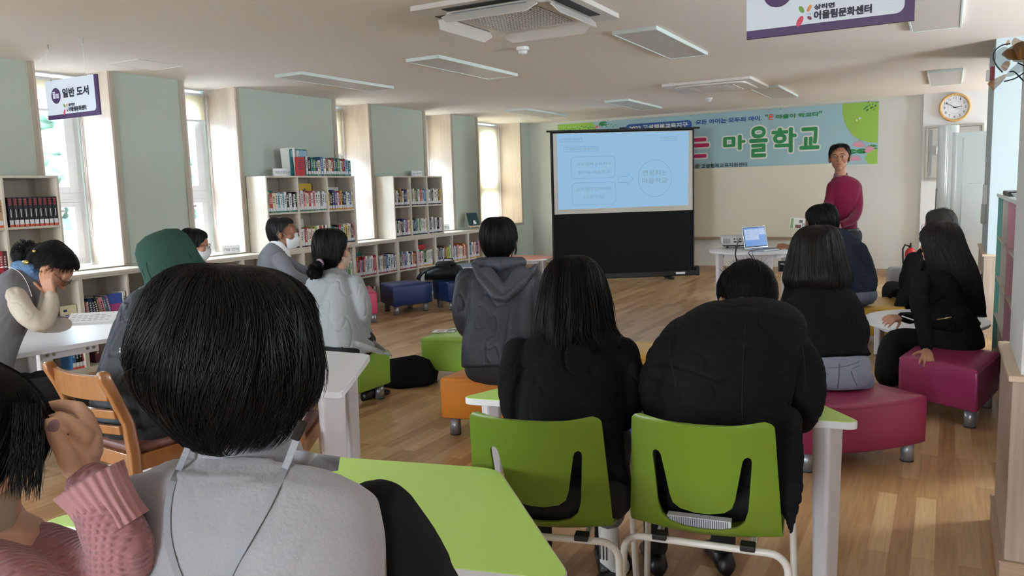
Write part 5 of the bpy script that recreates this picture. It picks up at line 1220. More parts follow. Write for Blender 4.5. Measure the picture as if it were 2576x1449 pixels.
def face_parts(par, C, R, s, inv):
    M_eyew = mat('eye white', '9c948e', .25); M_iris = mat('dark iris', '1d1310', .15); M_lip = mat('lips', '94524a', .5); M_brow = mat('brow hair', '1a1614', .7)
    X = lambda x, y, z: inv @ (C + R @ (V((x, y, z)) * s))
    for a in (-1, 1):
        q = MB(); q.ellipsoid(X(a * .031, .0848, .002), (.0135 * s, .0085 * s, .0062 * s), R, 16, 10); e = q.build('eye', M_eyew, par, smooth=True)
        q = MB(); q.ellipsoid(X(a * .0305, .0905, .002), (.0052 * s, .0034 * s, .0052 * s), R, 12, 8); q.build('iris', M_iris, e, smooth=True)
        q = MB(); q.tube([X(a * .014, .0965, .02), X(a * .03, .0965, .0265), X(a * .048, .086, .021)], [.0022 * s, .0034 * s, .0014 * s], 8); q.build('eyebrow', M_brow, par, smooth=True)
        q = MB(); q.tube([X(a * .018, .0925, .004), X(a * .031, .095, .0085), X(a * .044, .088, .005)], [.0008 * s, .0015 * s, .0008 * s], 6); q.build('upper_lash_line', M_brow, par, smooth=True)
    q = MB(); q.tube([X(-.021, .0915, -.0665), X(-.008, .0985, -.062), X(0, .099, -.0635), X(.008, .0985, -.062), X(.021, .0915, -.0665)], [.001, .0034 * s, .0034 * s, .0034 * s, .001], 8); q.tube([X(-.018, .0915, -.069), X(0, .0985, -.0745), X(.018, .0915, -.069)], [.001, .0044 * s, .001], 8); q.build('lips', M_lip, par, smooth=True)
def glasses(par, C, R, s, inv, col='black', m=None):
    m = m or mat('glasses frame', '17181b', .3, spec=.6); X = lambda x, y, z: inv @ (C + R @ (V((x, y, z)) * s)); q = MB()
    for a in (-1, 1):
        pts = [X(a * .033 + .026 * math.cos(k * PI / 8), .112 - .01 * abs(.033 + .026 * math.cos(k * PI / 8) * a) / .06, .0 + .019 * math.sin(k * PI / 8)) for k in range(17)]
        q.tube(pts, .0014 * s, 6); q.tube([X(a * .058, .1, .006), X(a * .08, .05, .006), X(a * .084, -.01, .004), X(a * .083, -.025, -.008)], .0014 * s, 6)
    q.tube([X(-.009, .113, .004), X(0, .115, .007), X(.009, .113, .004)], .0014 * s, 6); q.build('glasses', m, par, smooth=True)
def face_mask(par, C, R, s, inv, col='e6e7ea', nm='mask'):
    m = mat('mask ' + col, col, .8, spec=.2); L = lambda x, y, z: inv @ (C + R @ (V((x, y, z)) * s)); q = MB(); rings = []
    for j, (z, w, y) in enumerate(((.002, .03, .106), (-.02, .058, .113), (-.045, .068, .123), (-.07, .062, .115), (-.098, .045, .1), (-.11, .028, .085))):
        row = []
        for k in range(13):
            u = -1 + k / 6; row.append(L(w * u, y - (y - .035) * abs(u) ** 2.0, z - .006 * abs(u)))
        for k in range(12, -1, -1):
            u = -1 + k / 6; row.append(L(w * u * .96, y - .004 - (y - .035) * abs(u) ** 2.0, z - .006 * abs(u)))
        rings.append(row)
    q.loft(rings, cap=True); o = q.build(nm, m, par, smooth=True); q = MB()
    for a in (-1, 1):
        q.tube([L(a * .06, .04, -.022), L(a * .08, .01, .008), L(a * .09, -.012, .024), L(a * .09, -.026, .0), L(a * .08, -.01, -.03), L(a * .06, .035, -.07)], .0013 * s, 6)
    q.build('ear_loop', m, o, smooth=True); return o
def catmull(pts, u):
    n = len(pts) - 1; f = min(max(u, 0), .9999) * n; i = int(f); f -= i
    p0, p1, p2, p3 = pts[max(i - 1, 0)], pts[i], pts[i + 1], pts[min(i + 2, n)]
    return tuple(.5 * ((2 * b) + (c - a) * f + (2 * a - 5 * b + 4 * c - d) * f * f + (3 * b - a - 3 * c + d) * f ** 3) for a, b, c, d in zip(p0, p1, p2, p3))
M_hair = mat('black hair', '08080a', .42, spec=.3); M_hairb = mat('dark brown hair', '17100f', .36, spec=.45); M_hairg = mat('greying hair', '3a3733', .5, spec=.4)
def hair(par, C, R, s, prof, uend, n=700, rs=.0011, seed=1, m=None, ax=1.0, af=1.0, ab=1.22, shift=None, lump=.05, sway=.12, fly=.04, name='hair', whorl=(0, -.02), smin=.55, tuft=0, capk=.9):
    """prof: (radius, height) pairs from the whorl to the tips, in the head's own frame; uend(theta): how far down the hair grows there"""
    m = m or M_hair; inv = world_of(par).inverted(); r = random.Random(seed); sh = shift or (lambda th, u: (0, 0, 0)); off = seed * 7.3
    def pt(th, u, k=1.0):
        rho, z = catmull(prof, u); x = math.sin(th); y = math.cos(th); fy = af if y > 0 else ab; fade = max(0, 1 - u * 3)
        dx, dy, dz = sh(th, u); return V((rho * k * x * ax + whorl[0] * fade + dx, rho * k * y * fy + whorl[1] * fade + dy, z + dz))
    Wd = lambda p: inv @ (C + R @ (p * s))
    q = MB(); nt, nu = 72, 30; outer = []; inner = []
    for j in range(nu + 1):
        ro, ri = [], []
        for i in range(nt):
            th = 2 * PI * i / nt; u = uend(th) * (capk if math.cos(th) < .3 else 1) * j / nu; k = 1 + lump * noise.noise(V((math.sin(th) * 2.2, math.cos(th) * 2.2 + off, u * 1.6))) + lump * .5 * noise.noise(V((math.sin(th) * 5, math.cos(th) * 5 + off, u * 2)))
            k *= .975; ro.append(Wd(pt(th, u, k))); ri.append(Wd(pt(th, u, k * .86)))
        outer.append(ro); inner.append(ri)
    q.loft(outer + inner[::-1], cap=True)
    NS = 11
    for i in range(n):
        th = r.uniform(0, 2 * PI); ue = uend(th); u0 = r.random() ** 1.5 * ue * .55; u1 = ue * r.uniform(smin + .25, 1.03 + fly * .5) if r.random() < .8 else ue * r.uniform(smin, .95)
        if u1 - u0 < .08: u1 = u0 + .1
        k0 = r.uniform(.965, 1.012); k1 = r.uniform(.97, 1.03) + (fly * r.random() if r.random() < .12 else 0); ph = r.uniform(0, 6.28); w_ = sway * r.uniform(.3, 1) * r.choice((-1, 1)); fr = r.uniform(.5, 1.3)
        pts = []; rad = []
        lk = lump * .8
        for j in range(NS):
            f = j / (NS - 1); u = u0 + (u1 - u0) * f; t2 = th + f * (w_ * .35 * math.sin(fr * f * 2 + .4) + sway * 1.6 * noise.noise(V((math.sin(th) * 1.7 + off, math.cos(th) * 1.7, u * 1.5)))) + .02 * math.sin(ph + f * 4)
            k = (k0 + (k1 - k0) * f) * (1 + lump * noise.noise(V((math.sin(t2) * 2.2, math.cos(t2) * 2.2 + off, u * 1.6))) + lump * .5 * noise.noise(V((math.sin(t2) * 5, math.cos(t2) * 5 + off, u * 2))))
            if f == 0: k -= .02
            pts.append(Wd(pt(t2, u, k))); rad.append(rs * (.5 + .9 * math.sin(PI * min(1, f * .9 + .12))) if f < .95 else rs * .15)
        q.tube(pts, rad, 3, cap=False)
    if tuft:
        for i in range(tuft):
            th = r.uniform(0, 6.28); u = r.uniform(.02, .35); p = pt(th, u, 1); d = (p - V((0, 0, -.02))).normalized(); e = V((r.uniform(-1, 1), r.uniform(-1, 1), r.uniform(-.4, .3))) * .011
            q.tube([Wd(p * .97), Wd(p + d * .008 + e * .4), Wd(p + d * .012 + e)], [rs, rs * .8, rs * .2], 3, cap=False)
    return q.build(name, m, par, smooth=True)
def hand(q, Wp, d, n, side, L=.17, curl=(25, 35, 20), spread=.1, thumb=(50, .35), vr=1.0):
    """hand with palm from wrist Wp along d; n = back of the hand; side = +1 thumb on d x n side"""
    d = V(d).normalized(); n = (V(n) - d * d.dot(V(n))).normalized(); x = d.cross(n) * side; k = L / .18
    pl = [Wp, Wp + d * .03 * k, Wp + d * .06 * k, Wp + d * .088 * k]
    for i in range(4):
        o_ = x * (.026 - .0175 * i) * k; capsule(q, [Wp + o_ * .55, Wp + d * .045 * k + o_ * .85, Wp + d * .088 * k + o_], [.0125 * k, .0135 * k, .0115 * k], 10)
    kn = Wp + d * .088 * k; lens = (.068, .077, .071, .056)
    for i in range(4):
        o_ = x * (.028 - .019 * i) * k; base = kn + o_; a = spread * (1.5 - i); dd = (d + x * a).normalized(); nn = n; pts = [base]; l = lens[i] * k; ang = 0
        for c_, f in zip(curl, (.45, .3, .25)):
            ang += math.radians(c_ * (1 + .12 * i)); v = dd * math.cos(ang) - nn * math.sin(ang); pts.append(pts[-1] + v * l * f)
        capsule(q, pts, [.0088 * k * vr, .0082 * k * vr, .0074 * k * vr, .006 * k * vr], 10)
    ta = math.radians(thumb[0]); b = Wp + d * .02 * k + x * .024 * k - n * .004 * k; v = d * math.cos(ta) + x * math.sin(ta) - n * thumb[1]; v.normalize(); v2 = (v + d * .6).normalized()
    capsule(q, [b, b + v * .036 * k, b + v * .036 * k + v2 * .03 * k, b + v * .036 * k + v2 * .052 * k], [.0125 * k, .0105 * k, .0092 * k, .007 * k], 10)
M_skin = mat('skin', 'c08d72', .5, spec=.35, sub=.08); M_skin2 = mat('tanned skin', '9d6c52', .5, spec=.4, sub=.08); M_skinp = mat('fair skin', 'd6a78e', .5, spec=.35, sub=.1)
def jacket_mat(nm, c, rough=.8, bump=(14, .35), sheen=0, spec=.2): return mat('cloth ' + nm, c, rough, spec=spec, bump=bump, sheen=sheen)
M_shoe = mat('black shoe', '101012', .4)
def person(label, base, secs, ry, head, arms, legs, top, trousers, skin=None, voxel=.009, bodyv=None, folds=(.006, 9, 1, (1, 1, .6)), face=False, extra_top=None, tname='top', neck_r=.052, seat_z=None, shoes=True, trname='trousers', tv=None, hands=None, skin_extra=None, top_secs=None):
    """secs in world units bottom to top; ry yaw of the body; head=(centre, scale, yaw, pitch, roll); arms=[(points, radii)] shoulder to wrist; legs likewise hip to ankle"""
    t = thing('person', label, 'person', base); inv = world_of(t).inverted(); r = V((facing(ry).y, -facing(ry).x, 0)); skin = skin or M_skin
    C, s, hy, hp, hr = head; R = frame(hy, hp, hr)
    q = MB(); torso(q, [(c, max(.035, w - .03), max(.035, d - .03)) for c, w, d in secs[2:]], r); capsule(q, [secs[0][0], secs[1][0], secs[2][0], secs[3][0]], [.085, .085, .08, .08], 16)
    nb = V(secs[-1][0]); capsule(q, [nb - UP_ * .03, nb + (C - nb) * .4, C + R @ V((0, -.02, -.04)) * s], [neck_r * s * 1.1, neck_r * s, neck_r * s], 18)
    head_shape(q, C, R, s)
    for a in arms: arm(q, a[0], [x * .66 for x in a[1]])
    for a in legs: arm(q, a[0], [x * .62 for x in a[1]])
    for h in (hands or []): hand(q, **h)
    if skin_extra: skin_extra(q)
    body = fuse(q, 'body', skin, t, bodyv or voxel, 2)
    q = MB(); torso(q, top_secs or secs, r, 0)
    for a in arms:
        P_ = list(a[0]); arm(q, P_, a[1])
    if extra_top: extra_top(q)
    tp = fuse(q, tname, top, t, voxel, 5, folds)
    if trousers and legs:
        q = MB(); hip = V(secs[0][0]); q.ellipsoid(hip + UP_ * .0 + facing(ry) * .03, (secs[0][1] * .95, secs[0][2] * .95, .10), frame(ry))
        for a in legs: arm(q, a[0], a[1])
        fuse(q, trname, trousers, t, tv or max(voxel, .01), 4, (.004, 8, 3, (1, 1, 1)))
    if shoes:
        for a in legs:
            k = V(a[0][-1]); f = facing(ry); q = MB(); z0 = .0
            rings = []
            for u, w, h in ((-.07, .02, .05), (-.055, .034, .07), (0, .038, .085), (.06, .042, .06), (.13, .045, .04), (.17, .035, .03), (.185, .015, .02)):
                c = V((k.x, k.y, 0)) + f * u; rr = V((f.y, -f.x, 0)); rings.append([c + rr * w * math.cos(b) + UP_ * (max(0, h * .5 + h * .5 * math.sin(b))) for b in [2 * PI * j / 14 for j in range(14)]])
            q.loft(rings); part(q, 'shoe', M_shoe, t, smooth=True)
    if face: face_parts(body, C, R, s, inv)
    return t, inv, C, R, s, body, tp
def auto_legs(hip, ry, kz=.40, ln=.42, gap=.10, spread=.12, rad=(.082, .06, .045), shin=0.05, thin=1):
    f = facing(ry); r = V((f.y, -f.x, 0)); out = []
    for a in (-1, 1):
        h = V(hip) + r * gap * a; k = V((hip[0], hip[1], kz)) + f * ln + r * spread * a; an = V((k.x, k.y, .09)) + f * shin
        out.append(([h, (h + k) / 2 + UP_ * .01, k, (k + an) / 2, an], [rad[0], rad[0] * .95, rad[1] * 1.08, rad[2] * 1.05, rad[2]]))
    return out
SHORT = [(0, .128), (.045, .124), (.078, .098), (.093, .055), (.094, .015), (.087, -.03), (.07, -.07), (.052, -.095)]
def uend_short(th):
    c = math.cos(th)            # 1 at the forehead
    return .40 if c > .75 else (.62 if c > .25 else (.72 if c > -.2 else .93))
def smooth_u(f):
    def g(th):
        return sum(f(th + d) for d in (-.3, -.15, 0, .15, .3)) / 5
    return g
def locks(par, path, rad, n, rs, seed, m=None, name='ponytail'):
    inv = world_of(par).inverted(); r = random.Random(seed); P_ = smooth_path([V(p) for p in path], 5); q = MB(); N_ = len(P_)
    R_ = [rad[0]] * N_
    for i in range(N_): f = i / (N_ - 1) * (len(rad) - 1); k = min(int(f), len(rad) - 2); R_[i] = rad[k] + (rad[k + 1] - rad[k]) * (f - k)
    capsule(q, [inv @ p for p in P_], [x * .85 for x in R_], 14)
    for i in range(n):
        a = r.uniform(0, 6.28); k = r.uniform(.75, 1.08); s0 = r.uniform(0, .3); s1 = r.uniform(.8, 1.06); pts = []
        for j in range(9):
            f = min(.9999, s0 + (s1 - s0) * j / 8); x = f * (N_ - 1); i0 = min(int(x), N_ - 2); p = P_[i0] + (P_[i0 + 1] - P_[i0]) * (x - i0); t = (P_[i0 + 1] - P_[i0]).normalized(); u = t.orthogonal(); w = t.cross(u)
            rr = (R_[i0] + (R_[i0 + 1] - R_[i0]) * (x - i0)) * k; b = a + .3 * f; pts.append(inv @ (p + (u * math.cos(b) + w * math.sin(b)) * rr))
        q.tube(pts, [rs] * 8 + [rs * .2], 3, cap=False)
    return q.build(name, m or M_hair, par, smooth=True)
def bvh(o):
    me = o.data; M = world_of(o); return BVHTree.FromPolygons([M @ v.co for v in me.vertices], [tuple(p.vertices) for p in me.polygons])
def on_surface(tree, px, py, off=.003):
    d = (at(px, py, 1) - EYE).normalized(); h = tree.ray_cast(EYE, d)
    return (h[0] - d * off, h[1]) if h[0] else (None, None)
def ribbon(par, tree, pix, w, name, m, off=.004, n=6, th=.0012, tail=None):
    """flat strap laid on a surface along the given picture points"""
    pp = smooth_path([V((a, b, 0)) for a, b in pix], n); pts = []
    for p in pp:
        h, _ = on_surface(tree, p.x, p.y, off)
        if h: pts.append(h)
    if tail: pts = tail + pts
    if len(pts) < 4: print('no surface for', name, pix[0]); return None
    pts = [sum((pts[max(0, min(len(pts) - 1, i + k))] for k in (-2, -1, 0, 1, 2)), V((0, 0, 0))) / 5 for i in range(len(pts))]
    q = MB(); rings = []
    for i, p in enumerate(pts):
        t = (pts[min(i + 1, len(pts) - 1)] - pts[max(i - 1, 0)]).normalized(); v = (p - EYE).normalized(); s_ = t.cross(v).normalized(); nn = -v
        rings.append([p - s_ * w / 2, p + s_ * w / 2, p + s_ * w / 2 + nn * th, p - s_ * w / 2 + nn * th])
    q.loft(rings); return part(q, name, m, par, smooth=False)

# ---- foreground woman, white vest over black sleeves
ry = 12; T = 1.05
secs = [(at(600, 2230, .97), .17, .13), (at(596, 1900, 1.0), .155, .12), (at(600, 1600, 1.03), .18, .12), (at(604, 1440, 1.05), .19, .12), (at(606, 1340, 1.055), .193, .112), (at(612, 1282, 1.06), .187, .10), (at(636, 1248, 1.067), .172, .088), (at(660, 1222, 1.072), .148, .076), (at(652, 1200, 1.08), .10, .064), (at(632, 1170, 1.08), .07, .062)]
H0 = secs[0][0]
C1 = at(592, 918, 1.05)
aR = ([at(950, 1310, 1.08), at(1040, 1440, 1.10), at(1120, 1640, 1.15), at(950, 1660, 1.35)], [.058, .055, .045, .034]); aL = ([at(300, 1380, 1.05), at(285, 1560, 1.06), at(260, 1700, 1.15), at(420, 1650, 1.32)], [.048, .046, .042, .034])
M_knitb = jacket_mat('black knit', '0f1013', .85, (60, .12)); M_vest = mat('white fleece', 'a7a6ab', .95, spec=.1, sheen=.5, bump=(160, .22), var=(7, '9f9ea3'))
t1, inv, C, R, s, body, tp = person('woman with a big black bob seen from behind in a white fleece vest', (H0.x, H0.y, 0), secs, ry, (C1, 1.0, 38, 8, 0), [aL, aR], auto_legs(H0, ry, kz=.42), M_knitb, mat('dark trousers', '1d2027', .8), M_skinp, voxel=.006, bodyv=.004, folds=(.004, 12, 2, (1, 1, .7)), tname='black_sweater')
q = MB(); torso(q, [(c, w + .007, d + .010) for c, w, d in secs[1:]], V((facing(ry).y, -facing(ry).x, 0)))
vest = fuse(q, 'vest', M_vest, t1, .0055, 7, (.0035, 7, 5, (1, 1, .8)))
q = MB(); cc = at(628, 1190, 1.08); rr = V((facing(ry).y, -facing(ry).x, 0)); ff = facing(ry); ax_ = (at(606, 1095, 1.08) - cc)
rings = []
for k, (u, w, d) in enumerate(((-.15, .098, .082), (.0, .086, .076), (.3, .079, .072), (.7, .076, .07), (1.0, .0745, .068), (1.04, .073, .0665), (1.0, .0715, .065), (.3, .072, .064), (0, .074, .06))):
    rings.append([cc + ax_ * u + rr * w * math.cos(a) + ff * d * math.sin(a) + ax_ * (.10 * math.cos(a + .3)) * max(0, u) for a in [2 * PI * j / 40 for j in range(40)]])
q.loft(rings, cap=False); part(q, 'collar', M_vest, t1, smooth=True)
q = MB(); P3_c = [at(742, 1135, 1.02), at(800, 1142, 1.03), at(852, 1150, 1.05), at(848, 1182, 1.07), at(790, 1190, 1.04), at(745, 1195, 1.02)]
q.add([p for p in P3_c] + [p + (p - EYE).normalized() * .006 for p in P3_c], [(0, 1, 2, 3, 4, 5), (11, 10, 9, 8, 7, 6)] + [(i, (i + 1) % 6, 6 + (i + 1) % 6, 6 + i) for i in range(6)]); part(q, 'collar_flap', M_vest, t1, bevel=.002)
BOB = [(0, .134), (.065, .129), (.104, .104), (.124, .062), (.131, .02), (.127, -.02), (.112, -.055), (.088, -.085), (.062, -.108)]
def ue1(th):
    c = math.cos(th); s_ = math.sin(th)
    return .36 if c > .8 else (.6 if c > .5 else (.82 if c > 0.05 else 1.0))
hair(t1, C, R, 1.0, BOB, smooth_u(ue1), n=11000, rs=.00045, seed=11, ax=.92, af=.89, ab=.94, lump=.15, sway=.7, fly=.06, smin=.45)
M_strap = mat('pale grey strap', '9fa3aa', .6); tr = bvh(vest); tc = bvh(tp)
ribbon(t1, tr, [(455, 1170), (432, 1220), (420, 1290), (424, 1370), (448, 1449), (470, 1500)], .0075, 'lanyard', M_strap, tail=[at(478, 1110, 1.0), at(468, 1135, .995)])
ribbon(t1, tr, [(722, 1165), (700, 1215), (668, 1280), (628, 1350), (588, 1420), (560, 1480)], .0085, 'lanyard', M_strap, tail=[at(752, 1085, .985), at(742, 1120, .975)])
q = MB(); q.tube([at(762, 1060, .97), at(752, 1085, .975), at(742, 1105, .98)], .006, 6, flat=.4); part(q, 'strap_clip', M_black, t1)
ar = V((facing(ry).y, -facing(ry).x, 0))
face_mask(t1, C, R, 1.0, inv, 'd8d9de')

# ---- girl in the pink knit at the lower left edge
T = .95; sk = mat('young fair skin', 'ecc2a6', .5, spec=.35, sub=.1)
secs = [(at(-60, 2500, .80), .16, .12), (at(-60, 1900, .86), .15, .11), (at(-50, 1600, .92), .16, .11), (at(-35, 1440, .95), .155, .10), (at(-30, 1370, .97), .10, .075), (at(-28, 1335, .98), .06, .06)]
H0 = secs[0][0]; fa = [at(330, 1440, .93), at(262, 1265, .93), at(218, 1165, .95)]
arR = ([at(90, 1420, .97), at(220, 1445, .96), at(305, 1400, .94), at(262, 1290, .935), at(232, 1225, .94)], [.052, .046, .04, .033, .03])
def ex(q):
    A = lambda px, py, t=.95: at(px, py, t)
    capsule(q, [A(244, 1250), A(218, 1190), A(200, 1140)], [.0185, .0175, .019], 16)
    capsule(q, [A(186, 1165, .945), A(196, 1120, .945), A(214, 1092, .945)], [.014, .0145, .0115], 12); capsule(q, [A(215, 1165, .955), A(230, 1130, .955), A(234, 1100, .955)], [.014, .014, .011], 12); capsule(q, [A(172, 1150, .94), A(180, 1115, .938)], [.012, .010], 10)
    capsule(q, [A(232, 1092, .955), A(216, 1048, .955), A(198, 1026, .957), A(150, 1019, .962), A(106, 1024, .965)], [.0112, .0095, .0088, .0075, .0055], 12)
    capsule(q, [A(212, 1096, .94), A(180, 1066, .935), A(150, 1050, .937), A(121, 1056, .942)], [.0108, .0088, .0078, .0058], 12)
    capsule(q, [A(222, 1100, .975), A(196, 1060, .985), A(160, 1040, .985), A(114, 1036, .985)], [.0105, .0085, .0075, .006], 12)
    capsule(q, [A(232, 1120, .985), A(210, 1080, 1.0), A(175, 1058, 1.0), A(140, 1060, .995)], [.010, .008, .007, .0055], 12)
    capsule(q, [A(186, 1178, .935), A(160, 1135, .922), A(140, 1098, .92), A(124, 1064, .925)], [.0135, .0105, .0095, .0068], 12)
t2, inv, C, R, s, body, tp = person('person with black hair in a chunky pink knit at the lower left edge', (H0.x, H0.y, 0), secs, 20, (at(-165, 1145, .90), .92, 62, 34, -4), [arR, ([at(-150, 1430, .95), at(-190, 1600, .95), at(-150, 1700, 1.05), at(-40, 1660, 1.2)], [.05, .046, .04, .032])], [], mat('pink knit', 'b07c80', .95, spec=.1, sheen=.4, bump=(1, .0)), None, sk, voxel=.0045, bodyv=.0026, folds=None, tname='pink_sweater', shoes=False, skin_extra=ex)
# cable knit relief: bumps along rows
mk = MATS['pink knit']; nt = mk.node_tree; bs = nt.nodes['Principled BSDF']; tcn = nt.nodes.new('ShaderNodeTexCoord'); ml = nt.nodes.new('ShaderNodeMath'); ml.operation = 'MULTIPLY'; bp = nt.nodes.new('ShaderNodeBump'); bp.inputs['Strength'].default_value = .8; bp.inputs['Distance'].default_value = .003
for k, (sc, dr, ds) in enumerate(((42, 'X', 1.2), (42, 'Z', 2.0))):
    wv = nt.nodes.new('ShaderNodeTexWave'); wv.bands_direction = dr; wv.inputs['Scale'].default_value = sc; wv.inputs['Distortion'].default_value = ds; wv.inputs['Detail Scale'].default_value = 2; nt.links.new(tcn.outputs['Object'], wv.inputs['Vector']); nt.links.new(wv.outputs['Fac'], ml.inputs[k])
nt.links.new(ml.outputs[0], bp.inputs['Height']); nt.links.new(bp.outputs[0], bs.inputs['Normal'])
# ribbed flaring cuff
q = MB(); c0, c1 = at(300, 1330, .94), at(226, 1208, .94); axd = (c1 - c0); u_ = V(RGT); w_ = axd.normalized().cross(u_).normalized(); u_ = w_.cross(axd.normalized()); rings = []
for f, rad in ((0, .036), (.3, .0345), (.7, .036), (.95, .040), (1.02, .041), (1.0, .037), (.6, .032)):
    rings.append([c0 + axd * f + (u_ * math.cos(a) + w_ * math.sin(a)) * rad * (1 + .035 * math.sin(a * 24)) for a in [2 * PI * j / 144 for j in range(144)]])
q.loft(rings, cap=False); part(q, 'ribbed_cuff', mat('pink rib', 'bd8b8e', .95, sheen=.4, spec=.1), t2, smooth=True)
q = MB(); q.ellipsoid(at(135, 1072, .915), (.0065, .0025, .0085), Matrix((RGT, -FWD, UPV)).transposed() @ Matrix.Rotation(.6, 3, 'Y')); part(q, 'thumb_nail', mat('nail', 'b894a0', .2, spec=.6), t2, smooth=True)
GH = [(0, .13), (.05, .125), (.085, .1), (.1, .06), (.105, .01), (.1, -.04), (.095, -.09), (.09, -.13)]
def ueg(th):
    c = math.cos(th); s_ = math.sin(th); return .5 if c > .6 else (.8 if c > .2 else .95)
hair(t2, C, R, .92, GH, smooth_u(ueg), n=5200, rs=.00045, seed=4, lump=.09, sway=.25, fly=.06, ax=1.0)
inv2 = inv
q = MB(); r = random.Random(8)
for k in range(420):
    x0 = r.uniform(35, 108); y0 = r.uniform(1010, 1120); pts = []
    x1 = x0 - r.uniform(0, 35) * (1 - (x0 - 35) / 90); y1 = r.uniform(1170, 1262)
    for j in range(8): f = j / 7; pts.append(at(x0 + (x1 - x0) * f ** 1.5 + 5 * math.sin(f * 3 + k), y0 + (y1 - y0) * f, .86 + .02 * r.random()))
    q.tube(pts, [.00032] * 7 + [.0001], 3, cap=False)
part(q, 'loose_fringe', M_hair, t2, smooth=True)
face_mask(t2, C, R, .92, inv, 'cfc8b2')
q = MB(); q.tube([at(122, 1050, .925), at(112, 1040, .92), at(100, 1022, .915), at(80, 1000, .90)], .0012, 6); part(q, 'hair_strand', M_hair, t2)

# ---- woman at the left table, head on her hand
secs = [(at(-70, 1010, 3.95), .17, .14), (at(-52, 930, 3.98), .17, .13), (at(-25, 850, 4.03), .165, .125), (at(12, 780, 4.08), .165, .12), (at(45, 728, 4.13), .15, .10), (at(68, 700, 4.18), .08, .075), (at(76, 690, 4.2), .058, .06)]
H0 = secs[0][0]; H3 = H0
arR = ([at(38, 748, 4.0), at(68, 792, 3.97), at(106, 814, 4.0), at(126, 775, 4.05), at(128, 745, 4.08)], [.056, .052, .046, .040, .034])
hd = [dict(Wp=at(128, 742, 4.08), d=at(108, 672, 4.06) - at(128, 742, 4.08), n=-FWD, side=-1, L=.165, curl=(18, 22, 16), spread=.12, thumb=(50, .1), vr=1.12)]
t3, inv, C, R, s, body, tp = person('woman with a bun and glasses resting her head on her hand at the white table', (H0.x, H0.y, 0), secs, 55, (at(128, 672, 4.22), 1.08, 72, 52, 0), [arR, ([at(80, 745, 4.35), at(100, 810, 4.4), at(140, 818, 4.45), at(165, 815, 4.5)], [.058, .05, .042, .032])], auto_legs(H0, 40), jacket_mat('oatmeal wool', 'c3b9ab', .95, (40, .12)), mat('black trousers', '14151a', .8), M_skin, voxel=.007, bodyv=.0052, folds=(.007, 10, 4, (1, 1, .8)), tname='oatmeal_sweater', hands=hd)
q = MB(); torso(q, [(c, w + .01, d + .012) for c, w, d in secs], V((facing(55).y, -facing(55).x, 0))); fuse(q, 'vest', jacket_mat('grey wool vest', '77787d', .95, (40, .12)), t3, .008, 5, (.004, 9, 6, (1, 1, .8)))
q = MB(); nb = secs[-1][0]; rings = []; d_ = (C - nb).normalized(); u_ = d_.orthogonal().normalized(); w_ = d_.cross(u_)
for f, rad in ((-.055, .085), (-.03, .088), (0, .08), (.035, .072), (.07, .07), (.068, .06), (0, .055)): rings.append([nb + d_ * f + (u_ * math.cos(a) + w_ * math.sin(a)) * rad * (1 + .05 * math.sin(a * 5 + f * 60)) for a in [2 * PI * j / 32 for j in range(32)]])
q.loft(rings, cap=False); part(q, 'blue_scarf', mat('blue knitted scarf', '4a74a8', .9, var=(60, '7c9fc6'), bump=(90, .4)), t3, smooth=True)
TIGHT = [(0, .122), (.045, .118), (.074, .095), (.086, .055), (.089, .015), (.083, -.03), (.066, -.07)]
hair(t3, C, R, 1.08, TIGHT, smooth_u(lambda th: .42 if math.cos(th) > .6 else (.6 if math.cos(th) > .0 else .95)), n=1500, rs=.0008, seed=6, lump=.06, sway=.9, fly=.05, af=1.1, ab=1.3)
bn_ = at(72, 645, 4.25); locks(t3, [bn_ + V((0, 0, -.05)), bn_ + RGT * -.03 + UP_ * .0, bn_ + UP_ * .045, bn_ + RGT * .03 + UP_ * .01, bn_ + UP_ * -.03], [.03, .04, .042, .04, .03], 300, .0009, 5, name='hair_bun')
q = MB(); q.ellipsoid(at(86, 632, 4.13), (.012, .008, .008)); q.ellipsoid(at(64, 660, 4.12), (.03, .01, .012), frame(30)); part(q, 'hair_clip', mat('brass clip', 'c9b06a', .25, metal=.8), t3, smooth=True)
glasses(t3, C, R, 1.08, inv)
q = MB(); q.tube(smooth_path([at(-10, 674, 3.98), at(22, 672, 3.95), at(50, 686, 3.95), at(68, 712, 3.95), at(80, 745, 3.98)], 6), .0013, 6); part(q, 'mask_cord', M_paper, t3)
f3 = facing(48); wooden_chair((H3.x - f3.x * .22, H3.y - f3.y * .22, 0), math.atan2(f3.y, f3.x) - PI / 2, 'wooden chair under the woman in the grey vest at the white table')
t3['label'] = 'woman with a bun and blue scarf resting her head on her hand'

# ---- person in the green bucket hat
secs = [(at(335, 1062, 3.2), .17, .14), (at(335, 1020, 3.2), .172, .14), (at(350, 950, 3.24), .168, .135), (at(372, 870, 3.27), .165, .13), (at(393, 800, 3.3), .16, .12), (at(412, 758, 3.33), .135, .10), (at(424, 735, 3.36), .07, .07), (at(428, 722, 3.38), .058, .06)]
H0 = secs[0][0]; arL = ([at(350, 800, 3.26), at(316, 870, 3.24), at(322, 930, 3.32), at(370, 940, 3.52)], [.068, .062, .05, .04]); arR = ([at(455, 800, 3.4), at(480, 880, 3.4), at(470, 930, 3.6)], [.06, .05, .04])
M_nav = jacket_mat('dark navy nylon', '20252d', .55, (12, .5), .0, .4)
t4, inv, C, R, s, body, tp = person('person in a green bucket hat and dark navy jacket sitting on the wooden chair', (H0.x, H0.y, 0), secs, 20, (at(437, 668, 3.38), 1.07, 52, -20, 0), [arL, arR], auto_legs(H0, 20), M_nav, mat('black trousers', '14151a', .8), M_skin, voxel=.0075, folds=(.012, 9, 8, (1, 1, .55)), tname='navy_jacket')
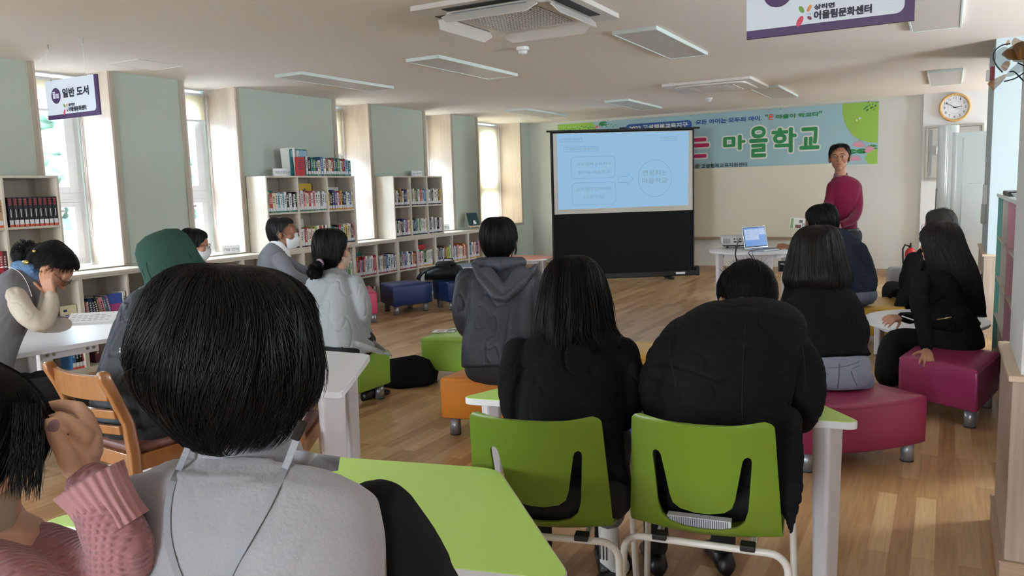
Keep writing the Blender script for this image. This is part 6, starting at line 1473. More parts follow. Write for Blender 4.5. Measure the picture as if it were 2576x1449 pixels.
q = MB(); rings = []; HP = [(.001, .150), (.045, .147), (.082, .132), (.103, .10), (.112, .05), (.114, .01), (.118, -.02), (.134, -.055), (.152, -.088), (.155, -.093), (.150, -.09), (.106, -.028), (.09, .03)]
for rad, z in HP: rings.append([C + R @ V((rad * math.cos(a) * .93, rad * math.sin(a) * (1.05 if math.sin(a) > 0 else 1.0) - .01, z + .006 * math.sin(3 * a) * (z < 0))) * 1.05 for a in [2 * PI * j / 48 for j in range(48)]])
q.loft(rings, cap=False); part(q, 'bucket_hat', mat('green canvas', '304e46', .85, spec=.2, bump=(60, .15)), t4, smooth=True)
hair(t4, C, R, 1.05, SHORT, smooth_u(uend_short), n=500, rs=.001, seed=9, fly=.2, lump=.03)
q = MB(); q.tube([at(420, 715, 3.33), at(395, 718, 3.32), at(380, 706, 3.32), at(372, 712, 3.32), at(385, 722, 3.32)], [.012, .012, .01, .007, .003], 8); part(q, 'hair_curl', M_hair, t4, smooth=True)
tr = bvh(tp)
def stamp(par, tree, txt, corner, m, name='jacket_print'):
    (x0, y0, x1, y1) = corner; q = MB(); vs, fs = text_mesh(txt, 1.0, .01); xs = [v.x for v in vs]; ys_ = [v.y for v in vs]; out = []
    for v in vs:
        h, _ = on_surface(tree, x0 + (x1 - x0) * (v.x - min(xs)) / (max(xs) - min(xs)), y1 + (y0 - y1) * (v.y - min(ys_)) / (max(ys_) - min(ys_)), .002)
        out.append(h or at(x0, y0, 3))
    q.add(out, fs); return part(q, name, m, par)
stamp(t4, tr, 'NEW BALANCE', (300, 875, 320, 879.5), M_paper); stamp(t4, tr, '#ENR.INE', (299, 881, 319, 887), M_paper)

# ---- man behind the hat
secs = [(at(470, 820, 5.7), .15, .12), (at(474, 750, 5.72), .14, .11), (at(478, 690, 5.75), .13, .11), (at(482, 655, 5.8), .10, .08), (at(484, 645, 5.8), .05, .05)]
H0 = secs[0][0]
ottoman([(H0.x - .25, H0.y - .2), (H0.x + .2, H0.y - .22), (H0.x + .22, H0.y + .2), (H0.x - .22, H0.y + .22)], '98c44c', 'green', 'green padded stool under the masked person behind the green hat', grp='green padded stools')
t5, inv, C, R, s, body, tp = person('person with short black hair, glasses and a mask behind the green hat', (H0.x, H0.y, 0), secs, 60, (at(489, 617, 5.8), .98, 78, 5, 0), [], auto_legs(H0, 60, ln=.36), jacket_mat('dark grey', '32363c'), mat('black trousers', '14151a', .8), M_skin, voxel=.009, bodyv=.0065)
hair(t5, C, R, .98, SHORT, smooth_u(uend_short), n=500, rs=.0012, seed=3, fly=.1); glasses(t5, C, R, .98, inv); face_mask(t5, C, R, .98, inv)

# ---- man in the grey blazer
secs = [(at(702, 800, 6.3), .17, .14), (at(698, 745, 6.3), .165, .135), (at(690, 700, 6.3), .165, .13), (at(688, 660, 6.3), .16, .12), (at(693, 634, 6.3), .13, .09), (at(703, 619, 6.3), .065, .065), (at(706, 612, 6.3), .055, .055)]
H0 = secs[0][0]; arR = ([at(706, 652, 6.15), at(728, 685, 6.1), at(755, 700, 6.2), at(790, 708, 6.35)], [.062, .055, .045, .036]); arL = ([at(715, 645, 6.45), at(745, 672, 6.55), at(775, 682, 6.6)], [.05, .045, .034])
M_blz = jacket_mat('grey blazer', '7f8189', .9, (50, .1))
ottoman([(H0.x - .25, H0.y - .2), (H0.x + .2, H0.y - .22), (H0.x + .22, H0.y + .2), (H0.x - .22, H0.y + .22)], '1b3566', 'navy', 'dark blue padded stool under the man in the grey blazer', grp='dark blue padded stools')
t6, inv, C, R, s, body, tp = person('man in a grey blazer and white mask sitting before the bookshelves', (H0.x, H0.y, 0), secs, 62, (at(710, 588, 6.3), 1.10, 82, -2, 0), [arR, arL], auto_legs(H0, 62, kz=.42), M_blz, mat('dark navy trousers', '1b2030', .8), M_skin2, voxel=.0085, bodyv=.0065, folds=(.006, 11, 9, (1, 1, .7)), tname='grey_blazer')
q = MB(); cc = secs[-2][0]; rings = []
for f, rad, tl in ((-.05, .085, 0), (0, .074, 0), (.045, .066, 0), (.048, .062, 0), (0, .06, 0)): rings.append([cc + UP_ * (f - .04 * max(0, facing(75).dot(CR * math.cos(a) + CF * math.sin(a)))) + (CR * math.cos(a) + CF * math.sin(a)) * rad for a in [2 * PI * j / 28 for j in range(28)]])
q.loft(rings, cap=False); part(q, 'white_collar', M_paper, t6, smooth=True)
hair(t6, C, R, 1.10, [(0, .122), (.045, .119), (.075, .098), (.088, .055), (.088, .015), (.081, -.03), (.066, -.06), (.05, -.08)], smooth_u(lambda th: .38 if math.cos(th) > .45 else (.52 if math.cos(th) > 0 else .9)), n=900, rs=.001, seed=13, m=mat('dark hair with grey', '1d1c1e', .42, spec=.45), fly=.06, lump=.03); face_mask(t6, C, R, 1.10, inv)

# ---- woman with ponytail and pale grey trench coat
secs = [(at(868, 872, 4.95), .17, .16), (at(860, 835, 4.97), .172, .16), (at(850, 795, 4.98), .168, .15), (at(845, 750, 4.98), .168, .14), (at(838, 712, 4.98), .165, .125), (at(836, 690, 5.0), .125, .09), (at(838, 672, 5.0), .062, .06), (at(842, 664, 5.0), .052, .052)]
H0 = secs[0][0]; arR = ([at(893, 712, 4.93), at(914, 770, 4.92), at(912, 822, 5.02), at(925, 835, 5.25)], [.06, .056, .05, .036]); arL = ([at(790, 715, 5.05), at(783, 790, 5.1), at(800, 830, 5.3)], [.055, .05, .036])
M_tr = jacket_mat('pale grey trench cloth', 'a0a6a8', .6, (14, .5), .0, .3)
def tail(q):
    # coat tail falling off the stool to the right
    pts = [[at(905, 868, 4.85), at(940, 880, 4.85), at(965, 888, 4.86), at(984, 894, 4.88)], [at(880, 850, 4.98), at(925, 855, 5.0), at(955, 872, 5.0), at(982, 891, 4.95)]]
    capsule(q, pts[0], [.05, .035, .02, .009], 10, flat=.5, side=(1, 0, 0)); capsule(q, pts[1], [.06, .04, .02, .008], 10, flat=.5, side=(1, 0, 0))
    capsule(q, [at(800, 868, 4.95), at(870, 876, 4.88), at(925, 872, 4.9)], [.06, .065, .05], 10, flat=.6)
t7, inv, C, R, s, body, tp = person('woman with a low ponytail in a pale grey trench coat on the green stool', (H0.x, H0.y, 0), secs, 32, (at(832, 630, 5.0), 1.12, 52, 0, 0), [arR, arL], auto_legs(H0, -8, kz=.40, ln=.30), M_tr, mat('black trousers', '14151a', .8), M_skinp, voxel=.0075, bodyv=.006, folds=(.010, 8, 14, (1, 1, .5)), tname='trench_coat', extra_top=tail)
LOWP = [(0, .126), (.05, .122), (.082, .095), (.096, .05), (.097, .0), (.092, -.05), (.078, -.1), (.055, -.125)]
hair(t7, C, R, 1.12, LOWP, smooth_u(lambda th: .4 if math.cos(th) > .6 else (.66 if math.cos(th) > .1 else .97)), n=1700, rs=.0009, seed=15, lump=.06, sway=.25, fly=.04, ab=1.05)
locks(t7, [at(808, 664, 4.88), at(796, 676, 4.86), at(788, 690, 4.85), at(784, 700, 4.85)], [.022, .034, .034, .014], 260, .0011, 4)
q = MB(); c_ = at(804, 664, 4.87); q.tube([c_ + V((.026 * math.cos(a), 0, .026 * math.sin(a))) for a in [k * PI / 6 for k in range(13)]], .008, 8); part(q, 'scrunchie', mat('mauve scrunchie', '9b7f93', .8), t7, smooth=True)
glasses(t7, C, R, 1.12, inv, m=mat('brown frame', '5a3a30', .3)); face_mask(t7, C, R, 1.12, inv, 'cdb6a4', 'beige_mask')

# ---- man in the hooded rain jacket
secs = [(at(1250, 925, 4.33), .195, .16), (at(1250, 870, 4.35), .195, .16), (at(1255, 810, 4.38), .187, .15), (at(1256, 760, 4.4), .19, .14), (at(1257, 715, 4.43), .205, .13), (at(1257, 688, 4.45), .175, .10), (at(1257, 664, 4.48), .085, .075), (at(1257, 652, 4.5), .065, .065)]
H0 = secs[0][0]; arL = ([at(1178, 705, 4.43), at(1162, 770, 4.38), at(1172, 826, 4.45), at(1200, 838, 4.75)], [.068, .06, .052, .042]); arR = ([at(1336, 705, 4.43), at(1352, 770, 4.4), at(1345, 826, 4.5), at(1320, 838, 4.75)], [.068, .06, .052, .042])
M_rain = jacket_mat('charcoal rain shell', '363943', .5, (16, .45), 0, .4)
def hood(q):
    capsule(q, [at(1196, 668, 4.33), at(1212, 700, 4.28), at(1248, 742, 4.26), at(1268, 752, 4.26), at(1308, 722, 4.28), at(1345, 676, 4.35)], [.03, .042, .05, .05, .042, .028], 12, flat=.55, side=(0, -1, 0))
    capsule(q, [at(1225, 690, 4.30), at(1268, 735, 4.27), at(1310, 690, 4.31)], [.05, .055, .05], 12, flat=.6)
    capsule(q, [at(1205, 662, 4.42), at(1258, 668, 4.36), at(1310, 660, 4.42)], [.035, .05, .035], 12)
t8, inv, C, R, s, body, tp = person('man with short black hair in a charcoal hooded rain jacket on the orange stool', (H0.x, H0.y, 0), secs, 6, (at(1255, 610, 4.5), 1.17, 12, 0, 0), [arL, arR], auto_legs(H0, 6), M_rain, mat('grey trousers', '33363d', .8), M_skin, voxel=.0075, bodyv=.006, folds=(.010, 9, 17, (1, 1, .5)), tname='rain_jacket')
q = MB(); hood(q); hd_ = fuse(q, 'hood', jacket_mat('charcoal hood shell', '454852', .5, (16, .45), 0, .4), t8, .0065, 5, (.005, 14, 2, (1, 1, .6)))
hair(t8, C, R, 1.15, [(0, .128), (.05, .124), (.082, .098), (.096, .055), (.096, .01), (.088, -.03), (.075, -.06), (.062, -.078)], smooth_u(uend_short), n=2200, rs=.0009, seed=18, ax=.92, lump=.09, sway=.3, fly=.05)
q = MB(); q.tube([at(1297, 612, 4.42), at(1299, 628, 4.42), at(1296, 640, 4.42)], .006, 6); part(q, 'earphone', M_black, t8); face_mask(t8, C, R, 1.12, inv)
# ---- woman in the black sweater on the left green chair
secs = [(at(1440, 1245, 2.36), .175, .14), (at(1440, 1168, 2.43), .165, .13), (at(1440, 1110, 2.44), .16, .125), (at(1437, 1040, 2.5), .172, .125), (at(1436, 960, 2.55), .182, .125), (at(1438, 890, 2.58), .185, .115), (at(1440, 850, 2.6), .145, .085), (at(1442, 824, 2.62), .075, .065), (at(1443, 808, 2.63), .056, .058)]
H0 = secs[0][0]; arL = ([at(1305, 890, 2.57), at(1290, 970, 2.52), at(1310, 1050, 2.55), at(1370, 995, 2.85)], [.056, .052, .048, .036]); arR = ([at(1566, 890, 2.57), at(1585, 970, 2.52), at(1562, 1050, 2.55), at(1500, 995, 2.85)], [.056, .052, .048, .036])
M_swt = jacket_mat('black sweatshirt', '0e1014', .85, (24, .2))
t9, inv, C, R, s, body, tp = person('woman with shoulder length black hair and black sweater on the left green chair', (H0.x, H0.y, 0), secs, 4, (at(1442, 742, 2.62), 1.0, 6, 6, 0), [arL, arR], auto_legs(H0, 4, ln=.40, kz=.45), M_swt, mat('black trousers', '14151a', .8), M_skinp, voxel=.006, bodyv=.005, folds=(.009, 8, 20, (1, 1, .6)), tname='black_sweater', tv=.008)
LONG = [(0, .131), (.05, .126), (.088, .09), (.106, .035), (.117, -.02), (.123, -.07), (.128, -.12), (.126, -.16), (.118, -.215)]
hair(t9, C, R, 1.0, LONG, smooth_u(lambda th: .30 if math.cos(th) > .6 else (.8 if math.cos(th) > .3 else .97)), n=5200, rs=.00065, seed=21, lump=.09, sway=.2, fly=.16, smin=.62, capk=.8, shift=lambda th, u: (max(0, u - .75) * .26 * (1 if math.sin(th) > 0 else .15), 0, 0))
for px, py, sd in ((1532, 1405, 1),):
    a_ = onz(px, py, .09); q = MB(); capsule(q, [a_ + UP_ * .42 + V((0, .05, 0)), a_ + UP_ * .17], [.07, .06], 16); fuse(q, 'trouser_leg', mat('grey jeans', '6a6c73', .8), t9, .007, 4, (.004, 12, 3, (1, 1, 1)))
    q = MB(); capsule(q, [a_ + UP_ * .12, a_, a_ + V((.02, .05, -.045))], [.036, .034, .036], 12); part(q, 'white_sock', mat('white sock', 'd9d8d6', .9), t9, smooth=True)
    q = MB()
    for j in range(3): q.box((a_.x - .02 + j * .012, a_.y - .037, .10), (a_.x - .017 + j * .012, a_.y - .033, .17))
    part(q, 'sock_stripe', M_black, t9)
    q = MB(); q.loft([[V((a_.x + w * math.cos(b), a_.y + u, .003 + h * .5 + h * .5 * math.sin(b))) for b in [2 * PI * j / 14 for j in range(14)]] for u, w, h in ((-.07, .02, .03), (-.05, .043, .035), (0, .045, .035), (.08, .05, .035), (.15, .045, .03), (.18, .02, .02))]); q.tube([V((a_.x - .047, a_.y + .09, .03)), V((a_.x - .03, a_.y + .09, .085)), V((a_.x + .03, a_.y + .09, .085)), V((a_.x + .047, a_.y + .09, .03))], .02, 8, flat=.3); part(q, 'slide_sandal', M_shoe, t9, smooth=True)

# ---- man in the black blazer bent over the lime table
secs = [(at(1805, 1240, 2.36), .19, .15), (at(1805, 1160, 2.39), .185, .14), (at(1810, 1095, 2.39), .19, .14), (at(1820, 1015, 2.43), .2, .145), (at(1838, 935, 2.48), .21, .145), (at(1852, 868, 2.54), .22, .14), (at(1862, 836, 2.6), .212, .12), (at(1869, 816, 2.65), .175, .10), (at(1875, 800, 2.69), .125, .08), (at(1880, 788, 2.72), .078, .064)]
H0 = secs[0][0]; arL = ([at(1722, 846, 2.57), at(1682, 900, 2.5), at(1656, 975, 2.47), at(1672, 1035, 2.52), at(1735, 985, 2.85)], [.062, .068, .064, .054, .04]); arR = ([at(1990, 872, 2.57), at(2016, 930, 2.5), at(2020, 1000, 2.48), at(2003, 1050, 2.52), at(1955, 990, 2.85)], [.062, .068, .064, .054, .04])
M_blk = jacket_mat('black suiting', '0c0e11', .8, (30, .1))
def tail10(q):
    capsule(q, [at(1975, 1060, 2.3), at(1985, 1150, 2.25), at(1985, 1250, 2.2), at(1990, 1335, 2.18)], [.05, .045, .04, .012], 12, flat=.35, side=(1, 0, 0)); capsule(q, [at(1945, 1080, 2.3), at(1955, 1180, 2.25), at(1965, 1270, 2.2)], [.06, .05, .03], 12, flat=.4, side=(1, 0, 0))
t10, inv, C, R, s, body, tp = person('man in a black blazer bending his head over the lime green table', (H0.x, H0.y, 0), secs, 2, (at(1884, 766, 2.84), 1.2, 2, 36, 0), [arL, arR], auto_legs(H0, 2, ln=.4, kz=.45), M_blk, mat('black trousers', '14151a', .8), M_skin, voxel=.006, bodyv=.005, folds=(.0075, 7, 23, (.7, .7, 1.8)), tname='black_blazer', extra_top=tail10, tv=.008)
hair(t10, C, R, 1.16, [(0, .126), (.05, .122), (.082, .096), (.095, .055), (.092, .015), (.082, -.03), (.07, -.058)], smooth_u(lambda th: .42 if math.cos(th) > .6 else (.56 if math.cos(th) > -.15 else .95)), n=4200, rs=.0007, seed=25, ax=.92, lump=.05, sway=.5, fly=.06, tuft=120)
q = MB(); q.box((-.095, -.115, .415), (.06, -.11, .47)); P_ = world_of(chR)
q = MB()
for k in range(34): q.box((-.1 + k * .005, .012, .43), (-.0975 + k * .005, .0125, .456))
q.v = [tuple(P_ @ V(v)) for v in q.v]
q.v = [tuple(V(v)) for v in q.v]
M_str = mat('white striped shirt', 'c9ccd2', .8)
z_ = MB(); z_.box((-.1, .0125, .43), (.075, .04, .458)); z_.v = [tuple(P_ @ V(v)) for v in z_.v]; sh_ = part(z_, 'striped_shirt', M_str, t10)
inv_ = world_of(sh_).inverted(); q.v = [tuple(inv_ @ V(v)) for v in q.v]; q.build('shirt_stripes', mat('shirt stripe', '50545c', .8), sh_)

tr = bvh(tp); M_sm = mat('blazer seam', '1c1e23', .8)
for pix in ([(1878, 775), (1872, 850), (1868, 930), (1866, 1020), (1868, 1060)], [(1690, 815), (1683, 860), (1690, 920), (1702, 980)], [(2018, 870), (2026, 930), (2022, 990)]): ribbon(t10, tr, pix, .0018, 'seam', M_sm, off=.0015, th=.0006)

# ---- woman in jeans on the curved magenta stool
secs = [(at(2104, 958, 4.02), .15, .14), (at(2106, 925, 4.03), .146, .135), (at(2102, 880, 4.05), .145, .13), (at(2092, 830, 4.08), .155, .13), (at(2078, 780, 4.1), .175, .125), (at(2066, 745, 4.13), .17, .105), (at(2060, 722, 4.15), .11, .075), (at(2056, 705, 4.17), .058, .055)]
H0 = secs[0][0]; arR = ([at(2140, 770, 4.08), at(2162, 830, 4.02), at(2150, 880, 4.1), at(2120, 880, 4.35)], [.056, .05, .045, .034]); arL = ([at(1998, 770, 4.15), at(1970, 820, 4.2), at(1975, 780, 4.4), at(1988, 715, 4.5)], [.055, .05, .042, .032])
hd = [dict(Wp=at(1992, 706, 4.5), d=at(1972, 672, 4.5) - at(1992, 706, 4.5), n=-FWD, side=1, L=.15, curl=(40, 50, 30), spread=.05, thumb=(35, .2), vr=1.1)]
t11, inv, C, R, s, body, tp = person('woman with long dark hair, black sweater and grey blue jeans on the curved magenta stool', (H0.x, H0.y, 0), secs, -2, (at(2056, 632, 4.17), 1.05, -8, 4, 0), [arL, arR], auto_legs(H0, -2), M_swt, None, M_skinp, voxel=.007, bodyv=.0058, folds=(.009, 8, 27, (1, 1, .6)), tname='black_sweater', hands=hd, top_secs=[(at(2105, 900, 4.04), .156, .148)] + secs[2:])
M_jean = mat('grey blue denim', '8791a6', .85, spec=.2, var=(9, '99a3b7'), bump=(120, .2))
q = MB(); torso(q, [(at(2104, 972, 4.02), .13, .13), (at(2104, 955, 4.02), .158, .15), (at(2105, 930, 4.03), .155, .145), (at(2105, 900, 4.04), .148, .138)], V((facing(-2).y, -facing(-2).x, 0)))
for a in auto_legs(H0, -2): arm(q, a[0], [x * 1.08 for x in a[1]])
jn = fuse(q, 'jeans', M_jean, t11, .007, 5, (.003, 9, 5, (1, 1, 1)))
tr = bvh(jn); M_st = mat('denim seam', '5c657b', .8); M_jp = mat('denim pocket', '6a7488', .85, bump=(120, .2))
def seam(pix, w=.0035, nm='seam', m=None): ribbon(t11, tr, pix, w, nm, m or M_st, off=.002, n=4, th=.001)
seam([(2112, 912), (2111, 935), (2109, 962), (2107, 978)], .006); seam([(2045, 922), (2075, 926), (2111, 924), (2140, 918), (2165, 908)])
seam([(2052, 934), (2052, 950), (2068, 978)]); seam([(2052, 934), (2088, 938), (2080, 975)]); seam([(2140, 930), (2166, 918)]); seam([(2140, 930), (2148, 955), (2158, 972)])
hair(t11, C, R, 1.0, [(0, .138), (.07, .132), (.113, .092), (.133, .03), (.145, -.03), (.158, -.09), (.168, -.14), (.16, -.175), (.15, -.2)], smooth_u(lambda th: .28 if math.cos(th) > .6 else (.8 if math.cos(th) > .3 else .97)), n=4200, rs=.0009, seed=29, m=M_hairb, lump=.09, sway=.1, fly=.08, smin=.75, ab=1.0)
pb = thing('power_bank', 'black palm sized device with white lettering held by the woman in jeans', 'device', at(1972, 670, 4.44)); q = MB(); DM = Matrix((RGT, -FWD, UPV)).transposed().to_4x4()
q.box((-.032, -.008, -.03), (.035, .008, .03), M=DM); q.build('case', M_black, pb, bevel=.004)
q = MB(); add_text(q, 'VSUON', V((0, 0, 0)), RGT, UPV, (-.024, .008, .028, .018), lift=.0095); q.build('lettering', M_paper, pb)

# ---- man in the navy shirt at the laptop
secs = [(at(2135, 752, 6.55), .205, .17), (at(2136, 720, 6.57), .225, .19), (at(2130, 685, 6.6), .225, .19), (at(2120, 645, 6.62), .215, .17), (at(2104, 612, 6.65), .185, .13), (at(2090, 594, 6.7), .11, .085), (at(2078, 584, 6.75), .068, .065)]
H0 = secs[0][0]; arL = ([at(2060, 622, 6.75), at(2040, 660, 6.95), at(2012, 640, 7.2), at(1996, 624, 7.32)], [.075, .062, .048, .034]); arR = ([at(2160, 630, 6.5), at(2180, 690, 6.5), at(2150, 715, 6.7), at(2100, 700, 7.0)], [.075, .066, .055, .04])
hd = [dict(Wp=at(1998, 625, 7.3), d=at(1962, 616, 7.3) - at(1998, 625, 7.3), n=UP_ * .9 - FWD * .5, side=1, L=.18, curl=(12, 18, 12), spread=.1, thumb=(40, .2), vr=1.1)]
t12, inv, C, R, s, body, tp = person('heavy set person in a navy shirt operating the laptop with one hand', (H0.x, H0.y, 0), secs, -18, (at(2066, 562, 6.8), 1.30, -42, 10, 0), [arL, arR], auto_legs(H0, -18), jacket_mat('navy shirt', '20293a', .8, (18, .2)), None, M_skin2, voxel=.009, bodyv=.0068, folds=(.007, 7, 31, (.9, .9, 1)), tname='navy_shirt', hands=hd)
q = MB(); torso(q, [(at(2138, 768, 6.55), .17, .15), (at(2137, 752, 6.55), .212, .185), (at(2136, 735, 6.55), .215, .18)], V((facing(-18).y, -facing(-18).x, 0)))
for a in auto_legs(H0, -18): arm(q, a[0], [x * 1.15 for x in a[1]])
fuse(q, 'jeans', mat('washed denim', '5b6478', .85, var=(8, '6d768a')), t12, .009, 5, (.004, 8, 5, (1, 1, 1)))
hair(t12, C, R, 1.30, SHORT, smooth_u(uend_short), n=1300, rs=.0013, seed=33, lump=.09, sway=.3, fly=.05); glasses(t12, C, R, 1.3, inv)
q = MB(); q.tube([at(2085, 590, 6.62), at(2096, 583, 6.6), at(2108, 577, 6.65)], .006, 6, flat=.4); part(q, 'collar_edge', M_strap, t12)

# ---- woman in the black suit
secs = [(at(2405, 882, 4.92), .175, .15), (at(2402, 850, 4.93), .17, .15), (at(2392, 805, 4.95), .14, .12), (at(2384, 765, 4.97), .14, .115), (at(2378, 720, 4.98), .16, .115), (at(2374, 690, 5.0), .155, .10), (at(2370, 668, 5.0), .09, .07), (at(2366, 652, 5.0), .052, .052)]
H0 = secs[0][0]; arR = ([at(2318, 705, 4.9), at(2312, 760, 4.78), at(2322, 820, 4.69), at(2331, 874, 4.63)], [.056, .052, .044, .032]); arL = ([at(2400, 720, 5.2), at(2350, 790, 5.35), at(2300, 800, 5.25), at(2268, 797, 5.1)], [.052, .046, .04, .032])
hd = [dict(Wp=at(2331, 882, 4.61), d=at(2336, 914, 4.46) - at(2331, 882, 4.61), n=-FWD * .5 + UP_, side=1, L=.165, curl=(22, 34, 22), spread=.2, thumb=(55, .1), vr=1.1), dict(Wp=at(2262, 799, 5.08), d=at(2225, 803, 5.0) - at(2262, 799, 5.08), n=UP_ * .7 - FWD * .6, side=-1, L=.165, curl=(25, 30, 15), spread=.16, thumb=(45, .4), vr=1.1)]
legs13 = [([at(2395, 880, 5.0), at(2320, 862, 5.0), at(2255, 858, 5.02), at(2240, 905, 5.0), at(2238, 940, 4.98)], [.088, .085, .075, .085, .09]), ([at(2400, 875, 5.15), at(2330, 865, 5.3), at(2275, 865, 5.4), at(2262, 920, 5.4), at(2258, 985, 5.35)], [.088, .08, .065, .055, .04])]
M_suit = jacket_mat('black suit cloth', '0b0c0f', .75, (30, .1))
def peplum(q):
    capsule(q, [at(2330, 815, 4.8), at(2390, 822, 4.78), at(2450, 815, 4.85), at(2466, 812, 4.95)], [.03, .035, .03, .012], 12, flat=.8); capsule(q, [at(2420, 790, 4.85), at(2448, 808, 4.88), at(2465, 815, 4.92)], [.05, .035, .012], 12)
def skin13(q): capsule(q, [at(2240, 925, 4.98), at(2247, 960, 4.97), at(2250, 1000, 4.96)], [.036, .032, .03], 12)
t13, inv, C, R, s, body, tp = person('long haired woman in a black suit leaning on one hand on the magenta stool', (H0.x, H0.y, 0), secs, -38, (at(2362, 612, 5.0), 1.05, -30, 0, 0), [arR, arL], legs13, M_suit, M_suit, M_skin, voxel=.0072, bodyv=.0058, folds=(.008, 9, 37, (1, 1, .6)), tname='black_jacket', hands=hd, extra_top=peplum, skin_extra=skin13, trname='wide_trousers', shoes=False)
cs, sn_ = math.cos(math.radians(-30)), math.sin(math.radians(-30))
def sh13(th, u): k = max(0, u - .35) ** 1.3 * .26; return (k * cs + .0, k * sn_ - max(0, u - .3) * .12, 0)
hair(t13, C, R, 1.0, [(0, .14), (.06, .132), (.098, .09), (.116, .03), (.122, -.05), (.132, -.14), (.13, -.24), (.112, -.33), (.09, -.40), (.06, -.46)], smooth_u(lambda th: .22 if math.cos(th) > .6 else (.55 if math.cos(th) > .25 else .97)), n=4200, rs=.0009, seed=39, m=M_hairb, lump=.06, sway=.06, fly=.05, smin=.75, shift=sh13)
tr = bvh(tp); M_gold = mat('gold zip', 'c9b27a', .3, metal=.9)
ribbon(t13, tr, [(2356, 804), (2375, 801), (2395, 797)], .006, 'gold_zip', M_gold); ribbon(t13, tr, [(2320, 676), (2326, 670), (2332, 666)], .007, 'shoulder_zip', M_gold)
a_ = at(2250, 1005, 4.95); q = MB(); q.loft([[V((a_.x, a_.y, 0)) + facing(-38) * u + V((facing(-38).y, -facing(-38).x, 0)) * w * math.cos(b) + UP_ * (h * .5 + h * .5 * math.sin(b)) for b in [2 * PI * j / 14 for j in range(14)]] for u, w, h in ((-.06, .02, .05), (-.04, .034, .06), (0, .036, .055), (.08, .04, .04), (.15, .03, .03), (.17, .012, .02))]); part(q, 'shoe', M_shoe, t13, smooth=True)
q = MB(); n2 = thing('notebook', 'white notebook on the lap of the woman in the black suit', 'notebook', at(2298, 806, 5.05), .4); q.box((-.07, -.05, 0), (.07, .05, .006), M=Matrix.Rotation(.35, 4, 'Y')); q.build('pages', M_paper, n2)

# ---- grey haired person with glasses behind her
secs = [(at(2350, 775, 6.75), .22, .17), (at(2352, 740, 6.75), .235, .18), (at(2356, 700, 6.72), .24, .175), (at(2362, 655, 6.7), .24, .16), (at(2366, 622, 6.7), .17, .11), (at(2366, 606, 6.7), .085, .075), (at(2364, 598, 6.7), .066, .062)]
H0 = secs[0][0]; arL = ([at(2300, 655, 6.6), at(2282, 710, 6.55), at(2290, 745, 6.7), at(2320, 750, 6.95)], [.075, .068, .058, .04]); arR = ([at(2425, 655, 6.7), at(2440, 710, 6.7), at(2425, 745, 6.85)], [.075, .066, .05])
def drape(q): capsule(q, [at(2300, 725, 6.5), at(2275, 748, 6.5), at(2262, 768, 6.5)], [.09, .07, .05], 12, flat=.7); capsule(q, [at(2290, 730, 6.6), at(2255, 735, 6.8), at(2238, 745, 6.9)], [.05, .035, .02], 10)
t14, inv, C, R, s, body, tp = person('person with greying short hair and glasses in black behind the woman in the suit', (H0.x, H0.y, 0), secs, -10, (at(2364, 572, 6.7), 1.18, -28, 0, 0), [arL, arR], auto_legs(H0, -10), jacket_mat('black cardigan', '131519', .85, (20, .3)), mat('black trousers', '14151a', .8), M_skin, voxel=.009, bodyv=.0068, folds=(.008, 9, 41, (1, 1, .6)), tname='black_cardigan', extra_top=drape)
hair(t14, C, R, 1.18, [(0, .134), (.045, .128), (.076, .104), (.092, .06), (.094, .01), (.087, -.03), (.075, -.065)], smooth_u(uend_short), n=1300, rs=.0012, seed=43, m=mat('greying hair', '2c2a29', .5, spec=.4), lump=.06, sway=.7, fly=.08, tuft=120); glasses(t14, C, R, 1.18, inv)

# ---- presenter
T = 7.3
secs = [(at(2122, 640, 7.6), .14, .10), (at(2122, 600, 7.6), .13, .10), (at(2122, 565, 7.6), .122, .10), (at(2123, 530, 7.6), .122, .10), (at(2124, 495, 7.6), .14, .105), (at(2124, 464, 7.6), .143, .095), (at(2121, 451, 7.6), .108, .075), (at(2115, 443, 7.6), .058, .055)]
H0 = secs[0][0]; arR = ([at(2153, 470, 7.6), at(2157, 520, 7.55), at(2147, 550, 7.45), at(2116, 566, 7.32)], [.056, .052, .046, .034]); arL = ([at(2095, 469, 7.6), at(2084, 515, 7.58), at(2062, 530, 7.45), at(2044, 544, 7.3)], [.056, .05, .042, .033])
f_ = facing(186); fz = [at(2122, 640, 7.6)]
lg = []
for a in (-1, 1):
    h = V((H0.x, H0.y, .84)) + CR * .085 * a; lg.append(([h, V((h.x, h.y, .64)), V((h.x + .01 * a, h.y, .46)) + f_ * .01, V((h.x + .01 * a, h.y, .28)), V((h.x + .015 * a, h.y, .09))], [.085, .078, .064, .056, .048]))
hd = [dict(Wp=at(2042, 546, 7.28), d=at(2022, 560, 7.2) - at(2042, 546, 7.28), n=-FWD * .3 + UP_, side=-1, L=.17, curl=(35, 40, 30), spread=.05, thumb=(30, .5), vr=1.05), dict(Wp=at(2113, 568, 7.3), d=at(2090, 574, 7.22) - at(2113, 568, 7.3), n=-FWD, side=1, L=.17, curl=(30, 35, 25), spread=.06)]
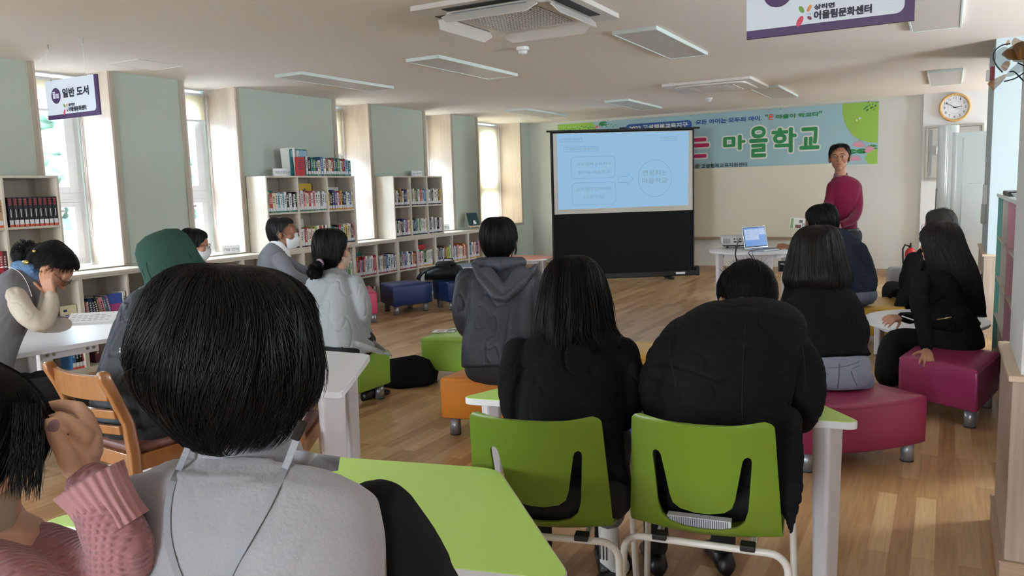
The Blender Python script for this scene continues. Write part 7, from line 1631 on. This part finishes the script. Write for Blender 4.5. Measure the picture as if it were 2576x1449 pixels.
t15, inv, C, R, s, body, tp = person('standing man in a magenta sweater facing the seated listeners beside the banner', (H0.x, H0.y, 0), secs, 182, (at(2112, 398, 7.58), 1.13, 206, -4, 3), [arL, arR], lg, jacket_mat('magenta knit', '6a0d30', .9, (50, .12), .2), mat('dark trousers standing', '22252d', .8), M_skin2, voxel=.0065, bodyv=.0042, folds=(.0045, 10, 47, (1, 1, .6)), tname='magenta_sweater', hands=hd, face=True, neck_r=.044)
hair(t15, C, R, 1.02, [(0, .132), (.045, .13), (.078, .108), (.09, .062), (.089, .018), (.08, -.02), (.068, -.05)], smooth_u(lambda th: .40 if math.cos(th) > .5 else (.62 if math.cos(th) > 0 else .95)), n=1500, rs=.001, seed=49, lump=.06, sway=.6, fly=.15, tuft=120)
q = MB(); cc = secs[-1][0] - UP_ * .0; rings = []
for f, rad in ((-.045, .075), (-.02, .07), (.01, .066), (.03, .062), (.028, .057), (-.02, .058)): rings.append([cc + UP_ * (f - .03 * max(0, math.cos(a))) + (facing(186) * math.cos(a) + CR * math.sin(a)) * rad for a in [2 * PI * j / 28 for j in range(28)]])
q.loft(rings, cap=False); part(q, 'checked_collar', mat('checked shirt', '4a4250', .8, var=(160, 'a5606c')), t15, smooth=True)
q = MB(); q.tube([V((H0.x, H0.y, .90)) + (CR * math.cos(a) * .138 + f_ * math.sin(a) * .11) for a in [2 * PI * k / 24 for k in range(25)]], .018, 8, flat=.3, side=(0, 0, 1)); part(q, 'belt', M_black, t15)
br = thing('brochure', 'printed brochure held out by the standing man', 'brochure', at(2010, 563, 7.2)); q = MB(); PM = Matrix((RGT, -FWD, UPV)).transposed().to_4x4() @ Matrix.Rotation(.12, 4, 'Y') @ Matrix.Rotation(.3, 4, 'Z')
q.box((-.08, -.001, -.052), (.085, .001, .052), 0, M=PM); q.box((-.072, .001, -.045), (-.05, .0022, .045), 1, M=PM); q.box((-.03, .001, -.04), (.02, .0022, -.01), 2, M=PM); q.box((.0, .001, .01), (.03, .0022, .035), 3, M=PM)
q.build('sheet', [mat('brochure paper', 'dfe2da', .6), mat('brochure green', '7fa06a', .6), mat('brochure brown', '7c4b44', .6), mat('brochure grey', '70757a', .6)], br)
# ink sketch of a face on the neck of the photo is not part of the place
